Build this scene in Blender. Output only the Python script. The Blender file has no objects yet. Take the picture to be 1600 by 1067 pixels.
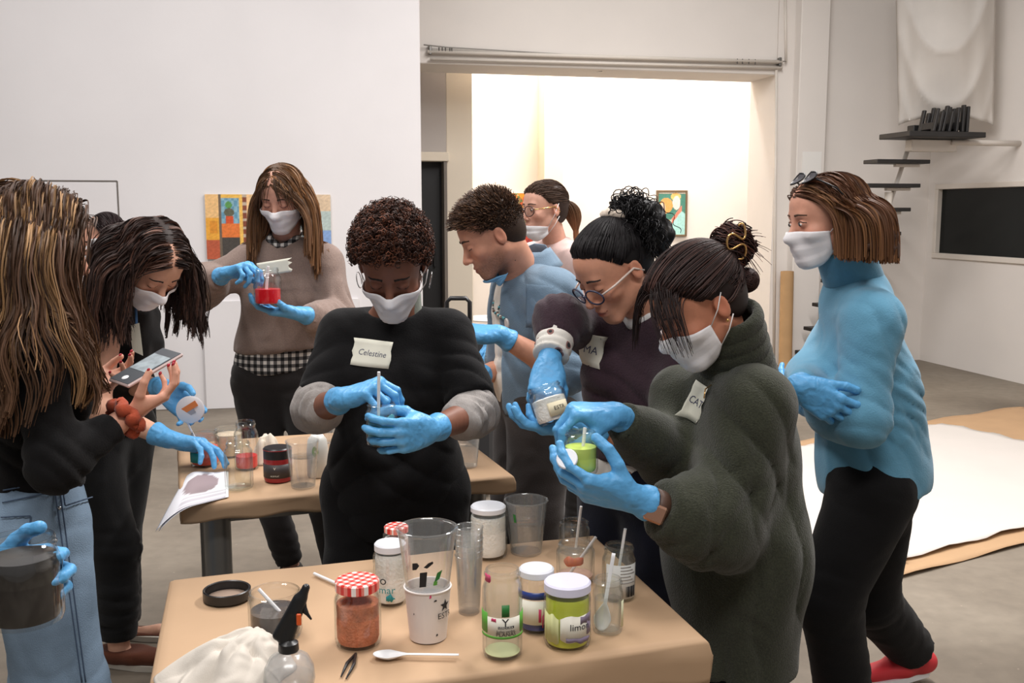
import bpy, math, random
import numpy as np
from mathutils import Vector, Matrix

scene = bpy.context.scene
COL = scene.collection
RNG = np.random.default_rng(7)
random.seed(7)

# ------------------------------------------------------------------ camera
F = 1555.0                      # focal length in pixels of the 1600 px wide frame
CAM_H = 1.5
HORIZON = 330.0
PITCH = math.atan((533.5 - HORIZON) / F)
cam_data = bpy.data.cameras.new('camera')
cam_data.sensor_fit = 'HORIZONTAL'
cam_data.sensor_width = 36.0
cam_data.lens = 36.0 * F / 1600.0
cam_data.clip_start = 0.02
cam = bpy.data.objects.new('camera', cam_data)
COL.objects.link(cam)
cam.location = (0, 0, CAM_H)
cam.rotation_euler = (math.pi / 2 - PITCH, 0, 0)
scene.camera = cam
cam_data.dof.use_dof = False

# ------------------------------------------------------------------ world, lights, exposure
world = bpy.data.worlds.new('world')
scene.world = world
world.use_nodes = True
bgn = world.node_tree.nodes['Background']
bgn.inputs[0].default_value = (1.0, 0.965, 0.94, 1)
bgn.inputs[1].default_value = 0.24


def area_light(name, loc, rot, sx, sy, power, col):
    ld = bpy.data.lights.new(name, 'AREA')
    ld.shape = 'RECTANGLE'
    ld.size = sx
    ld.size_y = sy
    ld.energy = power
    ld.color = col
    o = bpy.data.objects.new(name, ld)
    COL.objects.link(o)
    o.location = loc
    o.rotation_euler = rot
    return o


# fluorescent ceiling rows of the hall and the warm spots of the back room
area_light('ceiling_light_row', (-1.9, 3.4, 4.6), (0, 0, 0.2), 0.5, 5.0, 165, (1.0, 0.962, 0.94))
area_light('ceiling_light_row.001', (1.6, 3.9, 4.4), (0, 0, 0.2), 0.3, 2.6, 215, (1.0, 0.962, 0.94))
area_light('ceiling_light_row.002', (0.0, -0.8, 4.6), (0, 0, 0.2), 3.0, 0.7, 130, (1.0, 0.962, 0.94))
area_light('ceiling_light_row.003', (1.5, 6.2, 4.6), (0, 0, 0.2), 0.35, 1.8, 105, (1.0, 0.962, 0.94))
scene.view_settings.view_transform = 'Standard'
scene.view_settings.look = 'None'
scene.view_settings.gamma = 1.0
scene.view_settings.use_curve_mapping = False
scene.view_settings.exposure = 0.0
scene.cycles.transparent_max_bounces = 32
scene.cycles.max_bounces = 6


# ------------------------------------------------------------------ picture to place
def pt(px, py, Y):
    """point at depth Y metres in front of the camera that shows at pixel px, py"""
    cp, sp = math.cos(PITCH), math.sin(PITCH)
    a, b = (px - 800.0) / F, (py - 533.5) / F
    d = np.array([a, cp - b * sp, -sp - b * cp])
    return np.array([0, 0, CAM_H]) + d * (Y / d[1])


def on_z(px, py, z):
    cp, sp = math.cos(PITCH), math.sin(PITCH)
    a, b = (px - 800.0) / F, (py - 533.5) / F
    d = np.array([a, cp - b * sp, -sp - b * cp])
    return np.array([0, 0, CAM_H]) + d * ((z - CAM_H) / d[2])


def V3(*a):
    return np.array(a, dtype=float)


def nrm(v):
    v = np.asarray(v, dtype=float)
    return v / (np.linalg.norm(v) + 1e-12)


def lerp(a, b, t):
    return np.asarray(a) * (1 - t) + np.asarray(b) * t


# ------------------------------------------------------------------ materials
MATS = {}


def srgb(r, g, b):
    def f(c):
        c = c / 255.0
        return c / 12.92 if c <= 0.04045 else ((c + 0.055) / 1.055) ** 2.4
    return (f(r), f(g), f(b))


def mat(name, col, rough=0.6, var=0.0, vscale=20.0, bump=0.0, bscale=200.0, sheen=0.0, metal=0.0,
        attr=False, spec=0.5, aniso=None, sss=0.0, emit=0.0, coat=0.0, wrinkle=0.0, wscale=9.0):
    if name in MATS:
        return MATS[name]
    m = bpy.data.materials.new(name)
    m.use_nodes = True
    nt = m.node_tree
    b = nt.nodes['Principled BSDF']
    N, L = nt.nodes.new, nt.links.new
    b.inputs['Roughness'].default_value = rough
    b.inputs['Metallic'].default_value = metal
    b.inputs['Specular IOR Level'].default_value = spec
    if sheen:
        b.inputs['Sheen Weight'].default_value = sheen
        b.inputs['Sheen Roughness'].default_value = 0.5
    if coat:
        b.inputs['Coat Weight'].default_value = coat
    if sss:
        b.inputs['Subsurface Weight'].default_value = sss
        b.inputs['Subsurface Radius'].default_value = (0.01, 0.004, 0.002)
        b.inputs['Subsurface Scale'].default_value = 1.0
    c4 = (*col, 1)
    tc = N('ShaderNodeTexCoord')
    vec = tc.outputs['Object']
    if aniso is not None:
        mp = N('ShaderNodeMapping')
        mp.inputs['Scale'].default_value = aniso
        L(vec, mp.inputs['Vector'])
        vec = mp.outputs['Vector']
    src = None
    if attr:
        at = N('ShaderNodeAttribute')
        at.attribute_name = 'Col'
        src = at.outputs['Color']
    if var > 0:
        n = N('ShaderNodeTexNoise')
        n.inputs['Scale'].default_value = vscale
        n.inputs['Detail'].default_value = 5
        L(vec, n.inputs['Vector'])
        mr = N('ShaderNodeMapRange')
        mr.inputs['From Min'].default_value = 0.3
        mr.inputs['From Max'].default_value = 0.7
        mr.inputs['To Min'].default_value = 1 - var
        mr.inputs['To Max'].default_value = 1 + var
        L(n.outputs['Fac'], mr.inputs['Value'])
        mx = N('ShaderNodeVectorMath')
        mx.operation = 'SCALE'
        if src is not None:
            L(src, mx.inputs[0])
        else:
            mx.inputs[0].default_value = col
        L(mr.outputs['Result'], mx.inputs['Scale'])
        src = mx.outputs[0]
    if src is not None:
        L(src, b.inputs['Base Color'])
    else:
        b.inputs['Base Color'].default_value = c4
    if emit:
        b.inputs['Emission Color'].default_value = c4
        b.inputs['Emission Strength'].default_value = emit
    if bump > 0:
        n2 = N('ShaderNodeTexNoise')
        n2.inputs['Scale'].default_value = bscale
        n2.inputs['Detail'].default_value = 3
        L(vec, n2.inputs['Vector'])
        bp = N('ShaderNodeBump')
        bp.inputs['Strength'].default_value = bump
        bp.inputs['Distance'].default_value = 0.004
        L(n2.outputs['Fac'], bp.inputs['Height'])
        if wrinkle > 0:
            n3 = N('ShaderNodeTexNoise')
            n3.noise_type = 'RIDGED_MULTIFRACTAL'
            n3.inputs['Scale'].default_value = wscale
            n3.inputs['Detail'].default_value = 2.5
            n3.inputs['Roughness'].default_value = 0.45
            n3.inputs['Distortion'].default_value = 0.9
            L(vec, n3.inputs['Vector'])
            b3 = N('ShaderNodeBump')
            b3.inputs['Strength'].default_value = wrinkle
            b3.inputs['Distance'].default_value = 0.02
            L(n3.outputs['Fac'], b3.inputs['Height'])
            L(b3.outputs['Normal'], bp.inputs['Normal'])
        L(bp.outputs['Normal'], b.inputs['Normal'])
    MATS[name] = m
    return m


def glass(name, tint=(0.93, 0.96, 0.95), rough=0.03, refl=1.0, milky=0.0):
    """thin-walled clear glass or plastic: passes light straight through, mirrors more at grazing angles"""
    if name in MATS:
        return MATS[name]
    m = bpy.data.materials.new(name)
    m.use_nodes = True
    nt = m.node_tree
    nt.nodes.clear()
    N, L = nt.nodes.new, nt.links.new
    out = N('ShaderNodeOutputMaterial')
    tr = N('ShaderNodeBsdfTransparent')
    tr.inputs['Color'].default_value = (*tint, 1)
    gl = N('ShaderNodeBsdfGlossy')
    gl.inputs['Roughness'].default_value = rough
    gl.inputs['Color'].default_value = (0.95, 0.97, 0.97, 1)
    lw = N('ShaderNodeLayerWeight')
    lw.inputs['Blend'].default_value = 0.5
    pw = N('ShaderNodeMath')
    pw.operation = 'POWER'
    pw.inputs[1].default_value = 4.0
    L(lw.outputs['Facing'], pw.inputs[0])
    mu = N('ShaderNodeMath')
    mu.operation = 'MULTIPLY_ADD'
    mu.use_clamp = True
    mu.inputs[1].default_value = 0.6 * refl
    mu.inputs[2].default_value = 0.05 * refl
    L(pw.outputs[0], mu.inputs[0])
    p3 = N('ShaderNodeMath')
    p3.operation = 'POWER'
    p3.inputs[1].default_value = 3.0
    L(lw.outputs['Facing'], p3.inputs[0])
    ct = N('ShaderNodeMix')
    ct.data_type = 'RGBA'
    ct.inputs[6].default_value = (*tint, 1)
    ct.inputs[7].default_value = (tint[0] * .55, tint[1] * .57, tint[2] * .57, 1)
    L(p3.outputs[0], ct.inputs[0])
    L(ct.outputs[2], tr.inputs['Color'])
    mx = N('ShaderNodeMixShader')
    L(mu.outputs[0], mx.inputs[0])
    L(tr.outputs[0], mx.inputs[1])
    L(gl.outputs[0], mx.inputs[2])
    res = mx
    if milky > 0:
        df = N('ShaderNodeBsdfDiffuse')
        df.inputs['Color'].default_value = (0.85, 0.85, 0.83, 1)
        m2 = N('ShaderNodeMixShader')
        m2.inputs[0].default_value = milky
        L(mx.outputs[0], m2.inputs[1])
        L(df.outputs[0], m2.inputs[2])
        res = m2
    L(res.outputs[0], out.inputs['Surface'])
    MATS[name] = m
    return m


# ------------------------------------------------------------------ objects
def mesh_np(name, verts, faces, cols=None, smooth=True):
    """fast mesh from numpy arrays; faces is (n,3) or (n,4), or a list of those"""
    me = bpy.data.meshes.new(name)
    verts = np.asarray(verts, dtype=np.float32)
    fl = faces if isinstance(faces, list) else [faces]
    fl = [np.asarray(f, dtype=np.int32) for f in fl if len(f)]
    loops = np.concatenate([f.ravel() for f in fl])
    tot = np.concatenate([np.full(len(f), f.shape[1], np.int32) for f in fl])
    start = np.concatenate([[0], np.cumsum(tot)[:-1]]).astype(np.int32)
    me.vertices.add(len(verts))
    me.vertices.foreach_set('co', verts.ravel())
    me.loops.add(len(loops))
    me.loops.foreach_set('vertex_index', loops)
    me.polygons.add(len(tot))
    me.polygons.foreach_set('loop_start', start)
    me.polygons.foreach_set('loop_total', tot)
    me.polygons.foreach_set('use_smooth', np.full(len(tot), smooth, dtype=bool))
    me.update(calc_edges=True)
    me.validate()
    if cols is not None:
        at = me.color_attributes.new('Col', 'FLOAT_COLOR', 'POINT')
        c = np.ones((len(verts), 4), np.float32)
        c[:, :3] = cols
        at.data.foreach_set('color', c.ravel())
    return me


def link(name, me, m=None, parent=None, loc=None):
    o = bpy.data.objects.new(name, me)
    COL.objects.link(o)
    if m is not None and me is not None:
        for mm in (m if isinstance(m, (list, tuple)) else [m]):
            me.materials.append(mm)
    if parent is not None:
        o.parent = parent
        o.matrix_parent_inverse = Matrix.Translation(-Vector(parent.location))
    if loc is not None:
        o.location = loc
    return o


def tag(o, label=None, cat=None, group=None, kind=None):
    if label:
        o['label'] = label
    if cat:
        o['category'] = cat
    if group:
        o['group'] = group
    if kind:
        o['kind'] = kind
    return o


def empty(name, loc, label=None, cat=None, group=None):
    o = bpy.data.objects.new(name, None)
    COL.objects.link(o)
    o.location = tuple(loc)
    o.empty_display_size = 0.05
    tag(o, label, cat, group)
    return o


class MB:
    """collects simple shapes (world coordinates) into one mesh"""

    def __init__(self):
        self.v, self.f = [], []

    def add(self, verts, faces):
        o = len(self.v)
        self.v += [tuple(map(float, p)) for p in verts]
        self.f += [tuple(o + i for i in f) for f in faces]
        return self

    def box(self, c, h, R=None, bev=0.0):
        """bevelled box: centre, half sizes, 3x3 axes"""
        R = np.eye(3) if R is None else np.asarray(R)
        c = np.asarray(c, float)
        hx, hy, hz = h
        b = min(bev, 0.95 * min(h))
        if b <= 0:
            vs = [c + R @ V3(sx * hx, sy * hy, sz * hz) for sx in (-1, 1) for sy in (-1, 1) for sz in (-1, 1)]
            fs = [(0, 1, 3, 2), (4, 6, 7, 5), (0, 4, 5, 1), (2, 3, 7, 6), (0, 2, 6, 4), (1, 5, 7, 3)]
            return self.add(vs, fs)
        vs, idx = [], {}
        for sx in (-1, 1):
            for sy in (-1, 1):
                for sz in (-1, 1):
                    for ax in range(3):
                        q = [sx * (hx - b), sy * (hy - b), sz * (hz - b)]
                        q[ax] = (sx * hx, sy * hy, sz * hz)[ax]
                        idx[(sx, sy, sz, ax)] = len(vs)
                        vs.append(c + R @ V3(*q))
        fs = []
        for ax in range(3):
            u, w = [(1, 2), (2, 0), (0, 1)][ax]
            for s in (-1, 1):
                q = []
                for (a, e) in ((-1, -1), (1, -1), (1, 1), (-1, 1)):
                    k = [0, 0, 0]
                    k[ax], k[u], k[w] = s, a, e
                    q.append(idx[(*k, ax)])
                fs.append(tuple(q if s > 0 else q[::-1]))
        for ax in range(3):
            u, w = [(1, 2), (2, 0), (0, 1)][ax]
            for a in (-1, 1):
                for e in (-1, 1):
                    k0, k1 = [0, 0, 0], [0, 0, 0]
                    k0[ax], k1[ax] = -1, 1
                    k0[u] = k1[u] = a
                    k0[w] = k1[w] = e
                    q = [idx[(*k0, u)], idx[(*k1, u)], idx[(*k1, w)], idx[(*k0, w)]]
                    fs.append(tuple(q if a * e > 0 else q[::-1]))
        for sx in (-1, 1):
            for sy in (-1, 1):
                for sz in (-1, 1):
                    q = [idx[(sx, sy, sz, a)] for a in range(3)]
                    fs.append(tuple(q if sx * sy * sz > 0 else q[::-1]))
        return self.add(vs, fs)

    def tube(self, pts, r, n=8, cap=True):
        pts = np.asarray(pts, float)
        r = np.full(len(pts), r) if np.isscalar(r) else np.asarray(r)
        t = np.gradient(pts, axis=0)
        ref = V3(0, 0, 1) if abs(nrm(t[0])[2]) < 0.9 else V3(1, 0, 0)
        a = nrm(np.cross(t[0], ref))
        rings = []
        for i, p in enumerate(pts):
            tt = nrm(t[i])
            a = nrm(a - tt * np.dot(a, tt))
            b = np.cross(tt, a)
            rings.append([p + r[i] * (math.cos(q) * a + math.sin(q) * b) for q in np.linspace(0, 2 * math.pi, n, False)])
        vs = [p for rg in rings for p in rg]
        fs = []
        for i in range(len(pts) - 1):
            for j in range(n):
                k = (j + 1) % n
                fs.append((i * n + j, i * n + k, (i + 1) * n + k, (i + 1) * n + j))
        if cap:
            fs.append(tuple(range(n))[::-1])
            fs.append(tuple((len(pts) - 1) * n + j for j in range(n)))
        return self.add(vs, fs)

    def lathe(self, prof, c=(0, 0, 0), R=None, n=32, capb=False, capt=False):
        """profile of (radius, height) spun about local z"""
        R = np.eye(3) if R is None else np.asarray(R)
        c = np.asarray(c, float)
        vs, fs = [], []
        for (r, z) in prof:
            for q in range(n):
                a = 2 * math.pi * q / n
                vs.append(c + R @ V3(r * math.cos(a), r * math.sin(a), z))
        for i in range(len(prof) - 1):
            for j in range(n):
                k = (j + 1) % n
                fs.append((i * n + j, i * n + k, (i + 1) * n + k, (i + 1) * n + j))
        if capb:
            fs.append(tuple(range(n))[::-1])
        if capt:
            fs.append(tuple((len(prof) - 1) * n + j for j in range(n)))
        return self.add(vs, fs)

    def grid(self, P):
        """P is an (n,m,3) array of points"""
        P = np.asarray(P)
        n, m = P.shape[:2]
        fs = [(i * m + j, (i + 1) * m + j, (i + 1) * m + j + 1, i * m + j + 1) for i in range(n - 1) for j in range(m - 1)]
        return self.add(P.reshape(-1, 3), fs)

    def sheet(self, P, th):
        """an (n,m,3) surface given thickness th along its normals"""
        P = np.asarray(P, float)
        n, m = P.shape[:2]
        du = np.gradient(P, axis=0)
        dv = np.gradient(P, axis=1)
        N = np.cross(du, dv)
        N /= np.linalg.norm(N, axis=2, keepdims=True) + 1e-12
        A, B = P + N * th / 2, P - N * th / 2
        vs = np.concatenate([A.reshape(-1, 3), B.reshape(-1, 3)])
        K = n * m
        fs = []
        for i in range(n - 1):
            for j in range(m - 1):
                q = (i * m + j, (i + 1) * m + j, (i + 1) * m + j + 1, i * m + j + 1)
                fs.append(q)
                fs.append(tuple(K + x for x in q[::-1]))
        bd = [(i, 0) for i in range(n)] + [(n - 1, j) for j in range(1, m)] + [(i, m - 1) for i in range(n - 2, -1, -1)] + [(0, j) for j in range(m - 2, 0, -1)]
        for a, b in zip(bd, bd[1:] + bd[:1]):
            ia, ib = a[0] * m + a[1], b[0] * m + b[1]
            fs.append((ib, ia, K + ia, K + ib))
        return self.add(vs, fs)

    def poly(self, pts, z0, z1):
        """flat polygon in the xy plane extruded from z0 to z1"""
        n = len(pts)
        vs = [(p[0], p[1], z0) for p in pts] + [(p[0], p[1], z1) for p in pts]
        fs = [tuple(range(n))[::-1], tuple(range(n, 2 * n))]
        for i in range(n):
            j = (i + 1) % n
            fs.append((i, j, n + j, n + i))
        return self.add(vs, fs)

    def build(self, name, m, parent=None, smooth=False, cols=None):
        me = bpy.data.meshes.new(name)
        me.from_pydata(self.v, [], self.f)
        me.update()
        if smooth:
            me.polygons.foreach_set('use_smooth', [True] * len(me.polygons))
        if smooth == 'auto':
            me.set_sharp_from_angle(angle=math.radians(40))
        if cols is not None:
            at = me.color_attributes.new('Col', 'FLOAT_COLOR', 'POINT')
            c = np.ones((len(self.v), 4), np.float32)
            c[:, :3] = cols
            at.data.foreach_set('color', c.ravel())
        return link(name, me, m, parent)


def frame(y, z):
    """axes (columns x,y,z) from a forward direction and an approximate up"""
    y = nrm(y)
    z = np.asarray(z, float)
    z = nrm(z - y * np.dot(z, y))
    x = np.cross(y, z)
    return np.stack([x, y, z], axis=1)


def axes_z(z, x=(1, 0, 0)):
    z = nrm(z)
    x = np.asarray(x, float)
    x = nrm(x - z * np.dot(x, z))
    return np.stack([x, np.cross(z, x), z], axis=1)


def text_mesh(name, s, size, c, R, m, parent, th=0.0003, shear=0.0):
    """flat lettering in the plane of R's first two columns, centred on c"""
    cu = bpy.data.curves.new(name, 'FONT')
    cu.body = s
    cu.size = size
    cu.align_x = 'CENTER'
    cu.align_y = 'CENTER'
    cu.shear = shear
    cu.resolution_u = 2
    cu.extrude = th
    ob = bpy.data.objects.new(name + '_tmp', cu)
    COL.objects.link(ob)
    dg = bpy.context.evaluated_depsgraph_get()
    me = bpy.data.meshes.new_from_object(ob.evaluated_get(dg))
    bpy.data.objects.remove(ob)
    M = np.eye(4)
    M[:3, :3] = R
    M[:3, 3] = c
    me.transform(Matrix(M.tolist()))
    me.materials.clear()
    me.name = name
    return link(name, me, m, parent)


# ------------------------------------------------------------------ organic surfaces (signed distance fields)
class Sdf:
    def __init__(self):
        self.ops = []

    def cone(self, a, b, ra, rb, k=0.02, flat=None, sub=False):
        a, b = np.asarray(a, np.float32), np.asarray(b, np.float32)
        R = max(ra, rb)
        self.ops.append(('cone', np.minimum(a, b) - R, np.maximum(a, b) + R, k, sub, (a, b, ra, rb, flat)))
        return self

    def chain(self, pts, rs, k=0.02, flat=None):
        for i in range(len(pts) - 1):
            self.cone(pts[i], pts[i + 1], rs[i], rs[i + 1], k, flat)
        return self

    def ell(self, c, r, R=None, k=0.02, sub=False):
        c, r = np.asarray(c, np.float32), np.asarray(r, np.float32)
        R = np.eye(3, dtype=np.float32) if R is None else np.asarray(R, np.float32)
        e = np.sqrt(((R * r[None, :]) ** 2).sum(1))
        self.ops.append(('ell', c - e, c + e, k, sub, (c, r, R)))
        return self

    def rbox(self, c, h, R=None, rd=0.01, k=0.02, sub=False):
        c, h = np.asarray(c, np.float32), np.asarray(h, np.float32)
        R = np.eye(3, dtype=np.float32) if R is None else np.asarray(R, np.float32)
        e = (np.abs(R) * h[None, :]).sum(1)
        self.ops.append(('box', c - e, c + e, k, sub, (c, h, R, rd)))
        return self

    def cut(self, p, n, rad=None, k=0.004):
        """removes what lies on the n side of the plane through p (only within rad of p if given)"""
        p, n = np.asarray(p, np.float32), np.asarray(nrm(n), np.float32)
        lo, hi = (np.full(3, -99.), np.full(3, 99.)) if rad is None else (p - rad, p + rad)
        self.ops.append(('cut', lo, hi, k, True, (p, n, rad)))
        return self

    @staticmethod
    def dist(op, P):
        kind, prm = op[0], op[5]
        if kind == 'cone':
            a, b, ra, rb, flat = prm
            ba = b - a
            pa = P - a
            t = np.clip((pa @ ba) / (float(ba @ ba) + 1e-12), 0, 1)
            q = pa - t[..., None] * ba
            r = ra + (rb - ra) * t
            if flat is None:
                return np.sqrt((q * q).sum(-1)) - r
            ax, f = np.asarray(flat[0], np.float32), flat[1]
            ax = nrm(ax).astype(np.float32)
            q = q + ax * ((q @ ax) * (1 / f - 1))[..., None]
            return (np.sqrt((q * q).sum(-1)) - r) * min(1.0, 0.5 + 0.5 * f)
        if kind == 'ell':
            c, r, R = prm
            q = (P - c) @ R / r
            l = np.sqrt((q * q).sum(-1))
            g = q / r
            lg = np.sqrt((g * g).sum(-1)) + 1e-9
            return np.where(l > 1e-4, l * (l - 1) / lg, -float(r.min()))
        if kind == 'box':
            c, h, R, rd = prm
            q = np.abs((P - c) @ R) - (h - rd)
            return np.sqrt((np.maximum(q, 0) ** 2).sum(-1)) + np.minimum(q.max(-1), 0) - rd
        p, n, rad = prm
        d = -((P - p) @ n)
        if rad is not None:
            d = np.maximum(d, np.sqrt(((P - p) ** 2).sum(-1)) - rad)
        return d

    @staticmethod
    def comb(a, d, k, sub):
        if sub:
            d = -d
            h = np.clip(0.5 - 0.5 * (d - a) / k, 0, 1)
            return d + (a - d) * h + k * h * (1 - h)
        h = np.clip(0.5 + 0.5 * (d - a) / k, 0, 1)
        return d + (a - d) * h - k * h * (1 - h)

    def at(self, P):
        P = np.asarray(P, np.float32)
        a = np.full(P.shape[:-1], 0.5, np.float32)
        for op in self.ops:
            a = self.comb(a, self.dist(op, P), op[3], op[4])
        return a

    def grad(self, P, e=0.002):
        g = np.stack([self.at(P + e * np.eye(3)[i]) - self.at(P - e * np.eye(3)[i]) for i in range(3)], -1)
        return g / (np.linalg.norm(g, axis=-1, keepdims=True) + 1e-9)

    def mesh(self, res, fine=()):
        """surface nets on a rectilinear grid; fine = [(lo, hi, res)] boxes with a finer grid"""
        pos = [o for o in self.ops if not o[4]]
        lo = np.min([o[1] for o in pos], 0) - 0.03
        hi = np.max([o[2] for o in pos], 0) + 0.03
        ax = []
        for i in range(3):
            cuts = sorted(set([lo[i], hi[i]] + [float(np.clip(v, lo[i], hi[i])) for f in fine for v in (f[0][i], f[1][i])]))
            a = []
            for s, e in zip(cuts[:-1], cuts[1:]):
                m = 0.5 * (s + e)
                r = min([res] + [f[2] for f in fine if f[0][i] <= m <= f[1][i]])
                n = max(1, int(math.ceil((e - s) / r)))
                a += list(np.linspace(s, e, n, False))
            a.append(cuts[-1])
            ax.append(np.array(a, np.float32))
        X, Y, Z = ax
        A = np.full((len(X), len(Y), len(Z)), 0.06, np.float32)
        for op in self.ops:
            pad = op[3] + 2.5 * res
            sl = []
            for i in range(3):
                i0 = max(0, int(np.searchsorted(ax[i], op[1][i] - pad)) - 1)
                i1 = min(len(ax[i]), int(np.searchsorted(ax[i], op[2][i] + pad)) + 1)
                sl.append(slice(i0, i1))
            if any(s.stop <= s.start for s in sl):
                continue
            P = np.stack(np.meshgrid(X[sl[0]], Y[sl[1]], Z[sl[2]], indexing='ij'), -1)
            A[tuple(sl)] = self.comb(A[tuple(sl)], self.dist(op, P), op[3], op[4])
        return nets(A, X, Y, Z)


def nets(A, X, Y, Z):
    s = A < 0
    n0 = np.zeros([d - 1 for d in A.shape], np.int8)
    for i in (0, 1):
        for j in (0, 1):
            for k in (0, 1):
                n0 += s[i:A.shape[0] - 1 + i, j:A.shape[1] - 1 + j, k:A.shape[2] - 1 + k]
    act = (n0 > 0) & (n0 < 8)
    I = np.argwhere(act)
    cid = np.full(act.shape, -1, np.int32)
    cid[act] = np.arange(len(I))
    C = [(i, j, k) for i in (0, 1) for j in (0, 1) for k in (0, 1)]
    val = np.stack([A[I[:, 0] + i, I[:, 1] + j, I[:, 2] + k] for i, j, k in C], 1)
    pos = np.stack([np.stack([X[I[:, 0] + i], Y[I[:, 1] + j], Z[I[:, 2] + k]], -1) for i, j, k in C], 1)
    acc = np.zeros((len(I), 3), np.float32)
    cnt = np.zeros(len(I), np.float32)
    for a in range(8):
        for b in range(a + 1, 8):
            if sum(abs(x - y) for x, y in zip(C[a], C[b])) != 1:
                continue
            m = (val[:, a] < 0) != (val[:, b] < 0)
            t = val[m, a] / (val[m, a] - val[m, b])
            acc[m] += pos[m, a] + (pos[m, b] - pos[m, a]) * t[:, None]
            cnt[m] += 1
    V = acc / np.maximum(cnt, 1)[:, None]
    faces = []
    sx = s[1:, 1:-1, 1:-1] != s[:-1, 1:-1, 1:-1]
    E = np.argwhere(sx)
    if len(E):
        i, j, k = E[:, 0], E[:, 1] + 1, E[:, 2] + 1
        q = np.stack([cid[i, j - 1, k - 1], cid[i, j, k - 1], cid[i, j, k], cid[i, j - 1, k]], 1)
        flip = ~s[i, j, k]
        q[flip] = q[flip][:, ::-1]
        faces.append(q)
    sy = s[1:-1, 1:, 1:-1] != s[1:-1, :-1, 1:-1]
    E = np.argwhere(sy)
    if len(E):
        i, j, k = E[:, 0] + 1, E[:, 1], E[:, 2] + 1
        q = np.stack([cid[i - 1, j, k - 1], cid[i - 1, j, k], cid[i, j, k], cid[i, j, k - 1]], 1)
        flip = ~s[i, j, k]
        q[flip] = q[flip][:, ::-1]
        faces.append(q)
    sz = s[1:-1, 1:-1, 1:] != s[1:-1, 1:-1, :-1]
    E = np.argwhere(sz)
    if len(E):
        i, j, k = E[:, 0] + 1, E[:, 1] + 1, E[:, 2]
        q = np.stack([cid[i - 1, j - 1, k], cid[i, j - 1, k], cid[i, j, k], cid[i - 1, j, k]], 1)
        flip = ~s[i, j, k]
        q[flip] = q[flip][:, ::-1]
        faces.append(q)
    return V, np.concatenate(faces)


def vnormals(V, Fq):
    n = np.cross(V[Fq[:, 2]] - V[Fq[:, 0]], V[Fq[:, 3]] - V[Fq[:, 1]])
    N = np.zeros_like(V)
    for c in range(4):
        np.add.at(N, Fq[:, c], n)
    return N / (np.linalg.norm(N, axis=1, keepdims=True) + 1e-12)


def relax(V, Fq, it=1, w=0.5):
    for _ in range(it):
        S = np.zeros_like(V)
        c = np.zeros(len(V), np.float32)
        for a in range(4):
            b = (a + 1) % 4
            np.add.at(S, Fq[:, a], V[Fq[:, b]])
            np.add.at(S, Fq[:, b], V[Fq[:, a]])
            np.add.at(c, Fq[:, a], 1)
            np.add.at(c, Fq[:, b], 1)
        V = V * (1 - w) + w * S / np.maximum(c, 1)[:, None]
    return V


def wob3(q, f, seed):
    r = np.random.default_rng(seed)
    o = np.zeros(len(q))
    for a in range(4):
        k = r.normal(size=3)
        k *= f * (0.6 + 0.35 * a) / np.linalg.norm(k)
        o += np.sin(q @ k + r.uniform(0, 6.28) + 1.2 * np.sin(q @ k[[2, 0, 1]] * .6)) / (1 + .4 * a)
    return o / 2.2


def folds(V, N, fl):
    """cloth folds: (centre, reach, direction across the folds, wavelength, height, wobble)"""
    for n_, (c, rad, dr, wl, amp, wob) in enumerate(fl):
        c = np.asarray(c)
        q = V - c
        w = np.exp(-(q * q).sum(1) / (rad * rad))
        dr = nrm(dr)
        sd = int(abs(c[0] * 997 + c[2] * 631 + n_ * 17)) + n_
        u = (q @ dr) * 1.0
        ph = u * math.pi / wl + wob * 1.1 * wob3(V, 16 + .25 / wl, sd) + sd
        s = 1.0 - 2.0 * np.abs(np.sin(ph)) ** .55
        am = np.clip(.55 + .75 * wob3(V, 20, sd + 3), 0, 1.4)
        D = (-1.45 * amp * w * s * am)[:, None] * N
        D -= (D @ dr)[:, None] * dr * .9
        V = V + D
    return V


def bumps(V, N, scale, amp, seed=0):
    r = np.random.default_rng(seed)
    D = np.zeros(len(V))
    for o in range(6):
        k = r.normal(size=3)
        k = k / np.linalg.norm(k) * scale * (0.7 + 0.25 * o)
        D += np.sin(V @ k + r.uniform(0, 6.28) + 1.3 * np.sin(V @ k[[1, 2, 0]] * 0.7))
    return V + N * (D * amp / 3.0)[:, None]

# ------------------------------------------------------------------ the hall (its walls stand turned against the camera)
YAW = math.atan(0.225)
RU = V3(math.cos(YAW), math.sin(YAW), 0)      # along the back wall, to the right
RV = V3(-math.sin(YAW), math.cos(YAW), 0)     # away from the camera
RZ = V3(0, 0, 1)
RROOM = np.stack([RU, RV, RZ], 1)
B_LEFT, B_BACK, B_FAR, A_RIGHT = 7.82, 8.87, 11.6, 6.25


def ray(px, py):
    p = pt(px, py, 1.0)
    return p - V3(0, 0, CAM_H)


def on_b(px, py, b):
    d = ray(px, py)
    o = V3(0, 0, CAM_H)
    return o + d * ((b - o @ RV) / (d @ RV))


def on_a(px, py, a):
    d = ray(px, py)
    o = V3(0, 0, CAM_H)
    return o + d * ((a - o @ RU) / (d @ RU))


def ab(p):
    return float(p @ RU), float(p @ RV), float(p[2])


def rbox(mb, a0, a1, b0, b1, z0, z1, bev=0.0):
    c = RU * (a0 + a1) / 2 + RV * (b0 + b1) / 2 + RZ * (z0 + z1) / 2
    return mb.box(c, (abs(a1 - a0) / 2, abs(b1 - b0) / 2, abs(z1 - z0) / 2), RROOM, bev)


def plaster(name, col, bump=0.12):
    m = mat(name, col, rough=0.85, var=0.03, vscale=1.3, bump=bump, bscale=28, spec=0.2)
    return m


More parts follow.
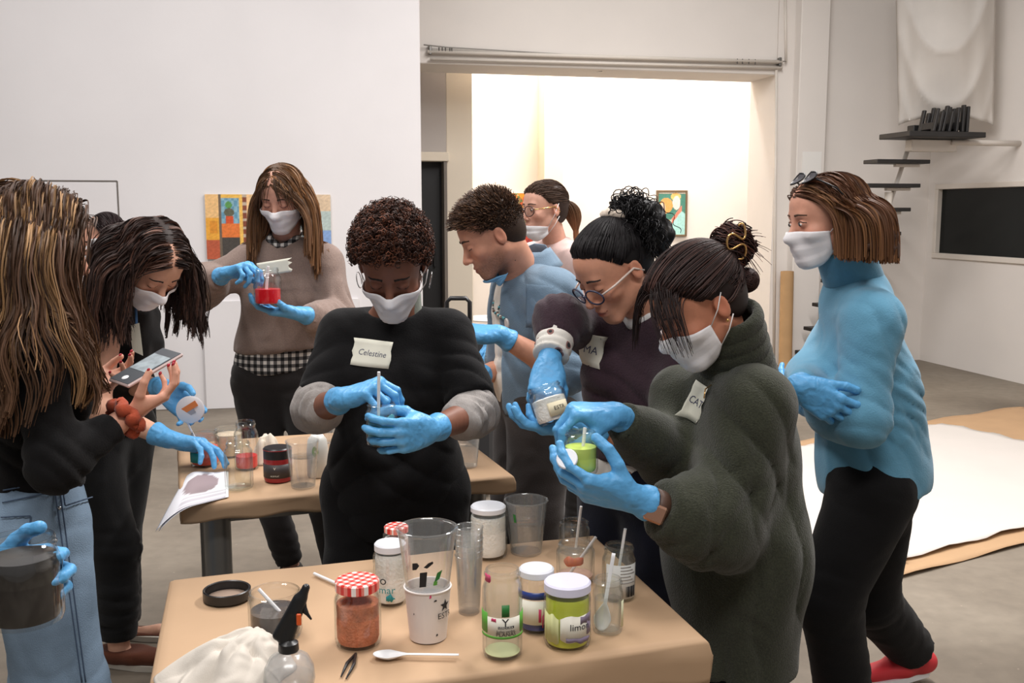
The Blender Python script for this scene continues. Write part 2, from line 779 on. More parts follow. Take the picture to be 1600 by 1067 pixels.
M_WALL = plaster('white_plaster', srgb(226, 223, 224))
M_WALL2 = plaster('white_plaster_back', srgb(228, 222, 216))
M_CREAM = plaster('cream_plaster', srgb(232, 222, 205))


def floor_material():
    m = bpy.data.materials.new('worn_concrete')
    m.use_nodes = True
    nt = m.node_tree
    N, L = nt.nodes.new, nt.links.new
    b = nt.nodes['Principled BSDF']
    b.inputs['Specular IOR Level'].default_value = 0.35
    tc = N('ShaderNodeTexCoord')

    def noise(scale, detail, lo, hi, c0, c1, rough=0.5):
        n = N('ShaderNodeTexNoise')
        n.inputs['Scale'].default_value = scale
        n.inputs['Detail'].default_value = detail
        n.inputs['Roughness'].default_value = rough
        L(tc.outputs['Object'], n.inputs['Vector'])
        r = N('ShaderNodeValToRGB')
        r.color_ramp.elements[0].position = lo
        r.color_ramp.elements[1].position = hi
        r.color_ramp.elements[0].color = (*c0, 1)
        r.color_ramp.elements[1].color = (*c1, 1)
        L(n.outputs['Fac'], r.inputs['Fac'])
        return n, r

    def mult(a, c, fac=1.0):
        x = N('ShaderNodeMix')
        x.data_type = 'RGBA'
        x.blend_type = 'MULTIPLY'
        x.inputs[0].default_value = fac
        L(a, x.inputs[6])
        L(c, x.inputs[7])
        return x.outputs[2]
    _, r1 = noise(0.9, 6, 0.3, 0.72, srgb(112, 102, 90), srgb(146, 136, 122))
    _, r2 = noise(0.55, 3, 0.40, 0.52, (0.55, 0.53, 0.51), (1, 1, 1))       # dark damp patches
    n3, r3 = noise(14, 8, 0.3, 0.7, (0.86, 0.86, 0.86), (1.08, 1.08, 1.08))
    _, r4 = noise(45, 2, 0.735, 0.75, (1, 1, 1), (1.5, 1.5, 1.5))          # white paint specks
    c = mult(r1.outputs[0], r2.outputs[0], 0.8)
    c = mult(c, r3.outputs[0], 0.8)
    c = mult(c, r4.outputs[0], 1.0)
    L(c, b.inputs['Base Color'])
    b.inputs['Roughness'].default_value = 0.62
    bp = N('ShaderNodeBump')
    bp.inputs['Strength'].default_value = 0.15
    bp.inputs['Distance'].default_value = 0.01
    L(n3.outputs['Fac'], bp.inputs['Height'])
    L(bp.outputs['Normal'], b.inputs['Normal'])
    return m


mb = MB()
rbox(mb, -7, 9, -4, 14, -0.1, 0)
tag(mb.build('floor', floor_material()), kind='structure')

# left wall with its pilaster
aL = ab(on_b(659, 300, B_LEFT))[0]
mb = MB()
rbox(mb, -7, aL, B_LEFT, B_LEFT + 0.35, 0, 5.2, 0.01)
tag(mb.build('wall_left', M_WALL), kind='structure')
aP = ab(on_b(596, 300, B_LEFT))[0]

# lintel wall over the wide opening, right jamb and pilaster, back wall to the corner
zs = ab(on_b(900, 107, B_BACK))[2]
aJ = ab(on_b(1208, 300, B_BACK))[0]
aC = ab(on_b(1228, 50, B_BACK))[0]
mb = MB()
rbox(mb, aL - 0.6, aJ, B_BACK, B_BACK + 0.55, zs, 5.2, 0.008)
tag(mb.build('wall_lintel', M_WALL2), kind='structure')
aPl0 = ab(on_b(1243, 300, B_BACK - 0.12))[0]
aPl1 = ab(on_b(1287, 300, B_BACK - 0.12))[0]
mb = MB()
rbox(mb, aJ, A_RIGHT + 0.3, B_BACK, B_BACK + 0.55, 0, 5.2)
tag(mb.build('wall_back', M_WALL2), kind='structure')
mb = MB()
rbox(mb, aPl0, aPl1, B_BACK - 0.12, B_BACK, 0, 5.2, 0.008)
tag(mb.build('trim_1', M_WALL2), kind='structure')

# right wall with the glazed opening
w0 = ab(on_a(1464, 288, A_RIGHT))
w1 = ab(on_a(1464, 403, A_RIGHT))
bw1, zt, zb = w0[1], w0[2], w1[2]
bw0 = bw1 - 2.0
mb = MB()
rbox(mb, A_RIGHT, A_RIGHT + 0.3, bw1, B_BACK + 0.5, 0, 5.2)
rbox(mb, A_RIGHT, A_RIGHT + 0.3, -4, bw0, 0, 5.2)
rbox(mb, A_RIGHT, A_RIGHT + 0.3, bw0, bw1, 0, zb)
rbox(mb, A_RIGHT, A_RIGHT + 0.3, bw0, bw1, zt, 5.2)
tag(mb.build('wall_right', M_WALL2), kind='structure')
M_FRAME = mat('white_frame_paint', srgb(222, 214, 204), rough=0.5, var=0.03, vscale=6)
mb = MB()
fw = 0.05
for (b0, b1, z0, z1) in ((bw0, bw1, zt - fw, zt), (bw0, bw1, zb, zb + fw), (bw0, bw0 + fw, zb + fw, zt - fw), (bw1 - fw, bw1, zb + fw, zt - fw)):
    rbox(mb, A_RIGHT - 0.02, A_RIGHT + 0.08, b0, b1, z0, z1, 0.004)
win = tag(mb.build('window_1', M_FRAME), kind='structure')
m_dark = mat('dark_window_glass', (0.008, 0.010, 0.010), rough=0.08, spec=0.22)
mb = MB()
rbox(mb, A_RIGHT + 0.03, A_RIGHT + 0.045, bw0 + fw, bw1 - fw, zb + fw, zt - fw)
mb.build('pane', m_dark, win)

# back room seen through the opening
aD = ab(on_b(698, 300, 9.75))[0]
zbeam0 = ab(on_b(680, 252, 9.75))[2]
zbeam1 = ab(on_b(680, 238, 9.75))[2]
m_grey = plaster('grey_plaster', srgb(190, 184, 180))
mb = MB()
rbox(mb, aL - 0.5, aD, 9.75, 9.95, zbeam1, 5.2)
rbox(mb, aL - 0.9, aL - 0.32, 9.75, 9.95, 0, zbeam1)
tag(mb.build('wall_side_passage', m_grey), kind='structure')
mb = MB()
rbox(mb, aL - 0.5, aD + 0.02, 9.70, 9.95, zbeam0, zbeam1, 0.005)
tag(mb.build('trim_2', M_CREAM), kind='structure')
m_black = mat('black_door_paint', (0.006, 0.006, 0.007), rough=0.5, var=0.2, vscale=3)
mb = MB()
rbox(mb, aL - 0.32, aD - 0.03, 9.88, 9.93, 0, zbeam0)
dr = tag(mb.build('door_1', m_black), kind='structure')
mb = MB()
rbox(mb, aD - 0.12, aD - 0.10, 9.84, 9.88, 0.95, 1.1, 0.004)
mb.build('door_handle', mat('dark_steel', (0.05, 0.05, 0.05), rough=0.35, metal=0.8), dr)
mb = MB()
rbox(mb, aD - 0.03, aD, 9.72, 9.95, 0, zbeam0)
tag(mb.build('trim_3', mat('grey_door_frame', srgb(120, 112, 104), rough=0.5)), kind='structure')
aE = ab(on_b(733, 300, 9.95))[0]
mb = MB()
rbox(mb, aD, aE, 9.75, 10.2, 0, 5.2, 0.006)
tag(mb.build('trim_4', M_CREAM), kind='structure')
mb = MB()
rbox(mb, -1.2, 8.5, B_FAR, B_FAR + 0.2, 0, 5.2)
tag(mb.build('wall_far', M_WALL2), kind='structure')
a0, a1 = ab(on_b(850, 300, B_FAR - 0.3))[0], ab(on_b(880, 300, B_FAR - 0.3))[0]
mb = MB()
rbox(mb, a0, a1, B_FAR - 0.3, B_FAR, 0, 5.2, 0.006)
tag(mb.build('trim_5', M_CREAM), kind='structure')
mb = MB()
rbox(mb, 6.9, 7.1, B_BACK + 0.5, B_FAR, 0, 5.2)
tag(mb.build('wall_far_side', M_WALL2), kind='structure')

# the back room's own lamps
pw = RU * 1.9 + RV * 10.55 + RZ * 4.3
area_light('gallery_lamp', pw, (0.75, 0, YAW), 0.8, 0.5, 110, (1.0, 0.78, 0.56))
pw = RU * 3.9 + RV * 10.3 + RZ * 4.5
area_light('gallery_lamp.001', pw, (0.75, 0, YAW), 1.8, 0.7, 230, (1.0, 0.96, 0.92))

# ------------------------------------------------------------------ things on the walls
M_METAL = mat('grey_metal', srgb(120, 118, 114), rough=0.4, metal=0.7)
M_CABLE = mat('grey_cable', srgb(150, 146, 140), rough=0.6)


def curtain_rail():
    e = empty('curtain_rail', on_b(940, 92, B_BACK - 0.05), 'white metal rail running under the lintel of the wide opening', 'rail')
    p0, p1 = on_b(668, 81, B_BACK - 0.04), on_b(1222, 97, B_BACK - 0.04)
    m = MB()
    m.tube([p0, p1], 0.018, 8)
    m.build('rail_tube', M_FRAME, e, True)
    m = MB()
    q0, q1 = on_b(672, 92, B_BACK - 0.04), on_b(1222, 106, B_BACK - 0.04)
    m.tube([q0, q1], 0.014, 8)
    m.build('lower_tube', M_FRAME, e, True)
    for px, py in ((672, 78), (1218, 97)):
        m = MB()
        m.box(on_b(px, py, B_BACK - 0.03), (0.012, 0.025, 0.04), RROOM, 0.004)
        m.build('bracket', M_METAL, e)
    for px in (686, 691, 696, 703, 706, 1152, 1160, 1170, 1180):
        m = MB()
        y0 = 74 + (px - 686) * 0.038
        m.tube([on_b(px, y0, B_BACK - 0.05), on_b(px, y0 + 8, B_BACK - 0.05)], 0.006, 5)
        m.build('hook', M_METAL, e)


curtain_rail()
w = MB()
w.tube([on_b(662, 70, B_BACK - 0.06), on_b(700, 74, B_BACK - 0.03), on_b(1000, 92, B_BACK - 0.03), on_b(1228, 96, B_BACK - 0.05)], 0.006, 6)
tag(w.build('steel_wire', M_CABLE, None, True), 'thin steel wire strung slantwise across the lintel above the rail', 'wire')
w = MB()
w.tube([on_b(1227, -5, B_BACK - 0.03), on_b(1228, 97, B_BACK - 0.03)], 0.012, 6)
tag(w.build('wall_cable', M_FRAME, None, True), 'white cable dropping down the wall to the right end of the rail', 'cable')
w = MB()
w.tube([on_b(1213, 108, B_BACK - 0.02), on_b(1211, 330, B_BACK - 0.02), on_b(1209, 560, B_BACK - 0.02)], 0.014, 6)
tag(w.build('wall_conduit', M_FRAME, None, True), 'white conduit running down the right jamb of the wide opening', 'conduit')
e = empty('track_light', on_b(957, 107, B_BACK + 0.2), 'small white lamp box under the middle of the lintel', 'lamp')
m = MB()
m.box(on_b(957, 106, B_BACK + 0.15), (0.11, 0.1, 0.035), RROOM, 0.008)
m.build('housing', M_FRAME, e)
m = MB()
m.tube([on_b(940, 110, B_BACK + 0.1), on_b(912, 113, B_BACK + 0.4)], 0.012, 6)
m.build('arm', M_METAL, e)
m = MB()
m.tube([on_b(1068, 115, B_BACK + 0.6), on_b(1100, 108, B_BACK + 0.6)], 0.015, 6)
tag(m.build('ceiling_track', M_METAL, None, True), 'short dark track bar under the lintel, right of the lamp box', 'track')

# blank sheet of paper on the pilaster
m = MB()
m.box(on_b(1268, 262, B_BACK - 0.123), (0.10, 0.002, 0.15), RROOM)
tag(m.build('paper_notice', mat('paper_white', srgb(232, 230, 226), rough=0.8)), 'white paper notice taped high on the right pilaster', 'notice')

# cardboard tube
b0, t0 = on_b(1227, 569, B_BACK - 0.25), on_b(1230, 424, B_BACK - 0.12)
b0[2] = 0.0
m = MB()
ax = axes_z(t0 - b0)
Lc = float(np.linalg.norm(t0 - b0))
m.lathe([(0.055, 0.0), (0.062, 0), (0.062, Lc), (0.055, Lc), (0.055, 0.05)], b0, ax, 24)
tag(m.build('cardboard_tube', mat('tube_cardboard', srgb(178, 142, 100), rough=0.8, var=0.06, vscale=8), None, 'auto'), 'tall brown cardboard tube leaning against the right pilaster', 'tube')


def paint(name, label, cat, c, w, h, R, fn, frame_m=None, n=(72, 56), th=0.02, fw=0.012):
    """a canvas (flat picture) with its painted colours, in the plane of R's columns 0 and 2; column 1 points into the wall"""
    e = empty(name, c, label, cat)
    U, Vv = np.meshgrid(np.linspace(0, 1, n[0]), np.linspace(0, 1, n[1]), indexing='ij')
    P = c + ((U - 0.5) * w)[..., None] * R[:, 0] + ((Vv - 0.5) * h)[..., None] * R[:, 2] - R[:, 1] * th
    cols = np.array([[fn(u, v) for u, v in zip(ru, rv)] for ru, rv in zip(U, Vv)]).reshape(-1, 3)
    g = MB().grid(P)
    o = g.build('picture', mat('oil_paint', (1, 1, 1), rough=0.45, attr=True, bump=0.3, bscale=120), e, False, cols)
    mm = MB()
    mm.box(c - R[:, 1] * (th / 2 - 0.0005), (w / 2 - 0.001, th / 2 - 0.001, h / 2 - 0.001), R)
    mm.build('canvas', mat('raw_canvas', srgb(200, 188, 170), rough=0.9), e)
    if frame_m:
        mm = MB()
        for (cu, cv, hu, hv) in ((0, h / 2, w / 2 + fw, fw), (0, -h / 2, w / 2 + fw, fw), (w / 2, 0, fw, h / 2), (-w / 2, 0, fw, h / 2)):
            mm.box(c + R[:, 0] * cu + R[:, 2] * cv - R[:, 1] * (th / 2 + 0.004), (hu, th / 2 + 0.008, hv), R, 0.003)
        mm.build('picture_frame', frame_m, e)
    return e


def n2(u, v, s):
    return math.sin(u * s * 7.1 + 2 * math.sin(v * s * 5.3)) * math.cos(v * s * 6.7 + 1.7 * math.sin(u * s * 4.1))


def interior_picture(u, v):
    """room with yellow doors, a potted plant before a blue window and red shelves"""
    x = u * 198
    y = (1 - v) * 97
    k = 0.07 * n2(u * 3, v * 2, 4) + 0.05 * n2(u * 8, v * 6, 6)
    if x < 20:
        c = (235, 190, 130) if y < 35 else ((230, 165, 60) if y < 68 else (185, 90, 60))
        if 6 < x < 18 and 40 < y < 58:
            c = (214, 140, 45)
    elif x < 24:
        c = (110, 95, 80)
    elif x < 52:
        if y < 5:
            c = (235, 185, 85)
        elif y < 43:
            c = (135, 175, 190) if (int(x / 5) + int(y / 9)) % 2 else (100, 150, 175)
            if (x - 36) ** 2 + (y - 16) ** 2 < 30:
                c = (90, 150, 80)
            if (x - 37) ** 2 * 0.6 + (y - 27) ** 2 < 40:
                c = (95, 95, 75)
            if 31 < x < 43 and 33 < y < 43:
                c = (205, 80, 40)
        elif y < 64:
            c = (225, 120, 55)
        else:
            c = (70, 65, 60)
    elif x < 58:
        c = (236, 188, 92)
    elif x < 65:
        c = (130, 70, 50) if int(y / 4) % 3 else (190, 170, 150)
    elif x < 70:
        c = (240, 195, 140)
    elif x < 100:
        c = (214, 108, 70) if int(x / 5) % 2 else (233, 160, 90)
        if int(y / 12) % 3 == 0:
            c = (226, 190, 140)
    elif x < 160:
        c = (225, 165, 90) if int(x / 12) % 2 else (160, 175, 175)
    else:
        c = (215, 190, 160) if y < 25 else ((180, 195, 190) if y < 55 else (130, 160, 205))
    c = srgb(*c)
    return tuple(min(1, max(0, q * (1 + k * 1.6))) for q in c)


def leaf_picture(u, v):
    k = n2(u + 0.2, v, 2.2) + 0.6 * n2(u, v + 0.5, 5)
    if v < 0.3:
        c = (190, 70, 55) if k > 0 else (150, 60, 70)
    elif k > 0.5:
        c = (225, 150, 50)
    elif k > 0.0:
        c = (200, 90, 50)
    elif k > -0.4:
        c = (70, 120, 70)
    else:
        c = (215, 190, 120)
    return srgb(*c)


def portrait_picture(u, v):
    """two loosely painted heads before a green ground, the right one in a pale turquoise shirt"""
    c = (70, 130, 115)
    if v > 0.95:
        c = (245, 240, 225)
    if v < 0.55 - 0.5 * abs(u - 0.85):
        c = (165, 215, 210)
    if v < 0.35 and u < 0.45:
        c = (232, 196, 150)
    if (u - 0.3) ** 2 / 0.055 + (v - 0.68) ** 2 / 0.03 < 1:
        c = (224, 160, 90)
    if (u - 0.17) ** 2 / 0.012 + (v - 0.62) ** 2 / 0.014 < 1:
        c = (236, 196, 176)
    if (u - 0.63) ** 2 / 0.03 + (v - 0.88) ** 2 / 0.008 < 1:
        c = (232, 186, 110)
    if (u - 0.66) ** 2 / 0.018 + (v - 0.74) ** 2 / 0.024 < 1:
        c = (246, 220, 206)
    if abs((v - 0.42) - (u - 0.62) * 0.9) < 0.06 and 0.5 < u < 0.85:
        c = (226, 130, 110)
    c = srgb(*c)
    k = 1 + 0.12 * n2(u, v, 6)
    return tuple(min(1, q * k) for q in c)


def wall_picture(name, label, x0, x1, y0, y1, b, fn, fm=None, n=(72, 56)):
    p, q = on_b(x0, (y0 + y1) / 2, b), on_b(x1, (y0 + y1) / 2, b)
    t, u = on_b((x0 + x1) / 2, y0, b), on_b((x0 + x1) / 2, y1, b)
    c = (p + q) / 2
    return paint(name, label, 'painting', c, float(np.linalg.norm(q - p)), float(t[2] - u[2]), RROOM, fn, fm, n)


wall_picture('painting', 'unframed bright painting of a room with a plant, behind the woman in the taupe sweater', 322, 517, 304, 404, B_LEFT - 0.001, interior_picture, None, (150, 80))
M_THINFRAME = mat('thin_wood_frame', srgb(110, 90, 66), rough=0.5)
wall_picture('painting', 'abstract orange and green painting behind the woman with the ponytail', 783, 832, 302, 386, B_FAR - 0.001, leaf_picture, None, (40, 50))
wall_picture('painting', 'thin framed painting of two figures on the bright far wall', 1026, 1071, 299, 368, B_FAR - 0.001, portrait_picture, M_THINFRAME, (50, 64))


def hatch():
    p, q = on_b(40, 300, B_LEFT), on_b(184, 300, B_LEFT)
    top, bot = on_b(184, 283, B_LEFT), on_b(184, 520, B_LEFT)
    c = (p + q) / 2
    c[2] = (top[2] + bot[2]) / 2
    hw, hh = float(np.linalg.norm(q - p)) / 2, float(top[2] - bot[2]) / 2
    m = MB()
    for (cu, cv, hu, hv) in ((0, hh, hw, 0.005), (0, -hh, hw, 0.005), (hw, 0, 0.005, hh), (-hw, 0, 0.005, hh)):
        m.box(c + RU * cu + RZ * cv, (hu, 0.006, hv), RROOM)
    o = tag(m.build('wall_hatch', mat('dark_gap', srgb(110, 104, 98), rough=0.8)), 'flush white wall hatch with a thin dark outline, behind the women at left', 'hatch')
    m = MB()
    m.box(c, (hw - 0.008, 0.004, hh - 0.008), RROOM)
    m.build('hatch_panel', M_WALL, o)


hatch()
p, q = on_b(316, 470, B_LEFT), on_b(560, 466, B_LEFT)
m = MB()
rbox(m, ab(p)[0], ab(q)[0], B_LEFT - 0.025, B_LEFT - 0.001, 0.0, ab(p)[2], 0.004)
tag(m.build('wall_panel', M_WALL), 'low white board standing flat against the left wall under the painting', 'board')

# ------------------------------------------------------------------ stair of black treads by the right wall
M_TREAD = mat('black_tread', (0.012, 0.011, 0.011), rough=0.5, var=0.2, vscale=9)
M_WSTEEL = mat('white_steel', srgb(215, 208, 200), rough=0.45)


def stair():
    base = pt(1290, 560, 9.5)
    base[2] = 0
    e = empty('stair', base, 'steep open stair with black treads by the right wall', 'stair')
    mids = []
    for i in range(9):
        Y = 8.8 + 0.09 * i
        r = pt(1447 - 15 * i, 252 + 37.2 * i, Y)
        l = pt(1447 - 15 * i - (92 - i * 1.5), 254 + 37.2 * i, Y)
        c = (l + r) / 2
        m = MB()
        hw = float(np.linalg.norm(r - l)) / 2
        m.box(c, (hw, 0.11, 0.017), RROOM, 0.004)
        m.build('tread', M_TREAD, e)
        mids.append(c + RU * 0.13 - RZ * 0.03 + RV * 0.02)
        m = MB()
        m.box(c + RU * 0.1 - RZ * 0.03, (0.12, 0.02, 0.013), RROOM, 0.004)
        m.build('tread_bracket', M_WSTEEL, e)
    m = MB()
    m.tube([mids[-1] - RZ * 0.14, mids[0] + RZ * 0.18], 0.02, 8)
    m.build('stringer', M_WSTEEL, e, True)
    Y = 8.7
    l, r = pt(1386, 219, Y), pt(1527, 206, Y - 0.15)
    c = (l + r) / 2
    hw = float(np.linalg.norm(r - l)) / 2
    m = MB()
    m.box(c, (hw, 0.22, 0.022), RROOM, 0.004)
    m.build('platform', M_TREAD, e)
    m = MB()
    m.box(pt(1455, 228, Y), (0.22, 0.05, 0.05), RROOM, 0.006)
    m.build('platform_bracket', M_WSTEEL, e)
    m = MB()
    wpt = c + RU * 0.2
    m.tube([wpt - RZ * 0.05, RU * A_RIGHT + RV * (wpt @ RV) + RZ * (wpt[2] - 0.05)], 0.025, 8)
    m.build('wall_arm', M_WSTEEL, e, True)
    return c


pc = stair()
m = MB()
q = pt(1393, 366, 9.0)
loop = [q + RU * 0.02 * math.sin(t) * (1 + 0.5 * (t > 3)) - RZ * (0.06 - 0.06 * math.cos(t)) for t in np.linspace(0, 2 * math.pi, 17)]
m.tube(loop, 0.006, 6, False)
m.tube([q, q + RZ * 0.05], 0.005, 6)
tag(m.build('red_strap', mat('red_cord', srgb(140, 60, 50), rough=0.7), None, True), 'small red cord loop hanging from a stair tread', 'cord')
m = MB()
cq = pt(1388, 320, 8.9)
m.lathe([(0.0, 0), (0.03, 0), (0.036, 0.11), (0.033, 0.11), (0.028, 0.006), (0, 0.006)], cq, None, 16)
tag(m.build('white_mug', mat('mug_white', srgb(225, 220, 212), rough=0.4), None, 'auto'), 'small white cup standing on the third stair tread from the top', 'cup')

# folded black folding stools on the platform
for i, (px, h, lean) in enumerate(((1437, 34, 0.18), (1446, 30, 0.16), (1452, 38, 0.22), (1463, 30, 0.16), (1476, 36, 0.08), (1486, 40, 0.04), (1494, 38, 0.02))):
    b = pc + RU * ((px - 1457) / F * 8.6) - RV * 0.08 + RZ * 0.024
    t = b + RZ * (h / F * 8.6) + RU * lean * 0.2
    e = empty('folded_stool', b, 'folded black slatted stool, number %s from the left in the row on the stair platform' % ('one', 'two', 'three', 'four', 'five', 'six', 'seven')[i], 'stool', 'folded stools on the stair platform')
    for s in (-1, 1):
        m = MB()
        off = RV * 0.09 * s
        m.box((b + t) / 2 + off, (0.011, 0.02, float(np.linalg.norm(t - b)) / 2), frame(RV, t - b), 0.003)
        m.build('leg', M_TREAD, e)
    m = MB()
    m.box(lerp(b, t, 0.25), (0.009, 0.09, 0.03), frame(RV, t - b), 0.003)
    m.build('slat', M_TREAD, e)
m = MB()
bb = pc + RU * 0.08 + RV * 0.13 + RZ * 0.062
m.box(bb, (0.2, 0.05, 0.035), RROOM, 0.006)
tag(m.build('black_case', M_TREAD), 'flat black case lying on the stair platform behind the stools', 'case')


def drape():
    """white cloth slung in a deep swag above the platform"""
    n, k = 40, 36
    P = np.zeros((n, k, 3))
    for i in range(n):
        u = i / (n - 1)
        for j in range(k):
            v = j / (k - 1)
            px = 1404 + 148 * u + 10 * (1 - v) * (u - 0.5) - 26 * (0.5 - abs(u - 0.5)) * 0
            low = 196 - 30 * (1 - abs(2 * u - 1)) ** 0.7 * 0.6
            py = -40 + (low + 40) * v
            swag = math.sin(math.pi * u)
            lv = v - 0.62 * (1 - abs(2 * u - 1) ** 2.4)      # U-shaped folds hang from both upper corners
            belly = swag ** 0.8 * (0.10 + 0.34 * math.sin(math.pi * min(1, v * 0.9)))
            f = 0.032 * (1 - 2 * abs(math.sin(lv * 8.0 + 0.6)) ** 0.6) * (0.35 + 0.65 * swag) + 0.02 * math.sin(u * 30 + 2 * v) * (1 - swag)
            Y = 9.2 - 0.25 * u - belly * 0.7 - f
            P[i, j] = pt(px, py, Y)
    m = MB().sheet(P, 0.004)
    o = m.build('draped_cloth', mat('drape_white', srgb(206, 200, 193), rough=0.9, var=0.03, vscale=4), None, True)
    tag(o, 'white cloth hanging in a deep swag above the stair platform', 'cloth')


drape()

# ------------------------------------------------------------------ paper on the floor at right
M_KRAFT = mat('kraft_paper', srgb(180, 146, 110), rough=0.75, var=0.05, vscale=5, bump=0.2, bscale=30)
M_SHEET = mat('white_sheet', srgb(204, 198, 192), rough=0.85, var=0.02, vscale=3, bump=0.25, bscale=9)


def floor_quad(name, corners, z, m, label, cat, seed, wav=0.004, n=36, curl=0.0, rag=0.0):
    C = corners
    P = np.zeros((n, n, 3))
    r = np.random.default_rng(seed)
    ph = r.uniform(0, 6, 6)
    for i in range(n):
        for j in range(n):
            u, v = i / (n - 1), j / (n - 1)
            p = lerp(lerp(C[0], C[1], u), lerp(C[3], C[2], u), v)
            zz = z + wav * (1 + math.sin(u * 7 + ph[0] + 2 * math.sin(v * 5 + ph[1])) * math.cos(v * 9 + ph[2]))
            e = min(u, v, 1 - u, 1 - v)
            if e < 0.03:
                zz += curl * (0.03 - e) / 0.03 * (0.5 + 0.5 * math.sin((u + v) * 40 + ph[3]))
            P[i, j] = p + V3(0, 0, zz)
            if rag and e == 0:
                P[i, j, :2] += r.normal(size=2) * rag
    o = MB().sheet(P, 0.002).build(name, m, None, True)
    return tag(o, label, cat)


FA, FD, FP = V3(1.49, 3.94, 0), V3(0.868, 0.497, 0), V3(-0.497, 0.868, 0)


def fq(a0, a1, p0, p1):
    return [FA + FD * a + FP * p for a, p in ((a0, p0), (a1, p0), (a1, p1), (a0, p1))]


floor_quad('kraft_paper_sheet', fq(-0.02, 3.9, -0.06, 1.92), 0.004, M_KRAFT, 'large brown kraft paper sheet spread on the concrete floor at right', 'paper', 1, 0.0015, 40, 0.012)
floor_quad('white_paper_sheet', fq(0.05, 2.78, 0.06, 1.78), 0.016, M_SHEET, 'large white sheet laid over the kraft paper on the floor', 'paper', 2, 0.004, 44, 0.01, 0.005)
floor_quad('loose_paper', fq(-0.06, 0.26, 0.04, 0.5), 0.034, M_SHEET, 'loose white paper at the near corner of the large white floor sheet', 'paper', 3, 0.001, 14, 0.004)

# ------------------------------------------------------------------ tables
M_STEEL = mat('painted_grey_steel', srgb(118, 116, 112), rough=0.35, metal=0.35, var=0.06, vscale=9)
M_BOARD = mat('table_board', srgb(140, 110, 80), rough=0.7, var=0.1, vscale=12)
M_PAPER = mat('kraft_table_paper', srgb(180, 149, 118), rough=0.7, var=0.035, vscale=6, bump=0.18, bscale=14, spec=0.35)


def table(name, BL, BR, FR, zt, label, paper_label, over, leg_in, leg_r, seed):
    FL = BL + FR - BR
    ux, uy = BR - BL, FL - BL
    W, D = float(np.linalg.norm(ux)), float(np.linalg.norm(uy))
    ux, uy = ux / W, uy / D
    R = np.stack([ux, -uy, RZ], 1)
    c = (BL + FR) / 2
    e = empty(name, (c[0], c[1], 0), label, 'table')
    th = 0.03
    m = MB()
    m.box(V3(c[0], c[1], zt - 0.004 - th / 2), (W / 2 - 0.004, D / 2 - 0.004, th / 2), R, 0.003)
    m.build('table_top', M_BOARD, e)
    for sx in (0, 1):
        for sy in (0, 1):
            q = BL + ux * (leg_in + (W - 2 * leg_in) * sx) + uy * (leg_in + (D - 2 * leg_in) * sy)
            m = MB()
            h = (zt - 0.004 - th)
            m.lathe([(leg_r * 0.9, 0), (leg_r, 0.01), (leg_r, h)], V3(q[0], q[1], 0), R, 20, True, True)
            m.build('leg', M_STEEL, e, 'auto')
    m = MB()
    for sy in (0, 1):
        q = BL + ux * W / 2 + uy * (leg_in + (D - 2 * leg_in) * sy)
        m.box(V3(q[0], q[1], zt - 0.06), (W / 2 - leg_in, 0.012, 0.02), R)
    m.build('apron', M_STEEL, e)
    # paper wrapped over the top
    n = 60
    r = np.random.default_rng(seed)
    ph = r.uniform(0, 6, 8)

    def fold(t, L):
        ex = -t if t < 0 else (t - L if t > L else 0.0)
        s = -1 if t < 0 else 1
        rr = 0.010
        if ex <= 0:
            return t, 0.0
        a = min(ex / rr, math.pi / 2)
        base = 0 if t < 0 else L
        return base + s * rr * math.sin(a), rr * (1 - math.cos(a)) + max(0, ex - rr * math.pi / 2)

    def samples(L):
        return np.concatenate([np.linspace(-over, -0.014, 6), np.linspace(-0.012, 0, 5), np.linspace(0, L, n)[1:-1], np.linspace(L, L + 0.012, 5), np.linspace(L + 0.014, L + over, 6)])
    us, vs = samples(W), samples(D)
    P = np.zeros((len(us), len(vs), 3))
    for i, u in enumerate(us):
        for j, v in enumerate(vs):
            hu, du = fold(u, W)
            hv, dv = fold(v, D)
            d = max(du, dv)
            out = 0.0
            if d > 0.012:
                out = 0.004 * math.sin(u * 23 + ph[0]) + 0.004 * math.sin(v * 19 + ph[1])
                d += 0.004 * math.sin((u + v) * 37 + ph[2])
            z = zt - d + 0.0012 * (math.sin(u * 11 + ph[3] + 2 * math.sin(v * 7)) + 1) * (d <= 0)
            p = BL + ux * hu + uy * hv
            if du > 0.01:
                p = p + ux * (out if u > 0 else -out)
            if dv > 0.01:
                p = p + uy * (out if v > 0 else -out)
            P[i, j] = (p[0], p[1], z)
    o = MB().sheet(P[:, ::-1], 0.0012).build('kraft_table_cover', M_PAPER, None, True)
    tag(o, paper_label, 'paper cover')
    return dict(BL=BL, ux=ux, uy=uy, W=W, D=D, zt=zt)


ZT = 0.74
T1 = table('work_table', on_z(272, 908, ZT), on_z(925, 838, ZT), on_z(1097, 998, ZT), ZT, 'near table in the foreground covered with brown paper',
           'brown kraft paper covering the near table in the foreground', 0.085, 0.07, 0.03, 4)
bl = on_z(287, 788, ZT)
br = on_z(797, 742, ZT)
uu = nrm(br - bl)
vv = V3(-uu[1], uu[0], 0)
T2 = table('work_table', bl + vv * 0.72, br + vv * 0.72, br, ZT, 'rear table with thick grey steel legs behind the person in the black T-shirt',
           'brown kraft paper wrapped around the rear table', 0.055, 0.085, 0.036, 9)

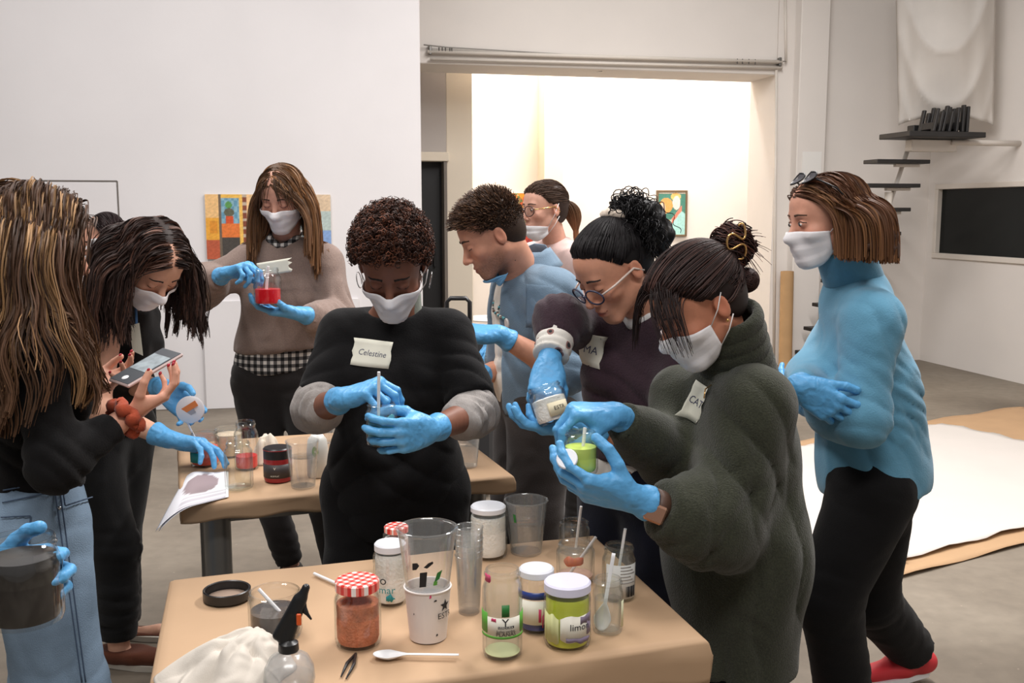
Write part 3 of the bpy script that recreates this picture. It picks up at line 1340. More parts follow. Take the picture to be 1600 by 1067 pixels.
# ------------------------------------------------------------------ jars, cups and tools
G_CLEAR = glass('clear_glass', (0.982, 0.988, 0.986), 0.02, 1.0)
G_PLASTIC = glass('clear_plastic', (0.985, 0.985, 0.985), 0.09, 1.1, 0.06)
G_MILKY = glass('milky_plastic', (0.97, 0.97, 0.975), 0.2, 1.0, 0.13)
G_SMEAR = glass('smeared_glass', (0.978, 0.985, 0.978), 0.12, 1.0, 0.035)
G_GREEN = glass('greenish_glass', (0.972, 0.985, 0.968), 0.03, 1.0, 0.01)
G_WATER = glass('water', (0.97, 0.975, 0.975), 0.01, 0.9)
M_WHITE = mat('white_plastic', srgb(232, 232, 234), rough=0.35)
M_LIDW = mat('white_lid', srgb(228, 230, 236), rough=0.3)
M_BLACKP = mat('black_plastic', (0.012, 0.012, 0.013), rough=0.35)
M_INK = mat('dark_ink', srgb(38, 38, 42), rough=0.7)


def cyl_text(name, s, size, c, R, rad, ang, z, m, parent, squeeze=1.0):
    """lettering bent round a jar: R columns are jar x,y and axis"""
    o = text_mesh(name, s, size, V3(0, 0, 0), np.eye(3), m, parent, 0.0)
    me = o.data
    co = np.zeros(len(me.vertices) * 3, np.float32)
    me.vertices.foreach_get('co', co)
    co = co.reshape(-1, 3)
    a = ang + co[:, 0] * squeeze / rad
    rr = rad + 0.0018
    P = c + (np.cos(a) * rr)[:, None] * R[:, 0] + (np.sin(a) * rr)[:, None] * R[:, 1] + (z + co[:, 1])[:, None] * R[:, 2]
    me.vertices.foreach_set('co', P.astype(np.float32).ravel())
    me.update()
    return o


def patch(name, c, R, rad, a0, a1, z0, z1, m, parent, n=14, edge=0.0, seed=0, k=2):
    """label or smear on a jar wall between two angles and heights"""
    r = np.random.default_rng(seed)
    P = np.zeros((n, k, 3))
    JJ = r.normal(size=(n, 2)) * edge
    for _ in range(2):
        JJ[1:-1] = (JJ[:-2] + JJ[2:] + JJ[1:-1]) / 3
    for i, a in enumerate(np.linspace(a0, a1, n)):
        j0, j1 = JJ[i]
        for j in range(k):
            z = (z0 + j0) + (z1 + j1 - z0 - j0) * j / (k - 1)
            P[i, j] = c + R[:, 0] * rad * math.cos(a) + R[:, 1] * rad * math.sin(a) + R[:, 2] * z
    return MB().sheet(P, 0.0006).build(name, m, parent, True)


def jar_profile(r, h, neck, sh, base=0.006, t=0.0025):
    """outside and inside of a jar wall"""
    zs = h - sh
    out = [(r * 0.86, 0.0), (r * 0.95, 0.002), (r, base + 0.004), (r, zs)]
    for q in (0.25, 0.5, 0.75, 1.0):
        s = q * q * (3 - 2 * q)
        out.append((r + (neck - r) * s, zs + sh * 0.55 * q))
    out += [(neck, h - sh * 0.36), (neck + 0.0018, h - sh * 0.3), (neck + 0.0018, h - sh * 0.22), (neck, h - sh * 0.17), (neck, h - 0.003), (neck - 0.001, h)]
    ins = [(max(p[0] - t, 0.001), max(p[1], base)) for p in out[2:]]
    ins[0] = (r * 0.9 - t, base)
    return out, ins


def inner_r(r, h, neck, sh, z, t=0.004):
    zs = h - sh
    if z <= zs:
        return r - t
    q = min(1, (z - zs) / (sh * 0.55))
    return r + (neck - r) * q * q * (3 - 2 * q) - t


FACE = math.radians(-90)      # jar angle that looks at the camera


def jar(label, base, r, h, neck=None, sh=None, g=None, fill=None, lid=None, tilt=None, name='glass_jar', cat='jar',
        group=None, labels=(), fill_top=None, n=36):
    """fill = (material, z0, z1); lid = (material, height, extra radius)"""
    neck = neck or r * 0.82
    sh = sh or h * 0.22
    base = np.asarray(base, float)
    R = np.eye(3) if tilt is None else tilt
    e = empty(name, base, label, cat, group)
    out, ins = jar_profile(r, h, neck, sh)
    m = MB()
    m.lathe(out + ins[::-1], base, R, n)
    m.lathe([(0.0005, 0.0015), (r * 0.86, 0.0)], base, R, n)
    m.lathe([(r * 0.9 - 0.0025, 0.006), (0.0005, 0.006)], base, R, n)
    m.build('glass', g or G_CLEAR, e, 'auto')
    if fill:
        fm, z0, z1 = fill
        pr = [(0.0005, z0)]
        for z in np.linspace(z0, z1, 10):
            pr.append((inner_r(r, h, neck, sh, z) * (0.93 if z == z0 else 1), z))
        top = fill_top if fill_top is not None else 0.0
        pr += [(inner_r(r, h, neck, sh, z1) * 0.6, z1 + top * 0.7), (0.0005, z1 + top)]
        MB().lathe(pr, base, R, n).build('contents', fm, e, 'auto')
    if lid:
        lm, lh, ex = lid
        lr = neck + ex
        MB().lathe([(lr - 0.002, h - lh), (lr, h - lh + 0.0015), (lr, h - 0.002), (lr - 0.003, h + 0.001), (lr - 0.006, h + 0.0005), (0.0005, h)], base, R, n).build('lid', lm, e, 'auto')
    for q in labels:
        q(e, base, R, r, h)
    return e


def gingham():
    m = bpy.data.materials.new('red_gingham_lid')
    m.use_nodes = True
    nt = m.node_tree
    N, L = nt.nodes.new, nt.links.new
    b = nt.nodes['Principled BSDF']
    b.inputs['Roughness'].default_value = 0.3
    tc = N('ShaderNodeTexCoord')
    sp = N('ShaderNodeSeparateXYZ')
    mp = N('ShaderNodeMapping')
    mp.inputs['Rotation'].default_value = (0, 0, 0.5)
    L(tc.outputs['Object'], mp.inputs['Vector'])
    L(mp.outputs[0], sp.inputs[0])
    vals = []
    for ax in (0, 1):
        mu = N('ShaderNodeMath')
        mu.operation = 'MULTIPLY'
        mu.inputs[1].default_value = 72.0
        L(sp.outputs[ax], mu.inputs[0])
        fr = N('ShaderNodeMath')
        fr.operation = 'FRACT'
        L(mu.outputs[0], fr.inputs[0])
        gt = N('ShaderNodeMath')
        gt.operation = 'GREATER_THAN'
        gt.inputs[1].default_value = 0.5
        L(fr.outputs[0], gt.inputs[0])
        vals.append(gt.outputs[0])
    ad = N('ShaderNodeMath')
    ad.operation = 'ADD'
    L(vals[0], ad.inputs[0])
    L(vals[1], ad.inputs[1])
    hf = N('ShaderNodeMath')
    hf.operation = 'MULTIPLY'
    hf.inputs[1].default_value = 0.5
    L(ad.outputs[0], hf.inputs[0])
    cr = N('ShaderNodeValToRGB')
    cr.color_ramp.interpolation = 'CONSTANT'
    cr.color_ramp.elements[0].color = (*srgb(240, 232, 228), 1)
    cr.color_ramp.elements[1].position = 0.75
    cr.color_ramp.elements[1].color = (*srgb(212, 44, 40), 1)
    el = cr.color_ramp.elements.new(0.25)
    el.color = (*srgb(232, 130, 118), 1)
    L(hf.outputs[0], cr.inputs[0])
    L(cr.outputs[0], b.inputs['Base Color'])
    return m


M_GING = gingham()
M_TERRA = mat('terracotta_powder', srgb(196, 116, 82), rough=0.95, var=0.22, vscale=60, bump=0.8, bscale=220)
M_POWDER = mat('white_powder', srgb(240, 238, 232), rough=0.95, var=0.04, vscale=50, bump=0.6, bscale=180)
M_LIME = mat('lime_paint', srgb(206, 214, 62), rough=0.3, var=0.08, vscale=30)
M_RED = mat('red_paint', srgb(206, 26, 38), rough=0.25)
M_TEAL = mat('teal_paint', srgb(64, 158, 168), rough=0.3, var=0.1, vscale=40)
M_BLUE = mat('blue_paint', srgb(44, 62, 130), rough=0.3)
M_CORAL = mat('coral_paint', srgb(224, 84, 66), rough=0.4, var=0.08, vscale=40)
M_ORANGE = mat('orange_paint', srgb(222, 116, 74), rough=0.4)
M_DARKLIQ = mat('dark_rinse', srgb(72, 66, 64), rough=0.15, var=0.1, vscale=30)
M_BLACKPAINT = mat('black_grey_paint', srgb(48, 40, 38), rough=0.3, var=0.2, vscale=20)
M_LAB = mat('label_paper', srgb(232, 228, 214), rough=0.6)
M_LABG = mat('label_green', srgb(92, 164, 60), rough=0.5)
M_DGREEN = mat('label_dark_green', srgb(40, 118, 50), rough=0.5)
M_TEALINK = mat('teal_ink', srgb(40, 140, 146), rough=0.6)
M_MAG = mat('magenta_smear', srgb(206, 60, 110), rough=0.5)
M_PURPL = mat('purple_grey_print', srgb(130, 116, 138), rough=0.6)
Z1 = ZT + 0.0032


def mp(px, py, z=None):
    return on_z(px, py, Z1 if z is None else z)


def wpx(n, Y):
    return n * Y / F


def stick(name, label, cat, a, b, r=0.003, m=None, group=None):
    o = MB().tube([a, lerp(a, b, 0.5), b], r, 8).build(name, m or M_WHITE, None, 'auto')
    return tag(o, label, cat, group)


def spoon_mesh(tip, end, up, L_bowl=0.052, wid=0.017, hw=0.0034):
    """disposable spoon: bowl at tip, handle to end"""
    ax = nrm(end - tip)
    L = float(np.linalg.norm(end - tip))
    up = nrm(np.asarray(up) - ax * np.dot(up, ax))
    sd = np.cross(ax, up)
    n, k = 26, 7
    P = np.zeros((n, k, 3))
    for i in range(n):
        s = (i / (n - 1)) ** 1.6 * L
        if s < L_bowl:
            q = s / L_bowl
            w = wid * math.sqrt(max(0.0, 1 - (2 * q - 1) ** 2) * (1.0)) if q < 0.5 else wid * (1 - (q - 0.5) * 2) ** 0.9 + hw * min(1, (q - 0.5) * 2)
            dp = 0.009 * math.sin(math.pi * min(1, q * 1.05))
        else:
            w, dp = hw, 0.0
        w = max(w, 0.0004)
        for j in range(k):
            t = 2 * j / (k - 1) - 1
            P[i, j] = tip + ax * s + sd * w * t - up * (dp * (1 - t * t) - 0.001)
    return MB().sheet(P, 0.0012)


# --- near table, back row
b = mp(763, 868)
jar('white lidded jar of white powder behind the stack of clear cups', b, wpx(31, b[1]), wpx(84, b[1]), fill=(M_POWDER, 0.007, wpx(68, b[1])), lid=(M_LIDW, 0.013, 0.002), neck=wpx(27, b[1]))
b = mp(620, 888)
jar('jar with a red patterned lid rim, mostly hidden behind the paper cup', b, wpx(22, b[1]), wpx(72, b[1]), fill=(M_POWDER, 0.007, wpx(52, b[1])), lid=(M_GING, 0.014, 0.002))


def lettering(txt, size, dz, col, dang=0.0, sq=1.0):
    return lambda e, c, R, r, h: cyl_text('lettering', txt, size, c, R, r, FACE + dang, dz, col, e, sq)


def label_patch(m, a0, a1, z0, z1, name='label', edge=0.0, off=0.0006, seed=0, n=14):
    return lambda e, c, R, r, h: patch(name, c, R, r + off, FACE + a0, FACE + a1, z0, z1, m, e, n, edge, seed)


b = mp(611, 940)
Y = b[1]
jar('white lidded jar with teal handwriting beside the gingham lid jar', b, wpx(28, Y), wpx(100, Y), neck=wpx(24, Y), fill=(M_POWDER, 0.006, wpx(84, Y)), lid=(M_LIDW, 0.015, 0.002),
    labels=[lettering('no', 0.026, wpx(46, Y), M_INK, -0.5), lettering('mar', 0.02, wpx(30, Y), M_TEALINK, -0.1), label_patch(M_TEALINK, -0.15, 0.35, wpx(14, Y), wpx(20, Y), 'paint_smear', 0.004, 0.0006, 4)])

b = mp(560, 1004)
Y = b[1]
jar('jar of terracotta pigment with a red and white gingham lid', b, wpx(38, Y), wpx(108, Y), neck=wpx(33, Y), sh=wpx(34, Y), fill=(M_TERRA, 0.006, wpx(70, Y)), fill_top=0.006, lid=(M_GING, 0.018, 0.003))


# stacked cups: clear plastic cup pushed into a white paper cup
def cup(label, base, rb, rt, h, g, name='plastic_cup', cat='cup', lip=0.0018, water=None, group=None, extra=(), t=0.0009):
    e = empty(name, base, label, cat, group)
    pr = [(0.0005, 0.003), (rb * 0.9, 0.003), (rb * 0.93, 0.0), (rb, 0.0), (rb + (rt - rb) * 0.9, h * 0.9), (rt, h - lip * 2)]
    pr += [(rt + lip * math.cos(a), h - lip + lip * math.sin(a)) for a in np.linspace(-1.4, 3.6, 8)]
    pr += [(rb + (rt - rb) * 0.9 - t, h * 0.9), (rb - t, 0.004), (0.0005, 0.004)]
    MB().lathe(pr, base, None, 40).build('cup_wall', g, e, 'auto')
    if water:
        wm, z1 = water
        rr = rb + (rt - rb) * z1 / h - t - 0.0006
        MB().lathe([(0.0005, 0.0046), (rb - t - 0.0006, 0.0046), (rr, z1), (rr - 0.002, z1 - 0.0008), (0.0005, z1 - 0.0008)], base, None, 40).build('water', wm, e, 'auto')
    for q in extra:
        q(e, base, np.eye(3), rb, h)
    return e


b = mp(669, 994)
Y = b[1]
PC = mat('white_paper_cup', srgb(228, 218, 212), rough=0.6, var=0.02, vscale=20)
pcup = cup('white paper cup with black lettering and a star, holding a clear cup', b, wpx(30, Y), wpx(38, Y), wpx(88, Y), PC, 'paper_cup')


def cone_patch(parent, base, rb, rt, h, ang, z, pts, m, name='paint_smear', off=0.0008):
    """small flat mark on a tapering cup wall; pts in metres (along the wall, up)"""
    vs = []
    for (x, y) in pts:
        zz = z + y
        r = rb + (rt - rb) * zz / h + off
        a = FACE + ang + x / r
        vs.append(base + V3(r * math.cos(a), r * math.sin(a), zz))
    return MB().add(vs, [tuple(range(len(vs)))]).build(name, m, parent)


def cup_text(parent, base, rb, rt, h, txt, size, ang, z, m):
    o = cyl_text('lettering', txt, size, base, np.eye(3), rb + (rt - rb) * z / h + 0.001, FACE + ang, z, m, parent)
    return o


rb_, rt_, h_ = wpx(30, Y), wpx(38, Y), wpx(88, Y)
cup_text(pcup, b, rb_, rt_, h_, 'ESTR', 0.015, 0.95, wpx(46, Y), M_INK)
star = [(0.012 * (1 if i % 2 == 0 else 0.42) * math.sin(i * math.pi / 5), 0.012 * (1 if i % 2 == 0 else 0.42) * math.cos(i * math.pi / 5)) for i in range(10)]
cone_patch(pcup, b, rb_, rt_, h_, 0.95, wpx(62, Y), star, M_INK, 'star_mark')
for (an, z, sx, sy, mm) in ((0.42, 74, 0.003, 0.002, M_INK), (0.2, 82, 0.002, 0.004, M_MAG), (-0.6, 50, 0.001, 0.002, M_INK), (0.55, 14, 0.002, 0.0025, M_INK)):
    cone_patch(pcup, b, rb_, rt_, h_, an, wpx(z, Y), [(-sx, -sy), (sx, -sy * 0.4), (sx * 0.7, sy), (-sx * 0.5, sy * 0.7)], mm)
b2 = b + V3(0, 0, wpx(74, Y))
ccup = cup('clear plastic cup with black and green paint marks set in the paper cup', b2, wpx(34, Y), wpx(48, Y), wpx(112, Y), G_PLASTIC, lip=0.003)
r1, r2, h1 = wpx(34, Y), wpx(48, Y), wpx(112, Y)
blk = mat('black_paint_smear', (0.01, 0.01, 0.011), rough=0.6)
cone_patch(ccup, b2, r1, r2, h1, -0.12, wpx(36, Y), [(-0.006, -0.014), (0.006, -0.012), (0.009, 0.016), (-0.004, 0.014)], blk)
cone_patch(ccup, b2, r1, r2, h1, -0.35, wpx(58, Y), [(-0.008, -0.007), (0.0, -0.005), (0.006, 0.003), (0.003, 0.008), (-0.007, 0.006)], blk)
cone_patch(ccup, b2, r1, r2, h1, 0.12, wpx(62, Y), [(-0.008, -0.004), (-0.002, -0.006), (0.009, 0.003), (0.008, 0.007), (0.0, 0.004)], blk)
cone_patch(ccup, b2, r1, r2, h1, 0.5, wpx(40, Y), [(-0.006, -0.010), (0.004, -0.004), (0.009, 0.012), (-0.001, 0.008)], M_DGREEN)
cone_patch(ccup, b2, r1, r2, h1, 0.42, wpx(30, Y), [(-0.004, -0.004), (0.003, -0.004), (0.004, 0.003), (-0.003, 0.004)], M_LABG)

# stack of nested clear tumblers
b = mp(733, 956)
Y = b[1]
for i in range(6):
    cup('clear plastic tumbler, %s of the nested stack' % ('lowest', 'second lowest', 'third lowest', 'third highest', 'second highest', 'topmost')[i], b + V3(0.001 * (i % 2), 0, i * wpx(9.4, Y)), wpx(17, Y), wpx(22.5, Y), wpx(98, Y), G_PLASTIC, group='nested clear tumblers', lip=0.0012)

# tumbler of water
b = mp(822, 862)
Y = b[1]
tw = cup('large clear plastic tumbler half full of water on the near table', b, wpx(25, Y), wpx(34, Y), wpx(88, Y), G_PLASTIC, lip=0.0022, water=(G_WATER, wpx(50, Y)))
cone_patch(tw, b, wpx(25, Y), wpx(34, Y), wpx(88, Y), -0.6, wpx(64, Y), [(-0.003, -0.01), (0.003, -0.01), (0.002, 0.008), (-0.005, 0.009)], M_DGREEN)

# tall bean jar with printed label
b = mp(785, 1021)
Y = b[1]
r, h = wpx(32.5, Y), wpx(146, Y)
e = jar('tall empty jar with a green and white label on the near table', b, r, h, neck=wpx(28, Y), sh=wpx(34, Y), g=G_SMEAR,
        labels=[label_patch(M_LAB, -0.85, 1.1, wpx(44, Y), wpx(74, Y)), label_patch(M_LABG, -1.6, -0.8, wpx(46, Y), wpx(80, Y), 'label_band', off=0.0008),
                label_patch(M_LABG, 1.0, 1.7, wpx(46, Y), wpx(78, Y), 'label_band', off=0.0008), label_patch(M_LABG, -1.4, 1.4, wpx(39, Y), wpx(43, Y), 'label_band', off=0.0009),
                label_patch(M_DGREEN, -0.02, 0.36, wpx(76, Y), wpx(96, Y), 'label_tab'),
                label_patch(M_INK, -0.2, 0.6, wpx(56, Y), wpx(60, Y), 'label_bar', off=0.0009),
                lettering('Y', 0.02, wpx(66, Y), M_INK, 0.16), lettering('VERDURA', 0.0055, wpx(58, Y), M_LAB, 0.18), lettering('Judias verdes', 0.0065, wpx(52, Y), M_INK, 0.18, 0.9),
                lettering('PLANAS', 0.0095, wpx(46.5, Y), M_INK, 0.2), label_patch(M_MAG, -1.3, -0.7, h - wpx(18, Y), h - wpx(4, Y), 'paint_smear', 0.002, -0.004, 2),
                label_patch(M_MAG, -0.55, -0.3, wpx(68, Y), wpx(73, Y), 'paint_smear', 0.001, 0.001, 5)],
        fill=(mat('greenish_dregs', srgb(196, 198, 150), rough=0.4), 0.0062, 0.0075))

# blue paint jar with white lid
b = mp(838, 982)
Y = b[1]
jar('white lidded jar of blue paint with a pink smeared label', b, wpx(29, Y), wpx(104, Y), neck=wpx(26, Y), fill=(M_BLUE, 0.006, wpx(22, Y)), lid=(M_LIDW, 0.014, 0.003),
    labels=[label_patch(M_BLUE, -1.5, 1.5, wpx(60, Y), wpx(72, Y), 'label_band'), label_patch(M_LAB, -1.3, 1.2, wpx(18, Y), wpx(58, Y)),
            label_patch(M_MAG, 0.1, 0.24, wpx(22, Y), wpx(44, Y), 'paint_smear', 0.003, 0.0012, 1, 5), label_patch(M_MAG, 0.3, 0.42, wpx(18, Y), wpx(36, Y), 'paint_smear', 0.003, 0.0012, 8, 5)])

# lime jar
b = mp(886, 1004)
Y = b[1]
jar('lime yellow jar with a pale lavender lid at the table edge', b, wpx(39, Y), wpx(106, Y), neck=wpx(35.5, Y), sh=wpx(30, Y), fill=(M_LIME, 0.005, wpx(82, Y)), lid=(mat('lavender_lid', srgb(222, 220, 240), rough=0.3), 0.017, 0.003),
    labels=[label_patch(M_LAB, -0.35, 1.1, wpx(18, Y), wpx(60, Y), edge=0.002, seed=3), label_patch(mat('worn_label', srgb(205, 206, 150), rough=0.7), -1.2, -0.4, wpx(14, Y), wpx(58, Y), 'label_remnant', 0.004, seed=6),
            label_patch(M_PURPL, -0.1, 1.05, wpx(18, Y), wpx(24, Y), 'print_band', 0.003, 0.0012, 7, 18), label_patch(M_PURPL, 0.5, 1.08, wpx(48, Y), wpx(58, Y), 'print_band', 0.003, 0.0012, 9, 10),
            label_patch(M_PURPL, 0.85, 1.1, wpx(26, Y), wpx(48, Y), 'print_band', 0.002, 0.0012, 11, 6), lettering('limon', 0.017, wpx(42, Y), M_INK, 0.5)])

# small jars at the back right
b = mp(897, 862)
Y = b[1]
jar('small clear jar with a white stick behind the orange smeared jar', b, wpx(25, Y), wpx(52, Y), neck=wpx(22, Y))
stick('mixing_stick', 'white stick in the small clear jar farthest back', 'stick', b + V3(0.004, 0.004, 0.008), pt(908, 791, Y - 0.01))
b = mp(899, 905)
Y = b[1]
jar('clear jar smeared with orange paint beside the barcode jar', b, wpx(31, Y), wpx(62, Y), neck=wpx(27, Y), g=G_SMEAR, fill=(mat('pale_orange_wash', srgb(214, 168, 148), rough=0.4), 0.006, 0.012),
    labels=[label_patch(M_ORANGE, -0.8, 0.4, wpx(32, Y), wpx(46, Y), 'paint_smear', 0.003, -0.004, 3), label_patch(M_ORANGE, -0.5, 0.1, wpx(12, Y), wpx(20, Y), 'paint_smear', 0.003, -0.004, 5)])
stick('mixing_stick', 'white stick leaning right out of the orange smeared jar', 'stick', b + V3(-0.012, -0.004, 0.014), pt(931, 839, Y - 0.02))
b = mp(966, 932)
Y = b[1]


def barcode(e, c, R, r, h):
    for i in range(9):
        patch('barcode_line', c, R, r + 0.0013, FACE + 0.35 + i * 0.075, FACE + 0.35 + i * 0.075 + (0.05 if i % 3 else 0.025), h * 0.1, h * 0.3, M_INK, e, 2)
    for i in range(6):
        patch('text_line', c, R, r + 0.0013, FACE + 0.0, FACE + 0.95 - 0.15 * (i % 3), h * (0.36 + 0.06 * i), h * (0.375 + 0.06 * i), mat('grey_print', srgb(150, 148, 146), rough=0.7), e, 5)


jar('clear jar with a white barcode label at the right table edge', b, wpx(27, Y), wpx(88, Y), neck=wpx(23, Y), sh=wpx(26, Y), g=G_GREEN,
    labels=[label_patch(mat('grey_white_label', srgb(206, 206, 202), rough=0.6), -0.9, 1.2, wpx(6, Y), wpx(62, Y)), barcode])
stick('mixing_stick', 'white stick standing in the barcode jar', 'stick', b + V3(-0.006, 0.0, 0.01), pt(977, 826, Y - 0.01))
b = mp(949, 985)
Y = b[1]
jar('small clear jar holding a white plastic spoon beside the lime jar', b, wpx(25, Y), wpx(90, Y), neck=wpx(22, Y), sh=wpx(28, Y), g=G_SMEAR, fill=(G_WATER, 0.006, wpx(56, Y)),
    labels=[label_patch(mat('cream_strip', srgb(214, 214, 180), rough=0.6), 0.95, 1.35, wpx(12, Y), wpx(56, Y))])
sm = spoon_mesh(pt(938, 985, b[1] - 0.008), pt(959, 864, b[1] + 0.006), V3(-0.1, -1, 0.1), 0.05, 0.0155)
tag(sm.build('plastic_spoon', M_WHITE, None, True), 'white plastic spoon standing in the small clear jar', 'spoon')

# on the table front
sm = spoon_mesh(mp(583, 1028) + V3(0, 0, 0.007), mp(717, 1029) + V3(0, 0, 0.006), V3(0, 0, 1), 0.055, 0.0165)
tag(sm.build('plastic_spoon', M_WHITE, None, True), 'white plastic spoon lying on the near table', 'spoon')
tz = empty('tweezers', mp(545, 1040), 'black tweezers lying on the near table beside the spoon', 'tweezers')
hd, t1, t2 = mp(556, 1024), mp(533, 1060), mp(541, 1063)
for t in (t1, t2):
    MB().tube([hd + V3(0, 0, 0.003), lerp(hd, t, 0.45) + V3(0.004 if t is t2 else -0.004, 0, 0.004), t + V3(0, 0, 0.003)], [0.0025, 0.0032, 0.0012], 6).build('arm', M_BLACKP, tz, True)
stick('straw', 'white straw lying behind the gingham lid jar', 'straw', mp(491, 899) + V3(0, 0, 0.004), mp(540, 921) + V3(0, 0, 0.004), 0.0034)
b = mp(355, 935)
e = empty('jar_lid', b, 'large black screw lid lying upside down on the near table', 'lid')
R0 = wpx(38, b[1])
MB().lathe([(0.0005, 0.001), (R0 * 0.95, 0.001), (R0, 0.003), (R0, 0.02), (R0 - 0.002, 0.0215), (R0 - 0.0045, 0.02), (R0 - 0.0045, 0.003), (0.0005, 0.003)], b, None, 48).build('rim', M_BLACKP, e, 'auto')
MB().lathe([(0.0005, 0.0042), (R0 - 0.006, 0.0042), (R0 - 0.006, 0.0034)], b, None, 40).build('liner', mat('grey_liner', srgb(172, 150, 134), rough=0.3), e, True)
b = mp(431, 992)
Y = b[1]
jar('wide clear jar of dark rinse water behind the spray bottle', b, wpx(43, Y), wpx(76, Y), neck=wpx(41, Y), sh=wpx(14, Y), fill=(M_DARKLIQ, 0.006, wpx(44, Y)))
stick('mixing_stick', 'white stick standing in the dark rinse water', 'stick', b + V3(0.012, -0.006, wpx(40, Y)), pt(404, 920, Y), 0.0034)


def spray_bottle():
    b = mp(453, 1083)
    Y = b[1]
    e = empty('spray_bottle', b, 'clear round spray bottle with a black trigger head on the near table', 'spray bottle')
    k = wpx(1, Y)
    pr = [(0.0005, 0.002), (30 * k, 0.0), (38 * k, 6 * k), (42 * k, 26 * k), (40 * k, 46 * k), (32 * k, 62 * k), (20 * k, 70 * k), (14 * k, 73 * k), (14 * k, 78 * k), (12 * k, 78 * k), (12 * k, 72 * k), (30 * k, 59 * k), (38 * k, 44 * k), (40 * k, 26 * k), (36 * k, 8 * k), (0.0005, 4 * k)]
    MB().lathe(pr, b, None, 40).build('bottle', G_MILKY, e, True)
    MB().lathe([(0.0005, 5 * k), (35 * k, 8 * k), (39 * k, 24 * k), (38 * k, 30 * k), (0.0005, 30 * k)], b, None, 36).build('water', G_WATER, e, 'auto')
    t = b + V3(0, 0, 74 * k)
    m = MB()
    m.lathe([(16 * k, 0), (17 * k, 2 * k), (16 * k, 14 * k), (10 * k, 18 * k), (8 * k, 20 * k)], t, None, 20, True, True)
    m.build('collar', M_BLACKP, e, 'auto')
    s = Sdf()
    up = V3(0.32, 0, 0.95)
    p0 = t + V3(-0.004, 0, 16 * k)
    p1 = pt(470, 935, Y)
    p2 = pt(478, 918, Y)
    s.cone(p0, p1, 12 * k, 9 * k, 0.006, (V3(0, 1, 0), 0.75))
    s.cone(lerp(p0, p1, 0.7), p2, 10 * k, 6.5 * k, 0.006)
    s.cone(p1 + V3(-0.006, 0, 0), p0 + V3(-0.013, 0, 0.01), 6 * k, 8 * k, 0.006)
    V, Fq = s.mesh(0.0016)
    link('trigger_head', mesh_np('trigger_head', relax(V, Fq, 1), Fq), M_BLACKP, e)
    s = Sdf()
    s.cone(pt(474, 940, Y), pt(477, 955, Y), 4.5 * k, 3.6 * k, 0.004)
    s.cone(pt(477, 955, Y), pt(486, 967, Y), 3.6 * k, 2.0 * k, 0.004)
    V, Fq = s.mesh(0.0014)
    link('trigger', mesh_np('trigger', relax(V, Fq, 1), Fq), M_BLACKP, e)
    MB().box(pt(467, 968, Y - 0.012), (4 * k, 2 * k, 10 * k), None, 1.5 * k).build('orange_clip', mat('orange_plastic', srgb(226, 92, 34), rough=0.4), e)


spray_bottle()


def crumple(name, label, c, rx, ry, hz, m, seed, n=60, rot=0.0, peak=(.35, .35)):
    """cloth bunched on a table top: folds fan out from a raised peak"""
    r = np.random.default_rng(seed)
    ph = r.uniform(0, 6.28, 9)
    P = np.zeros((n, n, 3))
    for i in range(n):
        for j in range(n):
            u, v = 2 * i / (n - 1) - 1, 2 * j / (n - 1) - 1
            x, y = u * math.sqrt(1 - v * v / 2), v * math.sqrt(1 - u * u / 2)
            rad = math.hypot(x, y)
            ang = math.atan2(y, x)
            out = 1 + 0.10 * math.sin(3 * ang + ph[0]) + 0.06 * math.sin(7 * ang + ph[1])
            dx, dy = x - peak[0], y - peak[1]
            pr = math.hypot(dx, dy)
            pa = math.atan2(dy, dx)
            fan = abs(math.sin(2.5 * pa + ph[2] + 1.1 * math.sin(3.0 * pr + ph[3]))) ** .8 + .55 * abs(math.sin(5.5 * pa + ph[4] + 1.6 * pr))
            edge = 1 - rad ** 5
            hgt = hz * math.exp(-1.5 * pr * pr) * edge + hz * .42 * fan * min(1, pr * 1.6) * edge * (1 - .35 * pr) + .006 * math.sin(7 * x + ph[5]) * math.sin(6 * y + ph[6]) * edge
            xx, yy = x * rx * out, y * ry * out
            P[i, j] = c + V3(xx * math.cos(rot) - yy * math.sin(rot), xx * math.sin(rot) + yy * math.cos(rot), max(0.0015, hgt))
    o = MB().sheet(P, 0.002).build(name, m, None, True)
    return tag(o, label, 'cloth')


M_RAG = mat('white_rag', srgb(200, 192, 181), rough=0.95, var=0.04, vscale=12, bump=0.12, bscale=500, wrinkle=.5, wscale=16)
crumple('cloth_rag', 'crumpled white rag in the near left corner of the foreground table', mp(356, 1062), 0.105, 0.105, 0.06, M_RAG, 5)

# ------------------------------------------------------------------ rear table
b = mp(321, 726)
Y = b[1]
jar('jar of coral red paint with a teal label on the rear table', b, wpx(23, Y), wpx(54, Y), neck=wpx(20, Y), sh=wpx(12, Y), fill=(M_CORAL, 0.006, wpx(30, Y)), labels=[label_patch(mat('teal_label', srgb(30, 150, 150), rough=0.5), -0.95, -0.1, wpx(8, Y), wpx(24, Y))])
b = mp(358, 712)
Y = b[1]
jar('jar of orange paint behind the empty jars on the rear table', b, wpx(22, Y), wpx(46, Y), neck=wpx(20, Y), sh=wpx(10, Y), g=G_SMEAR, fill=(mat('cream_orange', srgb(216, 196, 170), rough=0.5, var=0.2, vscale=50), 0.006, wpx(36, Y)), fill_top=0.002)
b = mp(386, 732)
Y = b[1]
jar('tall clear jar with red paint at the bottom on the rear table', b, wpx(19, Y), wpx(78, Y), neck=wpx(15, Y), sh=wpx(22, Y), fill=(M_RED, 0.006, wpx(22, Y)))
b = mp(374, 762)
Y = b[1]
jar('empty clear jar standing beside the paper sheet on the rear table', b, wpx(22.5, Y), wpx(76, Y), neck=wpx(18, Y), sh=wpx(16, Y), g=G_GREEN)
b = mp(435, 750)
Y = b[1]
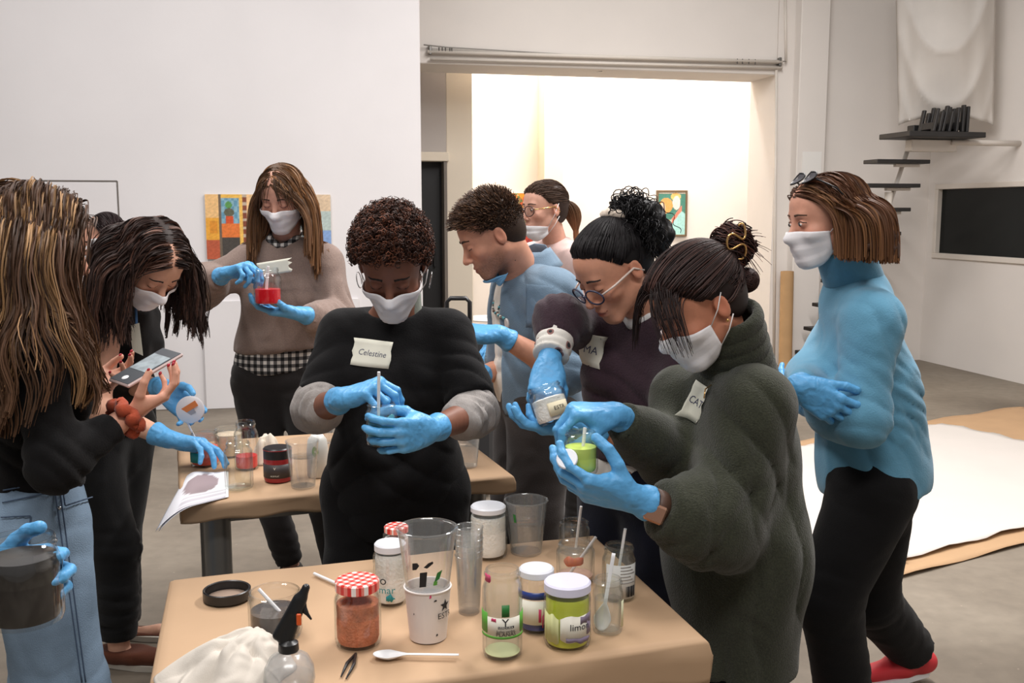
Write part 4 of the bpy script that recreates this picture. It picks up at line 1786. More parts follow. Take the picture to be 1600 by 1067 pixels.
jar('dark red jar with a black lid and charcoal label on the rear table', b, wpx(22.5, Y), wpx(54, Y), neck=wpx(22, Y), sh=wpx(8, Y), g=mat('dark_red_jar', srgb(150, 36, 40), rough=0.25), lid=(M_BLACKP, wpx(17, Y), 0.001),
    labels=[label_patch(mat('charcoal_label', srgb(60, 54, 54), rough=0.5), -1.3, 1.3, wpx(8, Y), wpx(30, Y)), lettering('v', 0.016, wpx(25, Y), M_LAB), lettering('ACRYLIC', 0.006, wpx(12, Y), M_LAB)])
b = mp(474, 760)
Y = b[1]
cup('clear plastic tumbler of water in front of the white bottle, rear table', b, wpx(19, Y), wpx(26, Y), wpx(76, Y), G_PLASTIC, water=(G_WATER, wpx(50, Y)))
b = mp(497, 744)
Y = b[1]
e = empty('squeeze_bottle', b, 'white squeeze bottle with a green leaf mark on the rear table', 'bottle')
k = wpx(1, Y)
MB().lathe([(0.0005, 0.001), (15 * k, 0), (17 * k, 3 * k), (17 * k, 44 * k), (15 * k, 60 * k), (9 * k, 69 * k), (0.0005, 71 * k)], b, None, 32).build('bottle', mat('bottle_white', srgb(222, 222, 216), rough=0.35), e, True)
leaf = [(0.011 * math.sin(t) * math.sin(t) + 0.001, 0.016 * math.cos(t)) if math.sin(t) >= 0 else (-0.007 * math.sin(t) ** 2, 0.016 * math.cos(t)) for t in np.linspace(0, 2 * math.pi, 14, False)]
cone_patch(e, b, 17 * k, 17 * k, 70 * k, -0.1, 44 * k, leaf, M_LABG, 'leaf_mark')
cyl_text('lettering', 'eco', 0.014, b, np.eye(3), 17 * k + 0.0005, FACE - 0.1, 28 * k, mat('pale_print', srgb(180, 186, 176), rough=0.6), e)
b = mp(515, 728)
Y = b[1]
cup('clear plastic tumbler beside the white bottle, half hidden by the grey sleeve', b, wpx(14, Y), wpx(19, Y), wpx(68, Y), G_PLASTIC, water=(G_WATER, wpx(40, Y)))
b = mp(731, 728)
Y = b[1]
cup('clear plastic tumbler of cloudy water at the right end of the rear table', b, wpx(15, Y), wpx(20, Y), wpx(56, Y), G_MILKY, water=(G_WATER, wpx(36, Y)))
crumple('cloth_rag', 'small crumpled beige rag on the rear table behind the dark red jar', mp(412, 722), 0.05, 0.045, 0.075, mat('beige_rag', srgb(206, 196, 180), rough=0.95, var=0.08, vscale=30), 12, 30)


def sheets():
    C = [mp(242, 806), mp(353, 778), mp(353, 738), mp(290, 742)]
    for k in range(2):
        n = 24
        P = np.zeros((n, n, 3))
        cols = []
        for i in range(n):
            for j in range(n):
                u, v = i / (n - 1), j / (n - 1)
                p = lerp(lerp(C[0], C[1], u), lerp(C[3], C[2], u), v)
                over = max(0, 0.52 - u - 0.28 * v)
                p = p + V3(0.006 * k, 0.004 * k, 0.0022 + 0.0016 * (1 - k) - 0.16 * over ** 2 + 0.006 * math.sin(u * 5) * v * (1 - u))
                P[i, j] = p
                d = ((u - 0.52) / 0.34) ** 2 + ((v - 0.62) / 0.3) ** 2
                cols.append(srgb(150, 134, 138) if d < 1 and k == 0 else (srgb(196, 192, 200) if (k == 0 and v < 0.3 and u > 0.3 and int(v * 30) % 2) else srgb(228, 228, 234)))
        g = MB().grid(P)
        o = g.build('printed_sheet', mat('printed_paper', (1, 1, 1), rough=0.7, attr=True), None, True, np.array(cols))
        md = o.modifiers.new('paper', 'SOLIDIFY')
        md.thickness = 0.0006
        tag(o, ('printed white sheet with a grey picture curling over the rear table edge', 'white sheet under the printed sheet at the rear table corner')[k], 'paper')


sheets()

# ------------------------------------------------------------------ trolley and lamp behind the rear table
tb = pt(735, 560, 5.2)
tb[2] = 0
e = empty('trolley_speaker', tb, 'black trolley speaker with a raised pull handle behind the black T-shirt', 'speaker')
m = MB()
m.box(tb + V3(0, 0, 0.46), (0.13, 0.12, 0.40), None, 0.03)
m.build('cabinet', mat('dark_speaker', (0.03, 0.03, 0.032), rough=0.6, bump=0.3, bscale=300), e)
m = MB()
hw = 0.06
z0, z1 = 0.8, pt(718, 466, 5.2)[2]
hc = pt(716, 466, 5.2)[0]
m.tube([V3(hc - hw, 5.2, z0), V3(hc - hw, 5.2, z1 - 0.02), V3(hc - hw + 0.02, 5.2, z1), V3(hc + hw - 0.02, 5.2, z1), V3(hc + hw, 5.2, z1 - 0.02), V3(hc + hw, 5.2, z0)], 0.012, 8)
m.build('pull_handle', M_BLACKP, e, True)
for sx in (-1, 1):
    MB().lathe([(0.02, -0.015), (0.05, -0.015), (0.055, 0), (0.05, 0.015), (0.02, 0.015)], tb + V3(sx * 0.12, 0.06, 0.055), axes_z((1, 0, 0), (0, 1, 0)), 20, True, True).build('wheel', M_BLACKP, e, 'auto')
MB().lathe([(0.0, 0.0), (0.085, 0), (0.09, 0.008), (0.08, 0.012), (0.03, -0.004), (0.0005, -0.004)], tb + V3(0, -0.122, 0.62), axes_z((0, -1, 0), (1, 0, 0)), 28).build('speaker_cone', M_BLACKP, e, True)
lb = RU * ab(on_b(770, 497, 10.6))[0] + RV * 10.6
zt2 = on_b(770, 496, 10.6)[2]
e = empty('pedestal_table', lb, 'round white pedestal table in the back room behind the man', 'table')
MB().lathe([(0.0005, zt2 - 0.02), (0.3, zt2 - 0.02), (0.31, zt2 - 0.01), (0.3, zt2), (0.0005, zt2)], lb, None, 40).build('table_top', M_LIDW, e, 'auto')
MB().lathe([(0.2, 0), (0.2, 0.015), (0.03, 0.03), (0.03, zt2 - 0.02)], lb, None, 24, True).build('pedestal', M_LIDW, e, 'auto')
e = empty('lamp_stand', lb + RZ * zt2, 'thin white lamp stand on the round table in the back room', 'lamp')
MB().tube([lb + RZ * zt2, lb + RZ * (zt2 + 0.9)], 0.008, 8).build('pole', M_LIDW, e, True)
MB().lathe([(0.07, 0), (0.07, 0.01), (0.01, 0.02)], lb + RZ * (zt2), None, 24, True, True).build('base', M_LIDW, e, 'auto')
MB().lathe([(0.12, 0), (0.08, 0.16), (0.078, 0.16), (0.118, 0)], lb + RZ * (zt2 + 0.85), None, 24).build('lamp_shade', M_LAB, e, True)

# ------------------------------------------------------------------ people: shared builders
def skin_mat():
    return mat('skin', (1, 1, 1), rough=0.5, attr=True, var=0.05, vscale=60, bump=0.06, bscale=350, spec=0.35, sss=0.0)


M_GLOVE = mat('nitrile_glove', srgb(92, 164, 216), rough=0.42, var=0.05, vscale=40, bump=0.3, bscale=130, spec=0.35, wrinkle=.25, wscale=30)
M_MASK = mat('mask_fabric', srgb(244, 241, 243), rough=0.8, bump=0.08, bscale=300)
M_LOOP = mat('ear_loop', srgb(232, 228, 226), rough=0.8)
M_HAIR = mat('hair', (1, 1, 1), rough=0.58, attr=True, spec=0.28)
M_TAPE = mat('masking_tape', srgb(226, 224, 208), rough=0.7, var=0.03, vscale=30)
M_PEN = mat('pen_ink', srgb(70, 72, 96), rough=0.7)
M_GOLD = mat('gold_metal', srgb(214, 170, 110), rough=0.25, metal=0.9)
M_SILVER = mat('silver_metal', srgb(190, 190, 190), rough=0.25, metal=0.9)

HANDS = {
    # finger curls in degrees (index, middle, ring, little) x (knuckle, middle joint, end joint), thumb way points
    'relaxed': ([(18, 22, 12), (22, 26, 14), (28, 30, 16), (34, 34, 18)], [(.042, .058, -.012), (.056, .088, -.020), (.060, .114, -.028)]),
    'flat': ([(8, 8, 5), (10, 8, 5), (12, 10, 6), (16, 12, 6)], [(.044, .055, -.008), (.062, .082, -.012), (.070, .106, -.016)]),
    'pinch': ([(52, 48, 22), (58, 52, 28), (64, 60, 30), (66, 66, 34)], [(.040, .054, -.034), (.040, .082, -.056), (.032, .104, -.072)]),
    'grip': ([(34, 42, 26), (36, 44, 28), (38, 46, 30), (42, 46, 30)], [(.044, .048, -.032), (.048, .074, -.056), (.040, .098, -.074)]),
    'wide': ([(22, 30, 18), (24, 32, 20), (26, 34, 22), (30, 36, 22)], [(.048, .045, -.030), (.060, .068, -.052), (.060, .092, -.070)]),
    'cradle': ([(14, 26, 20), (16, 28, 22), (20, 32, 22), (26, 36, 24)], [(.050, .050, -.018), (.064, .074, -.036), (.066, .098, -.054)]),
    'wrap': ([(30, 44, 28), (32, 46, 30), (34, 48, 30), (38, 48, 30)], [(.050, .050, -.006), (.066, .074, -.012), (.074, .100, -.022)]),
    'fist': ([(70, 80, 40), (74, 82, 42), (76, 84, 42), (78, 84, 42)], [(.038, .052, -.036), (.026, .074, -.052), (.006, .082, -.056)]),
}


def hand_sdf(wrist, fdir, palm, right, pose, sc=1.0, glove=True, cuff=0.045, arm=None):
    """hand reaching from the wrist along fdir, palm looking along palm"""
    R = frame(fdir, -np.asarray(palm, float))
    th = -1.0 if right else 1.0
    g = 0.0007 if glove else 0.0

    def w(p):
        return np.asarray(wrist) + R @ (np.asarray(p, float) * sc)
    curls, thumb = HANDS[pose]
    base = [(.030, .090, .001), (.010, .095, .003), (-.010, .090, .002), (-.029, .080, -.001)]
    ln = [(.043, .026, .021), (.047, .029, .022), (.043, .027, .022), (.034, .020, .019)]
    rad = [.0088, .0090, .0085, .0076]
    spread = [6, 1, -4, -10]
    S = Sdf()
    for i in range(4):
        b = V3(th * base[i][0], base[i][1], base[i][2])
        S.cone(w((th * base[i][0] * 0.62, 0.012, 0)), w(b), .0165 * sc, (.0118 + g) * sc, .012 * sc)
    S.ell(w((th * .026, .040, -.010)), np.array([.018, .032, .016]) * sc, R, .012 * sc)
    S.ell(w((-th * .024, .045, -.007)), np.array([.015, .034, .015]) * sc, R, .012 * sc)
    S.cone(w((0, -.01, 0)), w((0, .02, 0)), .0245 * sc, .024 * sc, .014 * sc, (R[:, 2], 0.78))
    tips = []
    for i in range(4):
        p = V3(th * base[i][0], base[i][1], base[i][2])
        a = 0.0
        sp = math.radians(spread[i]) * th
        r0 = rad[i] + g
        for j in range(3):
            a += math.radians(curls[i][j])
            d = V3(math.sin(sp), math.cos(sp) * math.cos(a), -math.sin(a))
            q = p + d * ln[i][j]
            r1 = r0 * (0.95 if j < 2 else 0.86)
            S.cone(w(p), w(q), r0 * sc, r1 * sc, (.006 if j == 0 else .003) * sc)
            p, r0 = q, r1
        tips.append(w(p))
    tp = [V3(th * .020, .022, -.006)] + [V3(th * q[0], q[1], q[2]) for q in thumb]
    rs = [.0155, .0125, .0104 + g, .0088 + g]
    for j in range(3):
        S.cone(w(tp[j]), w(tp[j + 1]), rs[j] * sc, rs[j + 1] * sc, (.009 if j == 0 else .003) * sc)
    tips.append(w(tp[3]))
    if glove:
        back = w((0, -cuff, 0)) if arm is None else np.asarray(wrist) + nrm(arm) * cuff * sc
        S.cone(w((0, 0, 0)), back, .0262 * sc, .0315 * sc, .008 * sc)
        ax = nrm(back - w((0, 0, 0)))
        S.cone(back - ax * 0.002, back + ax * 0.001, .0332 * sc, .0332 * sc, .003 * sc)
        S.cut(back + ax * 0.002, ax, 0.09 * sc, 0.002)
    return S, tips, w


class Person:
    def __init__(self, label, J, fwd, up=(0, 0, 1), hs=1.0, b=1.0, woman=True, skin=(226, 178, 152), lips=(196, 108, 100), cat='person'):
        self.J = {k: np.asarray(v, float) for k, v in J.items()}
        J = self.J
        self.hs, self.b, self.woman = hs, b, woman
        self.R = frame(fwd, up)
        self.hc = J['head']
        self.side = nrm(J['shR'] - J['shL'])
        self.up = nrm(J['neck'] - J['pel'])
        self.side = nrm(self.side - self.up * (self.side @ self.up))
        self.front = np.cross(self.up, self.side)
        self.RT = np.stack([self.side, self.front, self.up], 1)
        self.w = float(np.linalg.norm(J['shR'] - J['shL']))
        self.skin, self.lips = np.array(srgb(*skin)), np.array(srgb(*lips))
        self.e = empty('person', (J['pel'][0], J['pel'][1], 0), label, cat)
        self.H = Sdf()
        self.head(self.H)

    def lw(self, p):
        return self.hc + self.R @ (np.asarray(p, float) * self.hs)

    def wl(self, P):
        return ((np.asarray(P) - self.hc) @ self.R) / self.hs

    def head(self, S):
        h, R, w = self.hs, self.R, self.lw

        def ell(c, r, k=.02, sub=False):
            S.ell(w(c), np.array(r) * h, R, k * h, sub)

        def cone(a, b, ra, rb, k=.015, sub=False):
            S.cone(w(a), w(b), ra * h, rb * h, k * h, None, sub)
        m = 0.0 if self.woman else 1.0
        ell((0, -.018, .030), (.074, .094, .084))
        ell((0, .026, .036), (.062, .060, .058), .03)
        ell((0, .033, -.030), (.058 + .002 * m, .055, .066), .03)
        for s in (-1, 1):
            cone((s * .050, -.004, -.052), (s * .016, .064, -.104), .018 + .003 * m, .014 + .002 * m, .025)
            ell((s * .042, .058, -.028), (.021, .021, .018), .018)
        ell((0, .070, -.103), (.021 + .003 * m, .017, .015), .018)
        ell((0, .074, -.070), (.029, .019, .028), .018)
        cone((-.032, .074, .019), (.032, .074, .019), .010 + .001 * m, .010 + .001 * m, .016)
        for s in (-1, 1):
            ell((s * .031, .093, .001), (.018, .011, .0115), .012, True)
            ell((s * .031, .0765, -.001), (.0145, .0128, .0110), .004)
        cone((0, .082, .006), (0, .1065, -.034), .0075, .0108, .012)
        ell((0, .1055, -.037), (.0105, .0105, .0085), .006)
        for s in (-1, 1):
            ell((s * .0115, .094, -.041), (.0075, .0095, .0068), .005)
        ell((0, .0905, -.0665), (.021, .0085, .0055), .006)
        ell((0, .0885, -.0785), (.0185, .0088, .0062), .006)
        cone((-.021, .0955, -.0722), (.021, .0955, -.0722), .0016, .0016, .003, True)
        for s in (-1, 1):
            ell((s * .0765, -.012, -.010), (.0075, .0165, .0285), .006)
            ell((s * .0845, -.009, -.006), (.0058, .0095, .017), .004, True)

    def neckop(self, S, g=0.0):
        J, b = self.J, self.b
        r = (0.050 if self.woman else 0.057) * b
        S.cone(J['neck'] - self.up * 0.03, self.lw((0, -.026, -.062)), r + 0.006 + g, r + g, .03)

    def torso(self, S, g=0.0, k=0.05, bust=1.0):
        J, b, w, RT = self.J, self.b, self.w, self.RT
        pel, neck = J['pel'], J['neck']
        L = float(np.linalg.norm(neck - pel))
        S.ell(lerp(pel, neck, .64), (w * .44 + g, .098 * b + g, L * .34 + g), RT, k)
        S.ell(lerp(pel, neck, .33), (w * .37 * b + g, .092 * b + g, L * .30 + g), RT, k)
        hipx = nrm(J['hipR'] - J['hipL'])
        Rh = frame(np.cross(self.up, hipx), self.up)
        S.ell(pel + self.up * 0.02, (.158 * b + g, .112 * b + g, .13 + g), Rh, k)
        for s in ('shL', 'shR'):
            S.cone(lerp(neck, pel, .10), J[s], .058 * b + g, .052 * b + g, k)
        if self.woman and bust > 0:
            for s in (-1, 1):
                S.ell(lerp(pel, neck, .60) + self.side * s * w * .22 + self.front * .070 * b, np.array([.062, .052, .062]) * b * bust + g, RT, k * 0.8)

    def limbs(self, S, g=0.0, legs=True):
        J, b = self.J, self.b
        for s in 'LR':
            S.cone(J['sh' + s], J['el' + s], .047 * b + g, .039 * b + g, .03)
            mid = lerp(J['el' + s], J['wr' + s], .28)
            S.cone(J['el' + s], mid, .038 * b + g, .038 * b + g, .02)
            S.cone(mid, J['wr' + s], .038 * b + g, .0255 * b + g, .02)
            if legs:
                S.cone(J['hip' + s], J['kn' + s], .082 * b + g, .056 * b + g, .04)
                S.cone(J['kn' + s], lerp(J['kn' + s], J['an' + s], .35), .054 * b + g, .052 * b + g, .02)
                S.cone(lerp(J['kn' + s], J['an' + s], .35), J['an' + s], .052 * b + g, .036 * b + g, .02)
                t = self.toe(s)
                S.cone(J['an' + s] - V3(0, 0, .03), J['an' + s] + t * .13 - V3(0, 0, J['an' + s][2] - .028), .032, .024, .02)

    def toe(self, s):
        f = self.J.get('toe' + s)
        if f is None:
            f = V3(self.front[0], self.front[1], 0)
        return nrm(V3(f[0], f[1], 0))

    def body(self, res=.009, fine=.0032, beard=None, extra=(), handcol=None):
        S = Sdf()
        self.torso(S, -0.012, .05, .9)
        self.limbs(S, -0.001)
        self.neckop(S)
        self.S_skin = S
        n = len(S.ops)
        S.ops += self.H.ops
        r = .165 * self.hs
        V, Fq = S.mesh(res, [(self.hc - r, self.hc + r, fine)])
        V = relax(V, Fq, 1, .4)
        q = self.wl(V)
        C = np.tile(self.skin, (len(V), 1))

        def blob(c, rr, col, f):
            d = (((q - np.array(c)) / np.array(rr)) ** 2).sum(1)
            wgt = (np.exp(-d) * f)[:, None]
            C[:] = C * (1 - wgt) + np.array(col) * wgt
        rosy = self.skin * np.array([1.0, .72, .68])
        for s in (-1, 1):
            blob((s * .042, .07, -.035), (.022, .03, .02), rosy, .55)
            blob((s * .082, -.01, -.01), (.012, .025, .035), rosy, .5)
            blob((s * .031, .085, .004), (.02, .02, .013), self.skin * np.array([.80, .70, .68]), .5)
        blob((0, .108, -.038), (.014, .014, .012), rosy, .5)
        if beard is not None:
            inb = (q[:, 2] < -.052 + .5 * np.maximum(0, .05 - q[:, 1])) & (q[:, 2] > -.16) & (q[:, 1] > -.02)
            f = np.clip((-.048 - q[:, 2] + .4 * np.maximum(0, .06 - q[:, 1])) / .02, 0, 1) * np.clip((q[:, 1] + .01) / .03, 0, 1) * (np.abs(q[:, 0]) < .09) * (q[:, 2] > -.135)
            r2 = np.random.default_rng(3).uniform(.6, 1.0, len(V))
            C[:] = C * (1 - (f * r2 * .75)[:, None]) + np.array(beard) * (f * r2 * .75)[:, None]
        blob((0, .098, -.0725), (.020, .014, .0075), self.lips, 1.0)
        me = mesh_np('body', V, Fq, C)
        if extra:
            allV, allF, allC = [V], [Fq], [C]
            off = len(V)
            for (V2, F2, C2) in extra:
                allV.append(V2)
                allF.append(F2 + off)
                allC.append(C2)
                off += len(V2)
            me = mesh_np('body', np.concatenate(allV), np.concatenate(allF), np.concatenate(allC))
        self.body_o = link('body', me, skin_mat(), self.e)
        return self.body_o

    # ---- face details laid on the skin
    def face_y(self, x, z, off=0.0):
        x, z = np.atleast_1d(x).astype(float), np.atleast_1d(z).astype(float)
        ys = np.linspace(.14, .0, 71)
        P = np.stack([np.repeat(x[:, None], 71, 1), np.repeat(ys[None], len(x), 0), np.repeat(z[:, None], 71, 1)], -1)
        W = self.hc + (P * self.hs) @ self.R.T
        d = self.H.at(W)
        i = np.argmax(d < off * self.hs, axis=1)
        i = np.where((d < off * self.hs).any(1), i, 70)
        return ys[i]

    def decal(self, name, pts, rad, m, off=0.0005):
        pts = np.asarray(pts, float)
        y = self.face_y(pts[:, 0], pts[:, 1]) + off
        W = [self.lw((p[0], yy, p[1])) for p, yy in zip(pts, y)]
        MB().tube(W, np.asarray(rad) * self.hs if not np.isscalar(rad) else rad * self.hs, 6).build(name, m, self.body_o, True)

    def brows(self, col, z=.0225, th=.0026, tilt=.003):
        m = mat('brow_%d_%d_%d' % col, srgb(*col), rough=0.8)
        for s in (-1, 1):
            t = np.linspace(0, 1, 8)
            x = s * (.014 + .034 * t)
            zz = z + tilt * np.sin(t * math.pi * .8) - .004 * t * t
            self.decal('eyebrow', np.stack([x, zz], 1), th * (1 - .6 * t) + .0006, m, .0002)

    def eyes_closed(self, col=(40, 28, 24), z=-.006):
        m = mat('lash_%d_%d_%d' % col, srgb(*col), rough=0.8)
        for s in (-1, 1):
            t = np.linspace(-1, 1, 9)
            self.decal('eyelash', np.stack([s * (.031 + .0135 * t), z + .0032 * t * t - .001 * t], 1), .0011, m)

    def eyes_open(self, iris=(70, 50, 36), look=(0, 0), col=(40, 28, 24)):
        mw = mat('eye_white', srgb(226, 220, 214), rough=0.25)
        mi = mat('iris_%d_%d_%d' % iris, srgb(*iris), rough=0.15)
        ml = mat('lash_%d_%d_%d' % col, srgb(*col), rough=0.8)
        for s in (-1, 1):
            S = Sdf()
            S.ell(self.lw((s * .031, .0782, -.001)), np.array([.0118, .0122, .0062]) * self.hs, self.R)
            V, Fq = S.mesh(.0016)
            eye = link('eyeball', mesh_np('eyeball', V, Fq), mw, self.e)
            S = Sdf()
            S.ell(self.lw((s * .031 + look[0], .0868, -.001 + look[1])), np.array([.0050, .0048, .0054]) * self.hs, self.R)
            V, Fq = S.mesh(.0012)
            link('iris', mesh_np('iris', V, Fq), mi, eye)
            t = np.linspace(-1, 1, 9)
            self.decal('eyelash', np.stack([s * (.031 + .0145 * t), .0062 - .005 * t * t], 1), .0013, ml, .0012)

    def mask(self, low=0, lowh=.074, loops=True, drop=0.0, mat_=None):
        nu, nv = 41, 17
        P = np.zeros((nu, nv, 3))
        us, vs = np.linspace(-1, 1, nu), np.linspace(0, 1, nv)
        U, W = np.meshgrid(us, vs, indexing='ij')
        top = -.016 - .014 * np.abs(U) ** 1.5 - drop
        bot = -.122 + .034 * np.abs(U) ** 2.6 - drop * 0.6
        if low:
            top = low - .012 * np.abs(U)
            bot = low - lowh + .030 * np.abs(U) ** 2
        Zl = bot + (top - bot) * W
        th = U * 1.18
        rs = np.linspace(.150, .03, 61)
        D = np.stack([np.sin(th), np.cos(th), np.zeros_like(th)], -1)
        Q = D[:, :, None, :] * rs[None, None, :, None]
        Q[..., 2] += Zl[:, :, None]
        d = self.H.at(self.hc + (Q * self.hs) @ self.R.T)
        off = .004 * self.hs
        i = np.argmax(d < off, axis=2)
        hit = (d < off).any(2)
        r = np.where(hit, rs[i], .055)
        for _ in range(10):                      # taut cloth: bridges hollows, keeps the ridge of the nose and chin
            b = r.copy()
            b[1:-1] = .5 * (r[:-2] + r[2:])
            c = r.copy()
            c[:, 1:-1] = .5 * (r[:, :-2] + r[:, 2:])
            r = np.maximum(r, .5 * b + .5 * c)
        r = r + .003 + .0030 * (((W * 3.0 + .2) % 1.0) - .5) * (1 - np.abs(U) ** 3)
        r[:, 0] -= .003
        for i in range(nu):
            for j in range(nv):
                P[i, j] = self.lw((math.sin(th[i, j]) * r[i, j], math.cos(th[i, j]) * r[i, j], Zl[i, j]))
        o = MB().sheet(P, .0012).build('face_mask', mat_ or M_MASK, self.e, True)
        if loops:
            for s, i in ((-1, 0), (1, nu - 1)):
                for j, ez in ((nv - 2, .018), (1, -.036)):
                    a = P[i, j]
                    c = self.lw((s * .083, -.022, ez))
                    md = self.lw(tuple(lerp(self.wl(a), V3(s * .083, -.022, ez), .5) + V3(s * .007, .0, 0)))
                    MB().tube([a, md, c], .0013, 6).build('ear_loop', M_LOOP, o, True)
        return o

    def glasses(self, m, lens_r=(.0265, .0195), z=-.006, y=.104, temple=None, rad=.0017):
        e = None
        for s in (-1, 1):
            t = np.linspace(0, 2 * math.pi, 25)
            pts = [self.lw((s * (.034 + lens_r[0] * math.cos(a)), y - .010 * (math.cos(a) * .5 + .5), z + lens_r[1] * math.sin(a) * (1 - .12 * math.cos(a)))) for a in t]
            o = MB().tube(pts, rad * self.hs, 6, False).build('lens_rim' if e is not None else 'glasses', m, e or self.e, True)
            if e is None:
                e = o
            g = MB()
            c = np.mean(pts[:-1], 0)
            g.add([c] + pts[:-1], [(0, i + 1, (i + 1) % 24 + 1) for i in range(24)])
            g.build('lens', glass('spectacle_lens', (.93, .93, .93), .02, 1.2), e)
            MB().tube([self.lw((s * .0605, y - .012, z + .006)), self.lw((s * .074, y - .045, z + .008)), self.lw((s * .081, -.004, z + .012)), self.lw((s * .080, -.028, z - .012))], [rad * self.hs, rad * 1.3 * self.hs, rad * 1.3 * self.hs, rad * self.hs], 6).build('temple', temple or m, e, True)
        MB().tube([self.lw((-.009, y + .001, z + .004)), self.lw((0, y + .003, z + .006)), self.lw((.009, y + .001, z + .004))], rad * self.hs, 6).build('bridge', m, e, True)
        return e

    # ---- hair
    def scalp(self, n, line=None, seed=1, edge=0):
        r = np.random.default_rng(seed)
        D = r.normal(size=(n * (12 if edge else 4), 3))
        D /= np.linalg.norm(D, axis=1, keepdims=True)
        c = np.array([0, -.015, .03])
        ts = np.linspace(.06, .13, 36)
        P = c + D[:, None, :] * ts[None, :, None]
        d = self.H.at(self.hc + (P * self.hs) @ self.R.T)
        i = np.argmax(d > 0, axis=1)
        P = P[np.arange(len(D)), i]
        ys = line[0] if line else [-.12, -.04, -.008, .028, .052, .080, .12]
        zs = line[1] if line else [-.070, -.060, -.006, .030, .058, .070, .074]
        ok = P[:, 2] > np.interp(P[:, 1], ys, zs)
        ok &= ~((np.abs(P[:, 0]) > .068) & (P[:, 2] < .024) & (P[:, 1] > -.034))
        if edge:                               # extra roots along the hairline
            dz = P[:, 2] - np.interp(P[:, 1], ys, zs)
            e = ok & (dz < .009) & (P[:, 1] > -.02)
            k = np.concatenate([np.flatnonzero(ok)[:n], np.flatnonzero(e)[:edge]])
            return P[k], D[k]
        P, D = P[ok][:n], D[ok][:n]
        return P, D

    def grow(self, P, d0, steps, step, comb, coll, off, stick=0, jitter=.04, seed=0):
        """P, d0 in head space; comb(k, local points) gives the wanted direction in WORLD space and its pull"""
        r = np.random.default_rng(seed)
        X = self.hc + (P * self.hs) @ self.R.T
        d = d0 @ self.R.T
        out = [X.copy()]
        for k in range(steps):
            tgt, pull = comb(k, self.wl(X), X)
            d = d * (1 - pull) + tgt * pull + r.normal(size=d.shape) * jitter
            d /= np.linalg.norm(d, axis=1, keepdims=True) + 1e-9
            X = X + d * step
            if k < stick:
                sh = self.H.at(X)
                e = .003
                g = np.stack([self.H.at(X + e * np.eye(3)[i]) - sh for i in range(3)], -1)
                g /= np.linalg.norm(g, axis=1, keepdims=True) + 1e-9
                hang = (self.wl(X)[:, 2] > .03)[:, None]
                X = X - g * np.clip(sh - off, 0, .02)[:, None] * hang
            if coll is not None:
                sd = coll.at(X)
                near = sd < off
                if near.any():
                    Xn = X[near]
                    e = .003
                    g = np.stack([coll.at(Xn + e * np.eye(3)[i]) - sd[near] for i in range(3)], -1)
                    g /= np.linalg.norm(g, axis=1, keepdims=True) + 1e-9
                    X[near] = Xn + g * (off[near] - sd[near])[:, None]
                    d = X - out[-1]
                    d /= np.linalg.norm(d, axis=1, keepdims=True) + 1e-9
            out.append(X.copy())
        return np.stack(out)          # (steps+1, n, 3)


def strands_mesh(T, r0, r1, C, name='hair', sides=3, tipc=None, pw=1.0):
    """tubes along strands T (k,n,3); C (n,3) colours, tipc (n,3) colours at the tips"""
    k, n = T.shape[:2]
    t = np.gradient(T, axis=0)
    t /= np.linalg.norm(t, axis=2, keepdims=True) + 1e-9
    ref = np.array([.3, .5, .81])
    a = np.cross(t, ref)
    a /= np.linalg.norm(a, axis=2, keepdims=True) + 1e-9
    b = np.cross(t, a)
    q = np.linspace(0, 1, k)[:, None, None] ** pw
    if sides == 1:
        w = np.random.default_rng(n).uniform(0, 3.14, n)[None, :, None]
        a = np.cos(w) * a + np.sin(w) * b
        rr = (np.asarray(r0).reshape(1, -1, 1) * (1 - q) + np.asarray(r1).reshape(1, -1, 1) * q)
        V = np.stack([T - rr * a, T + rr * a], 2)
        idx = np.arange(k * n * 2).reshape(k, n, 2)
        cc = np.repeat(np.repeat(C[None, :, None, :], k, 0), 2, 2)
        if tipc is not None:
            qq = np.linspace(0, 1, k)[:, None, None, None]
            cc = cc * (1 - qq) + tipc[None, :, None, :] * qq
        return V.reshape(-1, 3), np.stack([idx[:-1, :, 0], idx[:-1, :, 1], idx[1:, :, 1], idx[1:, :, 0]], -1).reshape(-1, 4), cc.reshape(-1, 3)
    rr = (np.asarray(r0).reshape(1, -1, 1) * (1 - q) + np.asarray(r1).reshape(1, -1, 1) * q)
    V = np.stack([T + rr * (math.cos(2 * math.pi * s / sides) * a + math.sin(2 * math.pi * s / sides) * b) for s in range(sides)], 2)   # k,n,sides,3
    idx = np.arange(k * n * sides).reshape(k, n, sides)
    Fs = []
    for s in range(sides):
        s2 = (s + 1) % sides
        Fs.append(np.stack([idx[:-1, :, s], idx[:-1, :, s2], idx[1:, :, s2], idx[1:, :, s]], -1).reshape(-1, 4))
    cc = np.repeat(np.repeat(C[None, :, None, :], k, 0), sides, 2)
    if tipc is not None:
        qq = np.linspace(0, 1, k)[:, None, None, None]
        cc = cc * (1 - qq) + tipc[None, :, None, :] * qq
    return V.reshape(-1, 3), np.concatenate(Fs), cc.reshape(-1, 3)


def hair_obj(p, pieces, name='hair'):
    """joins strand bundles and under-masses [(V,F,C)...] into the person's hair"""
    V, Fq, C, off = [], [], [], 0
    for (v, f, c) in pieces:
        V.append(v)
        Fq.append(f + off)
        C.append(c)
        off += len(v)
    return link(name, mesh_np(name, np.concatenate(V), np.concatenate(Fq), np.concatenate(C)), M_HAIR, p.e)


def mass(S, res, col, jit=.15, seed=0):
    V, Fq = S.mesh(res)
    V = relax(V, Fq, 1)
    r = np.random.default_rng(seed)
    return V, Fq, np.array(col)[None] * (1 + r.uniform(-jit, jit, (len(V), 1)))


